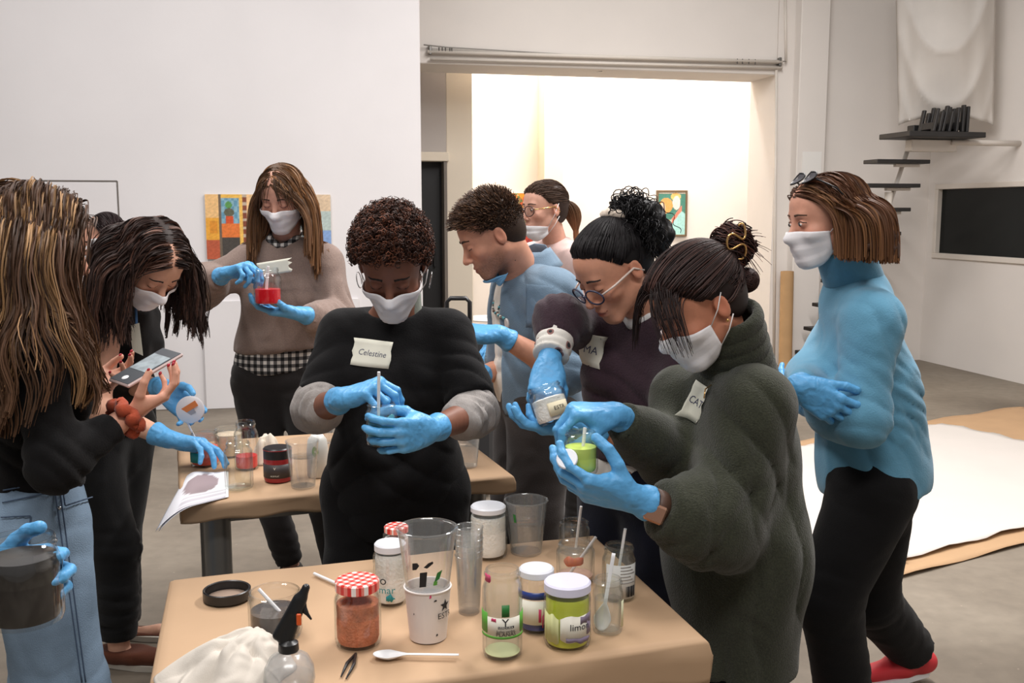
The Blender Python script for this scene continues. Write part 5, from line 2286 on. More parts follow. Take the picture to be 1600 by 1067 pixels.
def cap(p, g=.010, line=-.0, back=-.075, front=.050, res=.006):
    """under-layer of hair close to the skull"""
    S = Sdf()
    h = p.hs
    S.ell(p.lw((0, -.018, .030)), np.array([.074 + g, .094 + g, .084 + g]) * h, p.R, .02)
    S.ell(p.lw((0, -.045, -.015)), np.array([.062 + g, .060 + g, .062 + g]) * h, p.R, .02)
    S.cut(p.lw((0, .056, front)), p.R @ nrm(V3(0, .78, -.62)), None, .012)
    S.cut(p.lw((0, 0, back)), p.R @ V3(0, 0, -1.0), None, .01)
    for s in (-1, 1):
        S.ell(p.lw((s * .085, .028, -.035)), np.array([.05, .042, .062]) * h, p.R, .012, True)
    return S


def hcols(n, base, var=.25, seed=0, hi=None, frac=0.0):
    r = np.random.default_rng(seed)
    C = np.array(srgb(*base))[None] * np.exp(r.normal(size=(n, 1)) * var)
    if hi is not None:
        m = r.uniform(size=n) < frac
        C[m] = np.array(srgb(*hi))[None] * np.exp(r.normal(size=(m.sum(), 1)) * var * .7)
    return C


# ---- clothes
def garment(p, name, m, S, res=.008, fl=(), bump=None, it=2, parent=None, wr=.0):
    V, Fq = S.mesh(res)
    V = relax(V, Fq, it, .5)
    N = vnormals(V, Fq)
    if len(fl):
        V = folds(V, N, fl)
    N = vnormals(V, Fq)
    V = bumps(V, N, 15, .0035, len(name))
    if bump:
        N = vnormals(V, Fq)
        V = bumps(V, N, bump[0], bump[1], bump[2] if len(bump) > 2 else 1)
    return link(name, mesh_np(name, V, Fq), m, parent or p.e)


def sleeve(S, J, s, r0, r1, r2, end=1.0, k=.03, mid=None, cut=True):
    """sleeve from shoulder over elbow to a fraction of the forearm"""
    sh, el, wr = J['sh' + s], J['el' + s], J['wr' + s]
    S.cone(sh, el, r0, r1, k)
    if end > 0:
        e = lerp(el, wr, end)
        if mid:
            S.cone(el, lerp(el, e, .5), r1, mid, k)
            S.cone(lerp(el, e, .5), e, mid, r2, k)
        else:
            S.cone(el, e, r1, r2, k)
        if cut:
            S.cut(e, wr - el, r2 * 1.3, .003)
    else:
        e = lerp(sh, el, 1 + end)
        S.cut(e, el - sh, r1 * 1.3, .003)
    return e


def trousers(p, m, rh=.10, rk=.072, ra=.058, waist=None, end=.96, res=.010, fl=(), name='trousers', shoe=None, barefoot=False, cuts=True, kk=.05, pr=(.168, .122)):
    S = Sdf()
    J, b = p.J, p.b
    hipx = nrm(J['hipR'] - J['hipL'])
    Rh = frame(np.cross(p.up, hipx), p.up)
    S.ell(J['pel'] + p.up * .01, (pr[0] * b, pr[1] * b, .15), Rh, .05)
    for s in 'LR':
        e = lerp(J['kn' + s], J['an' + s], end)
        S.cone(J['hip' + s], J['kn' + s], rh * b, rk * b, kk)
        S.cone(J['kn' + s], e, rk * b, ra * b, .03)
        S.cut(e, J['an' + s] - J['kn' + s], ra * 2, .004)
    top = waist if waist is not None else J['pel'] + p.up * .10
    S.cut(top, p.up, None, .01)
    fl = list(fl)
    for s in 'LR':
        fl.append((J['kn' + s], .10, J['an' + s] - J['hip' + s], .055, .005, 1.2))
        fl.append((J['hip' + s], .12, nrm(J['kn' + s] - J['hip' + s]) + .5 * hipx, .06, .004, 1.0))
        fl.append((J['an' + s] + V3(0, 0, .1), .09, (0.1, 0.1, 1), .04, .005, 1.2))
    o = garment(p, name, m, S, res, fl)
    if shoe is not None:
        for s in 'LR':
            shoes(p, s, shoe)
    return o


def shoes(p, s, m, sole=None, name='shoe', lift=0.0):
    an, t = p.J['an' + s], p.toe(s)
    z0 = max(0.0, an[2] - .085)
    R = frame(t, (0, 0, 1))
    heel = V3(an[0], an[1], z0) - t * .045
    S = Sdf()
    S.cone(heel + V3(0, 0, .045), heel + t * .10 + V3(0, 0, .045), .040, .044, .02, (R[:, 2], .95))
    S.cone(heel + t * .10 + V3(0, 0, .040), heel + t * .215 + V3(0, 0, .032), .044, .036, .02, (R[:, 2], .7))
    S.cone(heel + t * .02 + V3(0, 0, .05), an + V3(0, 0, -.01), .036, .040, .02)
    S.cut(V3(0, 0, z0 + .012), (0, 0, -1), None, .004)
    S.cut(an + V3(0, 0, .005), (0, 0, 1), None, .004)
    V, Fq = S.mesh(.006)
    o = link(name, mesh_np(name, relax(V, Fq, 2), Fq), m, p.e)
    mb2 = MB()
    ol = [heel + t * .235 * u + R[:, 0] * sgn * w_ for u, w_, sgn in ((0, .024, -1), (-.12, .0, 1), (0, .024, 1), (.25, .034, 1), (.55, .044, 1), (.85, .04, 1), (1.03, .018, 1), (1.06, 0, 1), (1.03, .02, -1), (.85, .042, -1), (.55, .044, -1), (.25, .034, -1))]
    ol = [ol[i] for i in (1, 2, 3, 4, 5, 6, 7, 8, 9, 10, 11, 0)]
    mb2.poly([(q[0], q[1]) for q in ol], z0 + .001, z0 + .02)
    mb2.build('sole', sole or M_WHITE, o)
    return o


def glove(p, s, fdir, palm, pose, sc=1.0, wrist=None, res=.0024, cuff=.045, m=None, right=None):
    J = p.J
    wr = J['wr' + s] if wrist is None else np.asarray(wrist)
    S, tips, w = hand_sdf(wr, fdir, palm, (s == 'R') if right is None else right, pose, sc, True, cuff, J['el' + s] - wr)
    V, Fq = S.mesh(res)
    V = relax(V, Fq, 1, .4)
    N = vnormals(V, Fq)
    V = bumps(V, N, 180, .0005, 3)
    link('glove', mesh_np('glove', V, Fq), m or M_GLOVE, p.e)
    return tips, w


def tape(p, c, x, up, w, h, txt, parent, seed=0, size=None, nrm_in=None, lines=None, jag=.004):
    """torn strip of masking tape with handwriting, laid on a garment: c centre, x along, up; found by projection on coll"""
    r = np.random.default_rng(seed)
    x = nrm(x)
    up = nrm(np.asarray(up) - x * np.dot(up, x))
    n = np.cross(x, up)                     # outwards
    coll = lines
    nu, nv = 13, 7
    P = np.zeros((nu, nv, 3))
    jl, jr = r.uniform(-1, 1, nv) * jag, r.uniform(-1, 1, nv) * jag

    def proj(q):
        ts = np.linspace(.07, -.07, 71)
        d = coll.at(q + ts[:, None] * n)
        i = int(np.argmax(d < .0035)) if (d < .0035).any() else 35
        return ts[i]
    T = np.zeros((nu, nv))
    for i in range(nu):
        for j in range(nv):
            u = -w / 2 + w * i / (nu - 1)
            if i == 0:
                u += jl[j]
            if i == nu - 1:
                u += jr[j]
            v = -h / 2 + h * j / (nv - 1)
            q = np.asarray(c) + x * u + up * v
            P[i, j] = q
            T[i, j] = proj(q)
    T = np.clip(T, np.median(T) - .02, np.median(T) + .02)
    for _ in range(6):
        T[1:-1] = (T[:-2] + T[2:] + 2 * T[1:-1]) / 4
        T[:, 1:-1] = (T[:, :-2] + T[:, 2:] + 2 * T[:, 1:-1]) / 4
    P = P + T[..., None] * n + n * .0022
    o = MB().sheet(P, .0006).build('name_tag', M_TAPE, parent, True)
    if txt:
        R = np.stack([x, up, n], 1)
        mid = P[nu // 2, nv // 2] + n * .0012
        q = text_mesh('handwriting', txt, size or h * .5, V3(0, 0, 0), np.eye(3), M_PEN, o, 0.0, .25)
        me = q.data
        co = np.zeros(len(me.vertices) * 3, np.float32)
        me.vertices.foreach_get('co', co)
        co = co.reshape(-1, 3)
        u = np.clip((co[:, 0] + w / 2) / w * (nu - 1), 0, nu - 1.001)
        v = np.clip((co[:, 1] + h / 2) / h * (nv - 1), 0, nv - 1.001)
        i, j = u.astype(int), v.astype(int)
        fu, fv = (u - i)[:, None], (v - j)[:, None]
        W = P[i, j] * (1 - fu) * (1 - fv) + P[i + 1, j] * fu * (1 - fv) + P[i, j + 1] * (1 - fu) * fv + P[i + 1, j + 1] * fu * fv + n * .0009
        me.vertices.foreach_set('co', W.astype(np.float32).ravel())
        me.update()
    return o


GRAV = V3(0, 0, -1)

# ------------------------------------------------------------------ people
def std_legs(J, front, half=.085, knee=.03, h_knee=.47, h_an=.09, stance=.0):
    f = nrm(V3(front[0], front[1], 0))
    side = V3(f[1], -f[0], 0)                # towards the person's right
    for s, sg in (('L', -1), ('R', 1)):
        hp = J['pel'] + side * sg * half - V3(0, 0, .03)
        J['hip' + s] = hp
        J['kn' + s] = V3(hp[0], hp[1], h_knee) + f * knee + side * sg * stance
        J['an' + s] = V3(hp[0], hp[1], h_an) + f * (-.01) + side * sg * stance * 1.5
    return J


def coll_of(p, g=.016):
    S = Sdf()
    p.torso(S, g, .05)
    p.neckop(S, .004)
    p.limbs(S, g, False)
    S.ops += p.H.ops
    return S


def long_hair(p, n, steps, step, base, hi=None, frac=0., part=0.0, coll=None, seed=1, face=1.0, r=(.0019, .0008), off=(.004, .016), var=.28, back=.3, lean=None,
              grav=.30, wave=0.0, g=.002, tip=None, lens=(.8, 1.0), line=None, jitter=.03, under=True, mcol=.7, fwd0=.0, stick=9, clump=.6, lat=.7, zend=None):
    P, D = p.scalp(n, line, seed)
    n = len(P)
    rr = np.random.default_rng(seed + 5)
    sgn = np.where(P[:, 0] > part, 1.0, -1.0)
    d0 = D * .12 + np.stack([sgn * lat, np.full(n, -back) + fwd0 * (P[:, 1] > .03), np.full(n, .05)], 1)
    d0 /= np.linalg.norm(d0, axis=1, keepdims=True)
    offs = (off[0] + (off[1] - off[0]) * rr.uniform(size=n) ** 1.3) * p.hs
    coll = coll or coll_of(p)
    down = GRAV if lean is None else nrm(lean)

    def comb(k, q, X):
        t = np.tile(down, (n, 1)).astype(float)
        if face > 0:
            inface = (q[:, 1] > .015) & (q[:, 2] < .075) & (np.abs(q[:, 0]) < .088)
            push = np.stack([np.sign(q[:, 0] + 1e-6) * 1.0, np.full(n, -.35), np.full(n, -.1)], 1) @ p.R.T
            t = t + push * (inface * 1.6 * face)[:, None]
        if k < 4:
            over = np.stack([sgn * lat * 1.1, np.full(n, -back), np.full(n, -.1)], 1) @ p.R.T
            t = t * .35 + over
        t /= np.linalg.norm(t, axis=1, keepdims=True)
        return t, grav + .25 * (k < 4)
    T = p.grow(P, d0, steps, step, comb, coll, offs, stick=stick, jitter=jitter, seed=seed)
    ln = rr.uniform(lens[0], lens[1], n)
    Lc = p.wl(T.reshape(-1, 3)).reshape(T.shape)
    if zend is not None:                       # blunt cut at one level
        low = Lc[:, :, 2] < (zend[0] + zend[1] * Lc[:, :, 1])
        f = np.where(low.any(0), np.maximum(np.argmax(low, 0), 2) / (len(T) - 1), 1.0)
        ln = f * ln
    if face >= .7:                             # none across the face
        bad = ((np.abs(Lc[:, :, 0]) < .05) & (Lc[:, :, 1] > .045) & (Lc[:, :, 2] < .0)).any(0)
        T, P, sgn, offs, ln = T[:, ~bad], P[~bad], sgn[~bad], offs[~bad], ln[~bad]
        n = len(P)
    T = cut_len(T, ln)
    for _ in range(10):
        T[1:-1] = .25 * T[:-2] + .5 * T[1:-1] + .25 * T[2:]
    if wave:
        k = np.linspace(0, 1, len(T))[:, None]
        ph = rr.uniform(0, 6.28, n)[None] * .35 + P[:, 0][None] * 60
        amp = wave * k
        T = T + (np.sin(k * 17 + ph) * amp)[..., None] * np.array([.8, .5, .1])
    kk = max(8, n // 14)                       # locks
    gi = rr.choice(n, kk, False)
    near = np.argmin(((P[:, None] - P[gi][None]) ** 2).sum(2) + (sgn[:, None] != sgn[gi][None]), axis=1)
    tq = np.linspace(0, 1, len(T))[:, None, None]
    T = T + (T[:, gi][:, near] - T) * (clump * tq ** 1.3)
    C = hcols(kk, base, var, seed, hi, frac)[near] * np.exp(rr.normal(size=(n, 1)) * .16)
    tc = None
    if tip is not None:
        tc = (hcols(kk, tip, var, seed + 1)[near] * .4 + C * .6) * np.exp(rr.normal(size=(n, 1)) * .12)
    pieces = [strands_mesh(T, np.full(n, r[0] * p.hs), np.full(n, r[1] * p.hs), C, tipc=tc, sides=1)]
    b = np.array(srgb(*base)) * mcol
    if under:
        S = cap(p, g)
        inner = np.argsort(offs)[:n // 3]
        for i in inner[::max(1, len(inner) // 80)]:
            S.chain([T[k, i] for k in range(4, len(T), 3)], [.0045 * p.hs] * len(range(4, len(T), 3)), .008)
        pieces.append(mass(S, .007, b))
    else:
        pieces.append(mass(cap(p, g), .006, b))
    return pieces


def cut_len(T, f):
    """shorten each strand to a fraction f of its length by resampling"""
    k = len(T)
    t = np.linspace(0, 1, k)[:, None] * f[None] * (k - 1)
    i = np.minimum(t.astype(int), k - 2)
    fr = (t - i)[..., None]
    n = np.arange(T.shape[1])[None]
    return T[i, n] * (1 - fr) + T[i + 1, n] * fr


def short_hair(p, n, length, base, seed=1, curl=0.0, comb=(0, .4, .6), var=.3, line=None, r=(.0017, .0007), steps=7, g=.008, sides=.4, hi=None, frac=0, turns=1.5, front=.05, cap_=True, mess=.2):
    P, D = p.scalp(n, line, seed)
    n = len(P)
    rr = np.random.default_rng(seed + 9)
    topness = np.clip((P[:, 2] - .01) / .07, 0, 1)
    L = length * (sides + (1 - sides) * topness) * rr.uniform(.7, 1.15, n)
    d = D + np.asarray(comb)[None] * .9 + rr.normal(size=D.shape) * mess
    d /= np.linalg.norm(d, axis=1, keepdims=True)
    a = np.cross(d, rr.normal(size=d.shape))
    a /= np.linalg.norm(a, axis=1, keepdims=True)
    b = np.cross(d, a)
    t = np.linspace(0, 1, steps + 1)[:, None, None]
    ph = rr.uniform(0, 6.28, n)[None, :, None]
    T = P[None] + d[None] * L[None, :, None] * t + D[None] * .002
    if curl:
        w = 2 * math.pi * turns
        T = T + curl * np.minimum(t * 3, 1) * (np.cos(w * t + ph) * a[None] + np.sin(w * t + ph) * b[None])
    T = p.hc + (T * p.hs) @ p.R.T
    C = hcols(n, base, var, seed, hi, frac)
    pieces = [strands_mesh(T, np.full(n, r[0]), np.full(n, r[1]), C)]
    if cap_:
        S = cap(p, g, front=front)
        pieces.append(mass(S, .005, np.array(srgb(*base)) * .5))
    return pieces


def fabric(name, col, **k):
    d = dict(rough=.9, var=.06, vscale=25, bump=.25, bscale=260, sheen=.12, spec=.2, wrinkle=.7, wscale=7)
    d.update(k)
    return mat(name, srgb(*col), **d)


def check_mat(name, scale):
    m = bpy.data.materials.new(name)
    m.use_nodes = True
    nt = m.node_tree
    N, L = nt.nodes.new, nt.links.new
    b = nt.nodes['Principled BSDF']
    b.inputs['Roughness'].default_value = .9
    tc = N('ShaderNodeTexCoord')
    sp = N('ShaderNodeSeparateXYZ')
    L(tc.outputs['Object'], sp.inputs[0])
    out = []
    for ax in (0, 2):
        mu = N('ShaderNodeMath')
        mu.operation = 'MULTIPLY'
        mu.inputs[1].default_value = scale
        L(sp.outputs[ax], mu.inputs[0])
        fr = N('ShaderNodeMath')
        fr.operation = 'FRACT'
        L(mu.outputs[0], fr.inputs[0])
        gt = N('ShaderNodeMath')
        gt.operation = 'GREATER_THAN'
        gt.inputs[1].default_value = .5
        L(fr.outputs[0], gt.inputs[0])
        out.append(gt.outputs[0])
    ad = N('ShaderNodeMath')
    ad.operation = 'ADD'
    L(out[0], ad.inputs[0])
    L(out[1], ad.inputs[1])
    hf = N('ShaderNodeMath')
    hf.operation = 'MULTIPLY'
    hf.inputs[1].default_value = .5
    L(ad.outputs[0], hf.inputs[0])
    cr = N('ShaderNodeValToRGB')
    cr.color_ramp.interpolation = 'CONSTANT'
    cr.color_ramp.elements[0].color = (*srgb(222, 218, 212), 1)
    cr.color_ramp.elements[1].position = .75
    cr.color_ramp.elements[1].color = (*srgb(24, 24, 26), 1)
    cr.color_ramp.elements.new(.25).color = (*srgb(100, 98, 98), 1)
    L(hf.outputs[0], cr.inputs[0])
    L(cr.outputs[0], b.inputs['Base Color'])
    return m


M_TEEB = fabric('black_jersey', (19, 18, 19), sheen=.05, var=.1)
M_BLACKTR = fabric('black_trouser', (16, 15, 16), sheen=.04)
M_JEANSB = fabric('washed_black_denim', (44, 41, 41), bump=.3)
M_SHOED = fabric('dark_shoe', (30, 28, 28), rough=.6)


# ---- person in the black T-shirt -----------------------------------------------------------------------------
def black_tee_person():
    J = dict(head=pt(613, 412, 2.47), neck=pt(616, 488, 2.60), pel=pt(618, 752, 2.53), shR=pt(537, 522, 2.57), shL=pt(701, 522, 2.57),
             elR=pt(493, 642, 2.44), wrR=pt(536, 623, 2.23), elL=pt(742, 645, 2.44), wrL=pt(672, 672, 2.20))
    std_legs(J, (0, -1), .09, .02)
    J['knR'] = pt(560, 885, 2.5)
    p = Person('person in black T-shirt and white mask stirring a jar of teal paint', J, (0, -.80, -.60), (0, -.6, .8), 1.02, 1.0, True, (128, 84, 66), (120, 70, 62))
    p.body(fine=.003)
    p.brows((30, 20, 18), th=.003)
    p.eyes_closed((20, 14, 12))
    p.mask()
    # afro
    S = cap(p, .008, front=.05)
    S.ell(p.lw((0, -.02, .046)), np.array([.081, .096, .080]) * p.hs, p.R, .03)
    S.cut(p.lw((0, .062, .058)), p.R @ nrm(V3(0, .86, -.5)), None, .02)
    V, Fq = S.mesh(.005)
    V = relax(V, Fq, 1)
    V = bumps(V, vnormals(V, Fq), 190, .0045, 4)
    pcs = [(V, Fq, np.tile(np.array(srgb(40, 26, 22)), (len(V), 1)))]
    pcs += short_hair(p, 3000, .034, (58, 36, 28), 3, .0058, (0, 0, .05), .3, None, (.0017, .0010), 14, sides=.62, hi=(104, 62, 44), frac=.35, turns=3.0, cap_=False)
    hair_obj(p, pcs)
    S = Sdf()
    p.torso(S, .008, .05, .8)
    for s in 'LR':
        sh, el = J['sh' + s], J['el' + s]
        S.cone(sh, lerp(sh, el, .95), .056, .064, .04)
        S.cut(lerp(sh, el, .84), el - sh, .16, .004)
    S.ell(J['pel'] + V3(0, -.01, -.02), (.156, .125, .20), None, .06)
    S.cone(lerp(J['pel'], J['neck'], .55), J['pel'], .142, .150, .06, (V3(0, 1, 0), .72))
    S.cut(J['pel'] - V3(0, 0, .13), (0, 0, -1), None, .004)
    S.ell(J['neck'] + V3(0, -.035, .035), (.078, .075, .05), None, .008, True)
    fl = [(lerp(J['shR'], J['elR'], .55), .09, nrm(J['elR'] - J['shR']) + V3(.5, 0, .2), .05, .006, 1.5),
          (lerp(J['shL'], J['elL'], .55), .09, nrm(J['elL'] - J['shL']) + V3(-.5, 0, .2), .05, .006, 1.5),
          (J['pel'] + V3(.07, -.12, .12), .16, (.5, 0, 1), .075, .006, 1.5), (J['pel'] + V3(-.1, -.12, .05), .16, (-.6, 0, 1), .08, .006, 1.2),
          (lerp(J['neck'], J['pel'], .5) + V3(0, -.1, 0), .15, (1, 0, .25), .11, .004, 1.0)]
    tee = garment(p, 't_shirt', M_TEEB, S, .007, fl)
    tape(p, pt(578, 557, 2.44), (1, 0, -.10), (0.05, -.1, 1), .098, .062, 'Celestine', tee, 2, .019, lines=S, jag=.003)
    # grey knit sleeves pushed up to the elbow, and its collar edge
    MG = fabric('grey_knit', (160, 154, 150), bump=.5, bscale=150, aniso=(3, 3, .6))
    for s in 'LR':
        S2 = Sdf()
        sh, el, wr = J['sh' + s], J['el' + s], J['wr' + s]
        a = lerp(sh, el, .74)
        S2.cone(a, el, .042, .056, .03)
        e = lerp(el, wr, .30)
        S2.cone(el, e, .054, .050, .03)
        S2.cut(e, wr - el, .068, .003)
        S2.cone(lerp(el, wr, .24), lerp(el, wr, .27), .056, .056, .012)
        fl = [(el, .11, nrm(wr - el) + .6 * nrm(el - sh), .034, .0075, 1.6)]
        garment(p, 'rolled_sleeve', MG, S2, .006, fl, (60, .002))
    S3 = Sdf()
    S3.cone(J['neck'] + V3(.05, -.03, -.02), J['neck'] + V3(.055, -.02, .05), .03, .02, .01)
    garment(p, 'shirt_collar', fabric('grey_green_shirt', (150, 156, 146)), S3, .005)
    trousers(p, M_BLACKTR, .105, .085, .07, shoe=M_SHOED)
    for s in (-1, 1):                           # hoop earrings
        c = p.lw((s * .083, -.012, -.062))
        t = np.linspace(0, 2 * math.pi, 21)
        MB().tube([c + p.R @ (V3(.004 * s * math.cos(a), .020 * math.sin(a), .020 * math.cos(a))) * p.hs + s * p.R[:, 0] * .006 for a in t], .0012, 6, False).build('hoop_earring', M_SILVER, p.e, True)
    glove(p, 'R', (.80, -.36, .34), (.45, .1, -.9), 'pinch', 1.0)
    glove(p, 'L', (-.62, -.78, .02), (-.78, .62, .05), 'grip', 1.0)
    b = pt(597, 694, 2.165)
    jar('small jar of teal paint held by the person in the black T-shirt', b, .0345, .094, neck=.030, sh=.022, fill=(M_TEAL, .006, .058), g=G_SMEAR, fill_top=0,
        labels=[label_patch(M_TEAL, -1.4, 1.2, .052, .07, 'paint_smear', .006, -.0032, 2, 20)])
    stick('mixing_stick', 'white stick held in the teal paint jar', 'stick', b + V3(-.008, 0, .02), pt(592, 581, 2.15), .0035)


# ---- woman in the taupe sweater ------------------------------------------------------------------------------
def taupe_woman():
    J = dict(head=pt(441, 306, 3.74), neck=pt(447, 380, 3.84), pel=pt(438, 578, 3.88), shR=pt(392, 412, 3.82), shL=pt(507, 412, 3.82),
             elR=pt(308, 452, 3.70), wrR=pt(352, 428, 3.50), elL=pt(532, 508, 3.72), wrL=pt(468, 490, 3.50),
             hipR=pt(403, 596, 3.86), hipL=pt(470, 596, 3.86), knR=pt(413, 748, 3.85), knL=pt(498, 748, 3.8), anR=pt(454, 884, 3.88), anL=pt(525, 885, 3.9))
    p = Person('woman in taupe sweater and face mask stirring red paint', J, (-.12, -.88, -.42), (-.05, -.4, .9), 1.0, 1.0, True, (214, 160, 138))
    p.body(fine=.0036)
    p.brows((70, 50, 40))
    p.eyes_closed()
    p.mask()
    CS = Sdf()
    p.torso(CS, .020, .05)
    CS.ops += p.H.ops
    pcs = long_hair(p, 3200, 21, .0165, (96, 70, 50), (142, 104, 70), .35, .01, CS, 4, .75, back=.12, lat=.18, lean=(0, -.16, -1), off=(.004, .014), r=(.0022, .001), tip=(140, 96, 62), lens=(.82, 1.0), grav=.34, g=.003)
    # fringe
    P, D = p.scalp(500, None, 31)
    P = P[(P[:, 1] > .045) & (P[:, 2] > .05)]
    n = len(P)
    T = p.grow(P, np.tile(nrm(V3(0, 1, .2)), (n, 1)) + P * V3(6, 0, 0), 8, .0125, lambda k, q, X: (nrm(p.R @ V3(0, .15, -1)) + (np.stack([np.sign(q[:, 0]) * .25, 0 * q[:, 0], 0 * q[:, 0]], 1) @ p.R.T), .5), p.H, np.full(n, .005), seed=2)
    pcs.append(strands_mesh(cut_len(T, np.random.default_rng(2).uniform(.72, 1, n)), np.full(n, .002), np.full(n, .0008), hcols(n, (82, 60, 44), .25, 3)))
    hair_obj(p, pcs)
    MS = fabric('taupe_knit', (140, 121, 112), bump=.4, bscale=260, sheen=.2, var=.12, vscale=220)
    S = Sdf()
    p.torso(S, .018, .06, .9)
    sleeve(S, J, 'R', .066, .068, .042, .80, .05, .064)
    sleeve(S, J, 'L', .064, .062, .040, .82, .05, .060)
    S.cone(lerp(J['neck'], J['pel'], .55), J['pel'] + V3(0, 0, .10), .15, .165, .06, (V3(0, 1, 0), .72))
    S.cut(J['pel'] + V3(0, 0, .085), (.06, 0, -1), None, .005)
    S.ell(J['neck'] + V3(-.005, -.03, .055), (.085, .075, .045), None, .01, True)
    fl = [(J['elR'], .15, nrm(J['wrR'] - J['elR']), .045, .009, 1.6), (J['elL'], .13, nrm(J['wrL'] - J['elL']), .04, .008, 1.5), (lerp(J['elL'], J['wrL'], .6), .06, J['wrL'] - J['elL'], .03, .008, 1),
          (lerp(J['elR'], J['wrR'], .5), .06, J['wrR'] - J['elR'], .03, .008, 1), (lerp(J['shR'], J['elR'], .4), .1, nrm(J['elR'] - J['shR']) + V3(0, 0, .6), .07, .006, 1.2),
          (lerp(J['pel'], J['neck'], .45) + V3(0, -.12, 0), .2, (1, 0, .35), .12, .006, 1.2)]
    o = garment(p, 'sweater', MS, S, .0085, fl)
    tape(p, pt(428, 418, 3.62), (1, 0, .16), (-.1, 0, 1), .125, .05, '', o, 6, lines=S, jag=.01)
    MC = check_mat('black_white_gingham', 38)
    S = Sdf()
    p.torso(S, .018, .05, 0)
    S.cone(J['pel'] + V3(0, 0, .12), J['pel'] + V3(0, 0, .0), .15, .165, .04, (V3(0, 1, 0), .72))
    S.cut(J['pel'] + V3(0, 0, .12), (0, 0, 1), None, .003)
    S.cut(J['pel'] + V3(0, 0, .0), (.1, 0, -1), None, .004)
    garment(p, 'shirt_hem', MC, S, .009, [(J['pel'] + V3(0, -.1, .06), .2, (1, .2, .1), .05, .006, 1)])
    S = Sdf()
    S.cone(J['neck'] + V3(-.045, -.062, .015), J['neck'] + V3(-.012, -.085, -.005), .014, .012, .01)
    S.cone(J['neck'] + V3(.045, -.062, .015), J['neck'] + V3(.012, -.085, -.005), .014, .012, .01)
    S.cone(J['neck'] + V3(-.05, -.05, .02), J['neck'] + V3(-.055, .02, .04), .014, .014, .01)
    S.cone(J['neck'] + V3(.05, -.05, .02), J['neck'] + V3(.055, .02, .04), .014, .014, .01)
    garment(p, 'shirt_collar', MC, S, .005)
    trousers(p, M_JEANSB, .10, .072, .052, shoe=M_SHOED)
    glove(p, 'R', (.80, -.30, .30), (.25, -.1, -1), 'pinch', 1.0, res=.003)
    glove(p, 'L', (-1, -.12, .10), (.02, .1, 1), 'cradle', 1.02, res=.003)
    MB().lathe([(.030, -.011), (.0325, -.010), (.0325, .010), (.030, .011)], lerp(J['wrL'], J['elL'], .24), axes_z(J['elL'] - J['wrL']), 20).build('wristband', mat('pink_strap', srgb(226, 190, 190), rough=.5), p.e, True)
    b = pt(419, 476, 3.44)
    jar('glass jar of bright red paint held by the woman in the taupe sweater', b, .047, .128, neck=.038, sh=.034, fill=(M_RED, .006, .055))
    stick('mixing_stick', 'white stick in the bright red paint jar', 'stick', b + V3(-.004, -.004, .05), pt(419, 416, 3.43), .005)


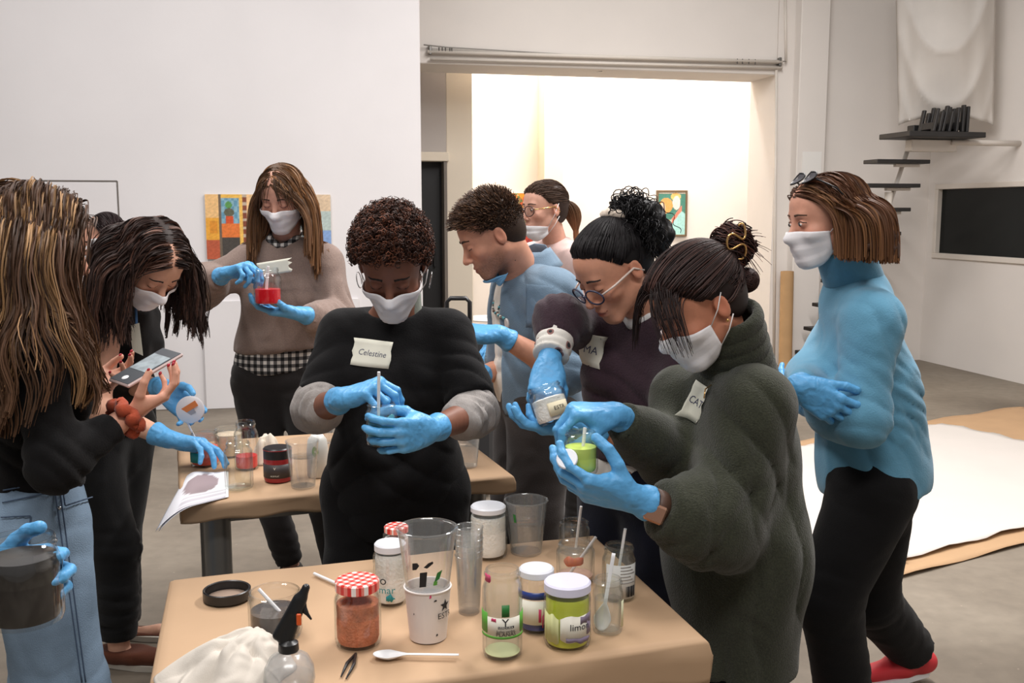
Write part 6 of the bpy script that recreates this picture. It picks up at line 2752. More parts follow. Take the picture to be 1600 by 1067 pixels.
# ---- man in the denim shirt ----------------------------------------------------------------------------------
def denim_man():
    J = dict(head=pt(766, 366, 3.16), neck=pt(822, 432, 3.28), pel=pt(836, 612, 3.34), shL=pt(866, 462, 3.10), shR=pt(806, 452, 3.48),
             elL=pt(880, 580, 3.02), wrL=pt(778, 522, 2.96), elR=pt(792, 575, 3.45), wrR=pt(745, 588, 3.22))
    std_legs(J, (-1, -.25), .095, .03, .5)
    p = Person('bearded man in an open light blue denim shirt looking down', J, (-.84, -.20, -.50), (-.48, -.1, .87), 1.03, 1.08, False, (208, 150, 124), (176, 100, 90))
    p.body(fine=.0032, beard=srgb(96, 70, 56))
    p.brows((60, 42, 32), th=.0034)
    p.eyes_closed()
    pcs = short_hair(p, 3800, .032, (70, 50, 38), 6, .0016, (0, .75, .15), .28, ([-.12, -.04, -.008, .028, .052, .080, .12], [-.055, -.045, -.006, .026, .050, .066, .072]), (.0018, .0008), 9, .006, .34, (104, 74, 52), .2, .7, .055, mess=.11)
    hair_obj(p, pcs)
    MT = fabric('white_tee', (224, 218, 208))
    S = Sdf()
    p.torso(S, .012, .05)
    S.cut(J['pel'] - V3(0, 0, .03), (0, 0, -1), None, .004)
    S.ell(J['neck'] + V3(-.03, -.01, .055), (.075, .07, .04), None, .01, True)
    garment(p, 't_shirt', MT, S, .009, [(J['pel'] + p.front * .12 + V3(0, 0, .12), .16, (.2, .2, 1), .06, .006, 1.4), (lerp(J['pel'], J['neck'], .5) + p.front * .12, .12, (0, 1, .4), .08, .005, 1)])
    MD = fabric('light_denim', (114, 136, 155), bump=.4, bscale=320, var=.08, vscale=18)
    S = Sdf()
    p.torso(S, .024, .06)
    S.cone(J['pel'] + V3(0, 0, .12), J['pel'] - V3(0, 0, .02), .185, .198, .05, (p.front, .74))
    sleeve(S, J, 'L', .070, .066, .056, .16, .05)
    sleeve(S, J, 'R', .068, .064, .056, .16, .05)
    S.cut(J['pel'] - V3(0, 0, .055), (0, 0, -1), None, .004)
    S.ell(J['neck'] + p.front * .02 + V3(0, 0, .06), (.07, .07, .06), None, .01, True)
    for t in np.linspace(-.12, .98, 14):            # open front
        c = lerp(J['pel'], J['neck'], t) + p.front * .20
        S.ell(c, (.088 - .03 * t, .15, .07), p.RT, .006, True)
    fl = [(J['elL'], .12, nrm(J['elL'] - J['shL']) + V3(-.3, 0, .3), .04, .007, 1.5), (lerp(J['shL'], J['elL'], .3), .14, V3(.5, .2, .8), .06, .006, 1.5),
          (lerp(J['pel'], J['neck'], .45) - p.side * .1, .2, (.7, 0, .6), .075, .007, 1.5), (J['pel'] - p.side * .12, .16, (1, 0, .2), .06, .007, 1), (lerp(J['pel'], J['neck'], .8) - p.side * .1, .12, (.8, 0, .5), .06, .005, 1.4)]
    shirt = garment(p, 'denim_shirt', MD, S, .0085, fl)
    # collar wings
    n = J['neck']
    for sg in (-1, 1):
        P = np.zeros((9, 5, 3))
        for i in range(9):
            a = math.radians(12 + 150 * i / 8) * sg
            for j in range(5):
                v = j / 4
                rad = .068 + .044 * v + .012 * (i == 0)
                dr = p.front * math.cos(a) + p.side * math.sin(a)
                P[i, j] = n + dr * rad - p.front * .01 + V3(0, 0, .088 - .060 * v + .008 * math.cos(a) - .03 * v * (i < 2)) + (V3(0, 0, .01) if i > 5 else 0)
        MB().sheet(P, .003).build('collar', MD, shirt, True)
    pk = tape(p, pt(840, 480, 3.03), nrm(V3(.86, -.45, 0)), (0, 0, 1), .10, .135, '', shirt, 3, lines=S, jag=0)
    pk.name = 'chest_pocket'
    pk.data.materials.clear()
    pk.data.materials.append(mat('denim_pocket', srgb(104, 126, 145), rough=.9, bump=.4, bscale=320, var=.08, vscale=18))
    trousers(p, fabric('dark_grey_trouser', (66, 60, 58), bump=.35), .108, .088, .075, shoe=M_SHOED)
    # beaded cord with pendant
    L = [p.lw((-.045, -.02, -.10)), n + p.front * .05 - p.side * .06 + V3(0, 0, .02), lerp(J['neck'], J['pel'], .25) + p.front * .125 - p.side * .028, pt(792, 500, 3.13)]
    L2 = [p.lw((.045, -.02, -.10)), n + p.front * .05 + p.side * .06 + V3(0, 0, .02), lerp(J['neck'], J['pel'], .25) + p.front * .125 + p.side * .022, pt(792, 500, 3.13)]

    def smooth(L, k=40):
        L = np.array(L)
        t = np.linspace(0, len(L) - 1, k)
        o = np.stack([np.interp(t, range(len(L)), L[:, i]) for i in range(3)], 1)
        for _ in range(12):
            o[1:-1] = (o[:-2] + o[2:] + 2 * o[1:-1]) / 4
        return o
    neckl = MB().tube(smooth(L), .0028, 6).tube(smooth(L2), .0028, 6).build('necklace', M_BLACKP, p.e, True)
    cols = [mat('bead_teal', srgb(90, 170, 180), rough=.3), mat('bead_white', srgb(226, 220, 210), rough=.3), mat('bead_brown', srgb(120, 84, 60), rough=.3)]
    for q in (smooth(L), smooth(L2)):
        for i in range(14, 38, 2):
            MB().lathe([(.0005, -.004), (.0042, -.003), (.005, 0), (.0042, .003), (.0005, .004)], q[i], axes_z(q[i + 1] - q[i]), 8).build('bead', cols[(i // 2) % 3], neckl, True)
    MB().lathe([(.0005, -.003), (.017, -.003), (.0185, 0), (.017, .003), (.0005, .003)], pt(792, 506, 3.125), axes_z(p.front), 20).build('pendant', mat('shell_pendant', srgb(212, 204, 196), rough=.3), neckl, 'auto')
    # pulled-down blue mask under the chin
    p.mask(low=-.112, lowh=.04, loops=False, mat_=mat('blue_mask', srgb(120, 180, 222), rough=.7))
    glove(p, 'L', (-1, -.08, .08), (0, .3, -.95), 'relaxed', 1.08, res=.003)
    glove(p, 'R', (-.9, -.3, -.1), (0, .2, -1), 'relaxed', 1.08, res=.003)


# ---- woman with the ponytail, far back -----------------------------------------------------------------------
def ponytail_woman():
    J = dict(head=pt(850, 325, 4.36), neck=pt(869, 380, 4.45), pel=pt(884, 545, 4.5))
    f = nrm(V3(-.8, -.6, 0))
    sd = V3(f[1], -f[0], 0)
    J['shR'] = J['neck'] + sd * .165 - V3(0, 0, .07)
    J['shL'] = J['neck'] - sd * .165 - V3(0, 0, .07)
    for s, sg in (('R', 1), ('L', -1)):
        J['el' + s] = J['sh' + s] + V3(0, 0, -.27) + sd * sg * .03 - f * .02
        J['wr' + s] = J['el' + s] + f * .17 + V3(0, 0, -.10)
    std_legs(J, f)
    p = Person('woman in pale pink top with glasses and mask pulled under her chin', J, (-.84, -.53, -.08), (0, 0, 1), 1.0, .98, True, (222, 170, 148), (190, 96, 92))
    p.body(fine=.0036)
    p.brows((70, 48, 38))
    p.eyes_open((70, 50, 40), (0, -.001))
    p.mask(low=-.066, loops=True)
    p.glasses(mat('tortoise_frame', srgb(70, 46, 44), rough=.3), (.0285, .022), temple=M_GOLD, rad=.0022)
    P, D = p.scalp(1100, None, 12, 500)
    n = len(P)
    tie = V3(0, -.112, .018)

    def comb(k, q, X):
        t = tie - q
        t /= np.linalg.norm(t, axis=1, keepdims=True)
        return t @ p.R.T, .6
    T = p.grow(P, D * .3 + np.array([0, -.8, .1]), 12, .014, comb, p.H, np.random.default_rng(1).uniform(.003, .010, n), jitter=.01)
    keep = np.linspace(0, 1, len(T))[:, None, None]
    end = p.lw(tie)
    T = T * (1 - keep ** 3) + end * keep ** 3
    pcs = [strands_mesh(T, np.full(n, .0018), np.full(n, .0012), hcols(n, (74, 54, 42), .22, 3)), mass(cap(p, .006), .006, np.array(srgb(50, 36, 30)))]
    m = 500
    r = np.random.default_rng(8)
    a = r.uniform(0, 6.28, m)
    rd = np.sqrt(r.uniform(0, 1, m))
    t = np.linspace(0, 1, 12)[:, None]
    prof = .014 + .03 * np.sin(np.minimum(t * 1.25, 1) * math.pi) ** .8
    loc = np.stack([np.cos(a)[None] * rd[None] * prof, -.118 - .045 * np.sin(t * 1.8) + np.sin(a)[None] * rd[None] * prof * .8, .022 - .17 * t ** 1.3 * r.uniform(.8, 1.05, m)[None] + 0 * a[None]], -1)
    T = p.hc + (loc * p.hs) @ p.R.T
    pcs.append(strands_mesh(T, np.full(m, .0024), np.full(m, .001), hcols(m, (82, 58, 44), .25, 5), tipc=hcols(m, (146, 104, 72), .2, 6)))
    hair_obj(p, pcs)
    S = Sdf()
    p.torso(S, .018, .05)
    sleeve(S, J, 'L', .066, .058, .045, .95)
    sleeve(S, J, 'R', .066, .058, .045, .95)
    S.cut(J['pel'] - V3(0, 0, .06), (0, 0, -1), None, .004)
    S.ell(J['neck'] + V3(0, 0, .06), (.075, .075, .035), None, .01, True)
    garment(p, 'pink_top', fabric('pale_pink_knit', (226, 198, 192)), S, .010, [(J['elL'], .1, (.2, 0, 1), .05, .006, 1)])
    trousers(p, M_JEANSB, shoe=M_SHOED, res=.012)
    for s in 'LR':
        glove(p, s, nrm(f + V3(0, 0, -.3)), (0, 0, -1), 'relaxed', 1.0, res=.004)


def bun_comb(p, tie):
    def comb(k, q, X):
        t = tie - q
        t /= np.linalg.norm(t, axis=1, keepdims=True) + 1e-9
        return t @ p.R.T, .6
    return comb


def tied_back(p, n, tie, base, seed, line=None, steps=13, step=.0145, r=(.0018, .0012), off=(.003, .010), var=.22, hi=None, frac=0, g=.007, loose=.01, mcol=.6, d0=(0, -.8, .3), front=.054):
    """hair combed back tightly to a tie point (head space)"""
    P, D = p.scalp(n, line, seed, 1600)
    n = len(P)
    rr = np.random.default_rng(seed)
    T = p.grow(P, D * .4 + np.asarray(d0)[None], steps, step, bun_comb(p, tie), p.H, rr.uniform(off[0], off[1], n) * p.hs, stick=99, jitter=loose, seed=seed)
    L = p.wl(T.reshape(-1, 3)).reshape(T.shape)
    # end every strand where it comes nearest the tie
    d = np.linalg.norm(L - tie, axis=2)
    f = np.maximum(np.argmin(d, axis=0), 1) / (len(T) - 1)
    T = cut_len(T, f)
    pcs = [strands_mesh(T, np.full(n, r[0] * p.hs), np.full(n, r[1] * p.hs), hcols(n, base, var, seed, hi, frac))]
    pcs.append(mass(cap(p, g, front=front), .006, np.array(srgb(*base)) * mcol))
    return pcs


# ---- laughing woman in the plum sweater ----------------------------------------------------------------------
def plum_woman():
    J = dict(head=pt(957, 418, 2.48), neck=pt(1016, 492, 2.60), pel=pt(1000, 735, 2.64), shR=pt(922, 508, 2.68), shL=pt(1088, 530, 2.48),
             elR=pt(874, 500, 2.50), wrR=pt(858, 566, 2.38), elL=pt(1035, 705, 2.36), wrL=pt(914, 668, 2.235))
    std_legs(J, (-.75, -.6), .09, .03)
    p = Person('smiling woman in plum sweater and glasses with a curly black ponytail', J, (-.70, -.42, -.58), (-.42, -.25, .87), 1.0, 1.02, True, (216, 156, 128), (186, 92, 84))
    p.body(fine=.003)
    p.brows((40, 30, 28), th=.003)
    p.eyes_closed()
    p.glasses(mat('dark_blue_frame', srgb(56, 60, 84), rough=.25), (.0285, .0205), z=-.012, y=.108, temple=mat('white_temple', srgb(226, 208, 196), rough=.3), rad=.0023)
    # smile
    p.decal('smile_line', [(-.024, -.066), (-.016, -.0715), (0, -.0735), (.016, -.0715), (.024, -.066)], .0014, mat('mouth_dark', srgb(120, 50, 48), rough=.5), 0)
    tie = V3(0, -.085, .100)
    pcs = tied_back(p, 3600, tie, (24, 20, 22), 5, step=.013, d0=(0, -.4, .8), mcol=.7, var=.3, front=.076, line=([-.12, -.04, -.008, .028, .052, .080, .12], [-.070, -.060, -.006, .036, .068, .086, .090]))
    # curls: helical locks spilling from the tie
    n, k = 420, 46
    r = np.random.default_rng(21)
    tw = p.lw(tie)
    a = r.uniform(0, 6.28, n)
    el = r.uniform(-.3, 1.0, n)
    d = np.stack([np.cos(a) * np.cos(el), np.sin(a) * np.cos(el), np.sin(el)], 1) * .75 + V3(.75, .1, .25)
    d /= np.linalg.norm(d, axis=1, keepdims=True)
    T = np.zeros((k, n, 3))
    X = tw + r.normal(size=(n, 3)) * .010
    L = r.uniform(.09, .19, n)
    H0 = p.H
    for i in range(k):
        T[i] = X
        d = d + np.array([.02, 0, -.085])
        d /= np.linalg.norm(d, axis=1, keepdims=True)
        X = X + d * (L / k)[:, None]
        sd = H0.at(X)
        m = sd < .02
        if m.any():
            e = .004
            g = np.stack([H0.at(X[m] + e * np.eye(3)[j]) - sd[m] for j in range(3)], -1)
            g /= np.linalg.norm(g, axis=1, keepdims=True) + 1e-9
            X[m] += g * (.02 - sd[m])[:, None]
    t = np.gradient(T, axis=0)
    t /= np.linalg.norm(t, axis=2, keepdims=True) + 1e-9
    u = np.cross(t, np.array([.2, .9, .3]))
    u /= np.linalg.norm(u, axis=2, keepdims=True)
    v = np.cross(t, u)
    ph = r.uniform(0, 6.28, n)[None]
    turns = r.uniform(3.0, 5.5, n)[None]
    s = np.linspace(0, 1, k)[:, None]
    rad = (.005 + .008 * r.uniform(size=n)[None]) * np.minimum(1, s * 5) * (1 - .3 * s)
    T = T + (np.cos(ph + turns * 6.28 * s) * rad)[..., None] * u + (np.sin(ph + turns * 6.28 * s) * rad)[..., None] * v
    pcs.append(strands_mesh(T, np.full(n, .0019), np.full(n, .0010), hcols(n, (20, 17, 19), .3, 8)))
    S = Sdf()
    S.ell(tw + V3(.055, .01, -.005), (.055, .05, .05), None, .03)
    S.ell(tw + V3(.095, .01, -.05), (.045, .045, .055), None, .03)
    V, Fq = S.mesh(.006)
    V = bumps(V, vnormals(V, Fq), 120, .006, 2)
    pcs.append((V, Fq, np.tile(np.array(srgb(12, 11, 12)), (len(V), 1))))
    hair_obj(p, pcs)
    # scrunchie
    ax = axes_z(p.R @ nrm(V3(0, -.75, .65)))
    tt = np.linspace(0, 2 * math.pi, 29)
    MB().tube([tw - ax[:, 2] * .004 + ax[:, 0] * .026 * math.cos(a_) * (1 + .1 * math.sin(9 * a_)) + ax[:, 1] * .026 * math.sin(a_) * (1 + .1 * math.sin(9 * a_)) for a_ in tt], [.0125 + .0025 * math.sin(7 * a_) for a_ in tt], 8, False).build('scrunchie', fabric('cream_scrunchie', (222, 206, 190)), p.e, True)
    MP = fabric('plum_knit', (58, 42, 50), sheen=.15, bump=.45, bscale=240, var=.15, vscale=220)
    S = Sdf()
    p.torso(S, .016, .06, .9)
    e = sleeve(S, J, 'R', .062, .058, .043, .52, .05)
    sleeve(S, J, 'L', .064, .062, .048, .70, .05)
    S.cone(lerp(J['pel'], J['neck'], .4), J['pel'] + V3(0, 0, .03), .15, .165, .06, (p.front, .78))
    S.cut(J['pel'] + V3(0, 0, .05), (.05, 0, -1), None, .005)
    S.ell(J['neck'] + p.front * .03 + V3(0, 0, .05), (.075, .075, .04), None, .01, True)
    fl = [(J['elR'], .11, V3(1, .1, .5), .05, .005, 1.4), (lerp(J['shR'], J['pel'], .3) + p.front * .1, .16, (.8, 0, .5), .07, .006, 1.4), (lerp(J['pel'], J['neck'], .3) + p.front * .12, .16, (.3, 0, 1), .06, .007, 1.3), (J['elL'], .12, (.7, 0, .6), .05, .006, 1.2)]
    o = garment(p, 'sweater', MP, S, .0075, fl)
    tape(p, pt(917, 547, 2.56), nrm(p.side * -1 + V3(0, 0, -.25)) * -1 if False else nrm(V3(.72, -.62, -.12)), (.15, 0, 1), .075, .085, 'MA', o, 9, .03, lines=S, jag=.004)
    # patterned shirt: hem, cuffs, collar
    m = bpy.data.materials.new('floral_print')
    m.use_nodes = True
    nt = m.node_tree
    N, Lk = nt.nodes.new, nt.links.new
    bs = nt.nodes['Principled BSDF']
    bs.inputs['Roughness'].default_value = .85
    vo = N('ShaderNodeTexVoronoi')
    vo.inputs['Scale'].default_value = 24
    tc = N('ShaderNodeTexCoord')
    Lk(tc.outputs['Object'], vo.inputs['Vector'])
    cr = N('ShaderNodeValToRGB')
    cr.color_ramp.interpolation = 'CONSTANT'
    cr.color_ramp.elements[0].color = (*srgb(46, 46, 52), 1)
    cr.color_ramp.elements[1].position = .17
    cr.color_ramp.elements[1].color = (*srgb(150, 110, 104), 1)
    cr.color_ramp.elements.new(.26).color = (*srgb(226, 222, 214), 1)
    Lk(vo.outputs['Distance'], cr.inputs[0])
    Lk(cr.outputs[0], bs.inputs['Base Color'])
    S = Sdf()
    S.ell(J['pel'] + V3(0, 0, .02), (.178, .14, .16), frame(p.front, (0, 0, 1)), .04)
    S.cut(J['pel'] + V3(0, 0, .065), (0, 0, 1), None, .003)
    S.cut(J['pel'] + V3(0, 0, -.03), (.25, 0, -1), None, .004)
    garment(p, 'shirt_hem', m, S, .008, [(J['pel'] + p.front * .1, .2, p.side + V3(0, 0, .2), .05, .007, 1)])
    S = Sdf()
    a0, a1 = lerp(J['elR'], J['wrR'], .42), lerp(J['elR'], J['wrR'], .86)
    S.cone(a0, a1, .047, .041, .02)
    S.cut(a1, J['wrR'] - J['elR'], .055, .003)
    garment(p, 'shirt_cuff', m, S, .005, [(a1, .06, J['wrR'] - J['elR'], .022, .005, 1.5)])
    S = Sdf()
    S.cone(J['neck'] + p.front * .075 - p.side * .04 + V3(0, 0, .012), J['neck'] + p.front * .09 + V3(0, 0, -.012), .016, .013, .01)
    S.cone(J['neck'] + p.front * .075 + p.side * .04 + V3(0, 0, .012), J['neck'] + p.front * .09 + V3(0, 0, -.012), .016, .013, .01)
    garment(p, 'shirt_collar', fabric('white_shirt', (216, 214, 212)), S, .005)
    trousers(p, fabric('navy_denim', (28, 30, 44)), .105, .085, .07, shoe=M_SHOED)
    glove(p, 'R', (-.15, -.70, -.70), (.05, .70, -.70), 'pinch', 1.0)
    glove(p, 'L', (-1, -.10, .0), (.05, .25, 1), 'cradle', 1.03)
    ax = axes_z(nrm(V3(-.30, .22, .92)))
    b = pt(868, 660, 2.185)
    jar('tilted jar of white powder held by the woman in the plum sweater', b, .042, .088, neck=.036, sh=.024, tilt=ax, fill=(M_POWDER, .006, .056), fill_top=.004,
        labels=[lambda e, c, R, r, h: patch('label', c, R, r + .0007, FACE - .2, FACE + 1.0, .014, .044, mat('cream_label', srgb(216, 206, 176), rough=.7), e), lambda e, c, R, r, h: cyl_text('lettering', 'ESTR', .012, c, R, r + .001, FACE + .4, .03, M_INK, e)])


# ---- woman in the olive sweater ------------------------------------------------------------------------------
def olive_woman():
    J = dict(head=pt(1088, 474, 2.06), neck=pt(1152, 588, 2.14), pel=pt(1146, 880, 2.12), shR=pt(1066, 622, 2.26), shL=pt(1178, 632, 2.02),
             elR=pt(1040, 712, 2.14), wrR=pt(962, 648, 2.00), elL=pt(1128, 828, 1.93), wrL=pt(990, 778, 1.86))
    std_legs(J, (-.85, -.5), .085, .03, .42, .085)
    p = Person('woman in olive green sweater with a bun held by a gold clip', J, (-.78, -.30, -.56), (-.5, -.15, .85), .98, .94, True, (196, 132, 104), (170, 90, 84))
    p.body(fine=.0028)
    p.brows((40, 28, 26))
    p.eyes_closed()
    p.mask()
    tie = V3(0, -.120, .045)
    pcs = tied_back(p, 2600, tie, (46, 31, 29), 7, steps=15, step=.0145, var=.25, hi=(70, 46, 40), frac=.25, off=(.003, .016), g=.008)
    r = np.random.default_rng(5)
    # loose fringe and temple strands
    P, D = p.scalp(2800, None, 33)
    P = P[(P[:, 1] > .04) & (P[:, 2] > .03)]
    n = len(P)
    sg = np.sign(P[:, 0] + .004)

    def comb(k, q, X):
        t = np.tile(p.R @ nrm(V3(0, .12, -1)) * .6 + GRAV * .5, (n, 1)) + (np.stack([sg * .38, 0 * sg, 0 * sg], 1) @ p.R.T)
        return t / np.linalg.norm(t, axis=1, keepdims=True), .35
    T = p.grow(P, np.tile(nrm(V3(0, .8, .35)), (n, 1)) + np.stack([sg * .5, 0 * sg, 0 * sg], 1), 11, .0135, comb, p.H, r.uniform(.003, .012, n) * p.hs, jitter=.03, seed=4)
    pcs.append(strands_mesh(cut_len(T, r.uniform(.6, 1, n)), np.full(n, .0013), np.full(n, .0005), hcols(n, (42, 29, 27), .25, 9)))
    # bun: coiled loops and loose ends
    bc = p.lw((0, -.140, .052))
    n, k = 420, 30
    ph = r.uniform(0, 6.28, n)
    rr_ = .012 + .026 * np.sqrt(r.uniform(size=n))
    off = r.normal(size=n) * .016
    tl = r.normal(size=(n, 3)) * .35
    nz = p.R @ nrm(V3(0, -.9, .35)) + tl
    nz /= np.linalg.norm(nz, axis=1, keepdims=True)
    u = np.cross(nz, np.array([.3, .2, .9]))
    u /= np.linalg.norm(u, axis=1, keepdims=True)
    v = np.cross(nz, u)
    t = np.linspace(0, 4.2, k)[:, None]
    T = bc + (np.cos(t + ph) * rr_)[..., None] * u + (np.sin(t + ph) * rr_ * 1.25)[..., None] * v + nz * off[:, None]
    pcs.append(strands_mesh(T, np.full(n, .0019), np.full(n, .0012), hcols(n, (54, 34, 31), .25, 2, (92, 54, 44), .25)))
    n = 90
    d = r.normal(size=(n, 3)) * .5 + V3(.5, 0, .35)
    d /= np.linalg.norm(d, axis=1, keepdims=True)
    t = np.linspace(0, 1, 10)[:, None, None]
    T = bc + d[None] * .012 + d[None] * t * r.uniform(.03, .075, n)[None, :, None] + GRAV * (t ** 2) * .03
    pcs.append(strands_mesh(T, np.full(n, .0012), np.full(n, .0005), hcols(n, (76, 42, 36), .25, 3)))
    T2 = p.lw((0, -.135, -.005)) + r.normal(size=(60, 3)) * .012
    lo = p.lw((0, -.128, -.030))
    S = Sdf()
    S.ell(bc, np.array([.032, .030, .034]), p.R, .02)
    S.ell(lo, (.024, .024, .024), None, .02)
    V, Fq = S.mesh(.005)
    V = bumps(V, vnormals(V, Fq), 150, .003, 2)
    pcs.append((V, Fq, np.tile(np.array(srgb(40, 26, 24)), (len(V), 1))))
    n = 160
    ph = r.uniform(0, 6.28, n)
    th = np.linspace(-1.4, 1.4, 14)[:, None]
    rr_ = .026 + 0 * ph
    ud = r.normal(size=(n, 3))
    ud /= np.linalg.norm(ud, axis=1, keepdims=True)
    vd = np.cross(ud, r.normal(size=(n, 3)))
    vd /= np.linalg.norm(vd, axis=1, keepdims=True)
    T = lo + (np.cos(th) * rr_)[..., None] * ud + (np.sin(th) * rr_)[..., None] * vd
    pcs.append(strands_mesh(T, np.full(n, .0017), np.full(n, .001), hcols(n, (58, 36, 32), .25, 12)))
    hair_obj(p, pcs)
    # gold wavy hair clip on the near side of the bun
    c = bc + V3(-.004, -.040, -.005)
    q = []
    for t in np.linspace(0, 1, 60):
        q.append(c + V3(.020 * math.sin(t * 4.4 * math.pi) * (.55 + .6 * math.sin(t * math.pi)) + .006 - .012 * t, -.006 + .008 * math.cos(t * 9), .046 - .092 * t + .010 * math.sin(t * 8.8 * math.pi)))
    MB().tube(q, .0024, 7).build('hair_clip', M_GOLD, p.e, True)
    # earring stud
    MB().lathe([(.0005, -.004), (.0035, -.002), (.0035, .002), (.0005, .004)], p.lw((-.082, -.004, -.040)), None, 10).build('ear_stud', M_GOLD, p.e, True)
    MO = fabric('olive_wool', (52, 54, 42), sheen=.2, bump=.7, bscale=300, var=.28, vscale=240)
    S = Sdf()
    p.torso(S, .016, .06, .9)
    S.cone(lerp(J['pel'], J['neck'], .5), J['pel'] + V3(.0, 0, .05), .13, .150, .08, (p.front, .85))
    S.cone(J['pel'] + V3(0, 0, .05), V3(J['pel'][0] + .01, J['pel'][1], .49), .155, .150, .06, (p.front, .85))
    sleeve(S, J, 'L', .068, .066, .046, .70, .06, .060)
    sleeve(S, J, 'R', .062, .060, .042, .90, .05, .052)
    S.cut(V3(J['pel'][0], J['pel'][1], .505), (0, 0, -1), None, .006)
    nk = p.lw((0, -.042, -.062))
    S.cone(J['neck'] - p.up * .05, lerp(J['neck'], nk, .3), .084, .066, .03)
    C2 = Sdf()
    ax_ = nrm(nk - J['neck'])
    ct = nk + ax_ * .006
    C2.cone(J['neck'] - ax_ * .012, ct, .088, .074, .012)
    C2.cut(ct, ax_, .13, .006)
    C2.cut(J['neck'] - ax_ * .008, -ax_, .14, .008)
    C2.cone(J['neck'] + ax_ * .03, ct + ax_ * .04, .060, .060, .003, None, True)
    garment(p, 'roll_neck', MO, C2, .005, [(lerp(J['neck'], nk, .5), .12, ax_, .03, .003, .6)])
    eL, sL = J['elL'], J['shL']
    fl = [(J['elL'], .13, nrm(J['wrL'] - J['elL']) * .8 + V3(0, 0, .5), .05, .012, 1.5), (lerp(J['elL'], J['wrL'], .5), .09, J['wrL'] - J['elL'], .042, .009, 1.3), (lerp(sL, eL, .45), .13, V3(.7, .2, .5), .075, .009, 1.3),
          (J['pel'] + V3(.03, -.15, .0), .28, (1, .2, .12), .10, .010, 1.1), (J['pel'] + V3(.03, -.15, -.2), .22, (1, .2, .05), .085, .009, 1.0), (J['elR'], .10, J['wrR'] - J['elR'], .045, .008, 1.4), (J['neck'] + V3(0, -.06, .03), .07, (.3, 0, 1), .035, .004, 1)]
    o = garment(p, 'olive_sweater', MO, S, .0075, fl)
    tape(p, pt(1072, 628, 2.06), nrm(V3(.72, -.66, -.25)), (.2, 0, 1), .052, .082, 'CAT', o, 12, .024, lines=S, jag=.003)
    MB().tube([lerp(J['neck'], J['pel'], .02) + p.front * .075 - p.side * .02, pt(1102, 608, 1.99), pt(1100, 622, 1.98)], .0015, 6).build('pendant', M_GOLD, p.e, True)
    trousers(p, M_BLACKTR, .07, .062, .056, shoe=M_SHOED, waist=J['pel'] + V3(0, 0, .02), pr=(.12, .09))
    glove(p, 'R', (-.90, -.22, .12), (-.12, .1, -1), 'pinch', 1.02)
    glove(p, 'L', (-.95, -.06, .22), (.08, .72, .68), 'wide', 1.06, cuff=.034)
    # smart watch on the left wrist
    ax = axes_z(J['elL'] - J['wrL'])
    wc = lerp(J['wrL'], J['elL'], .245)
    w = MB().lathe([(.032, -.013), (.034, -.012), (.034, .012), (.032, .013)], wc, ax, 24).build('watch', mat('brown_strap', srgb(80, 56, 44), rough=.5), p.e, True)
    MB().box(wc + V3(-.006, -.034, -.004), (.018, .006, .020), frame((0, -1, .1), J['elL'] - J['wrL']), .004).build('watch_face', mat('rose_gold', srgb(196, 150, 126), rough=.25, metal=.8), w)
    b = pt(907, 738, 1.885)
    jar('jar of lime paint held by the woman in the olive sweater', b, .034, .082, neck=.029, sh=.030, g=G_GREEN, fill=(mat('lime_bright', srgb(206, 226, 104), rough=.3), .006, .052))
    stick('mixing_stick', 'white stick held in the lime paint jar', 'stick', b + V3(.002, -.002, .02), pt(914, 668, 1.89), .0034)
    c = pt(886, 717, 1.845)
    lid = MB().lathe([(.0005, .003), (.019, .003), (.0205, .0015), (.0205, -.003), (.018, -.003), (.018, .0), (.0005, .0)], c, axes_z(nrm(V3(-.15, -.75, .55))), 28).build('jar_lid', M_LIDW, None, 'auto')
    tag(lid, 'small white lid held against the lime paint jar', 'lid')


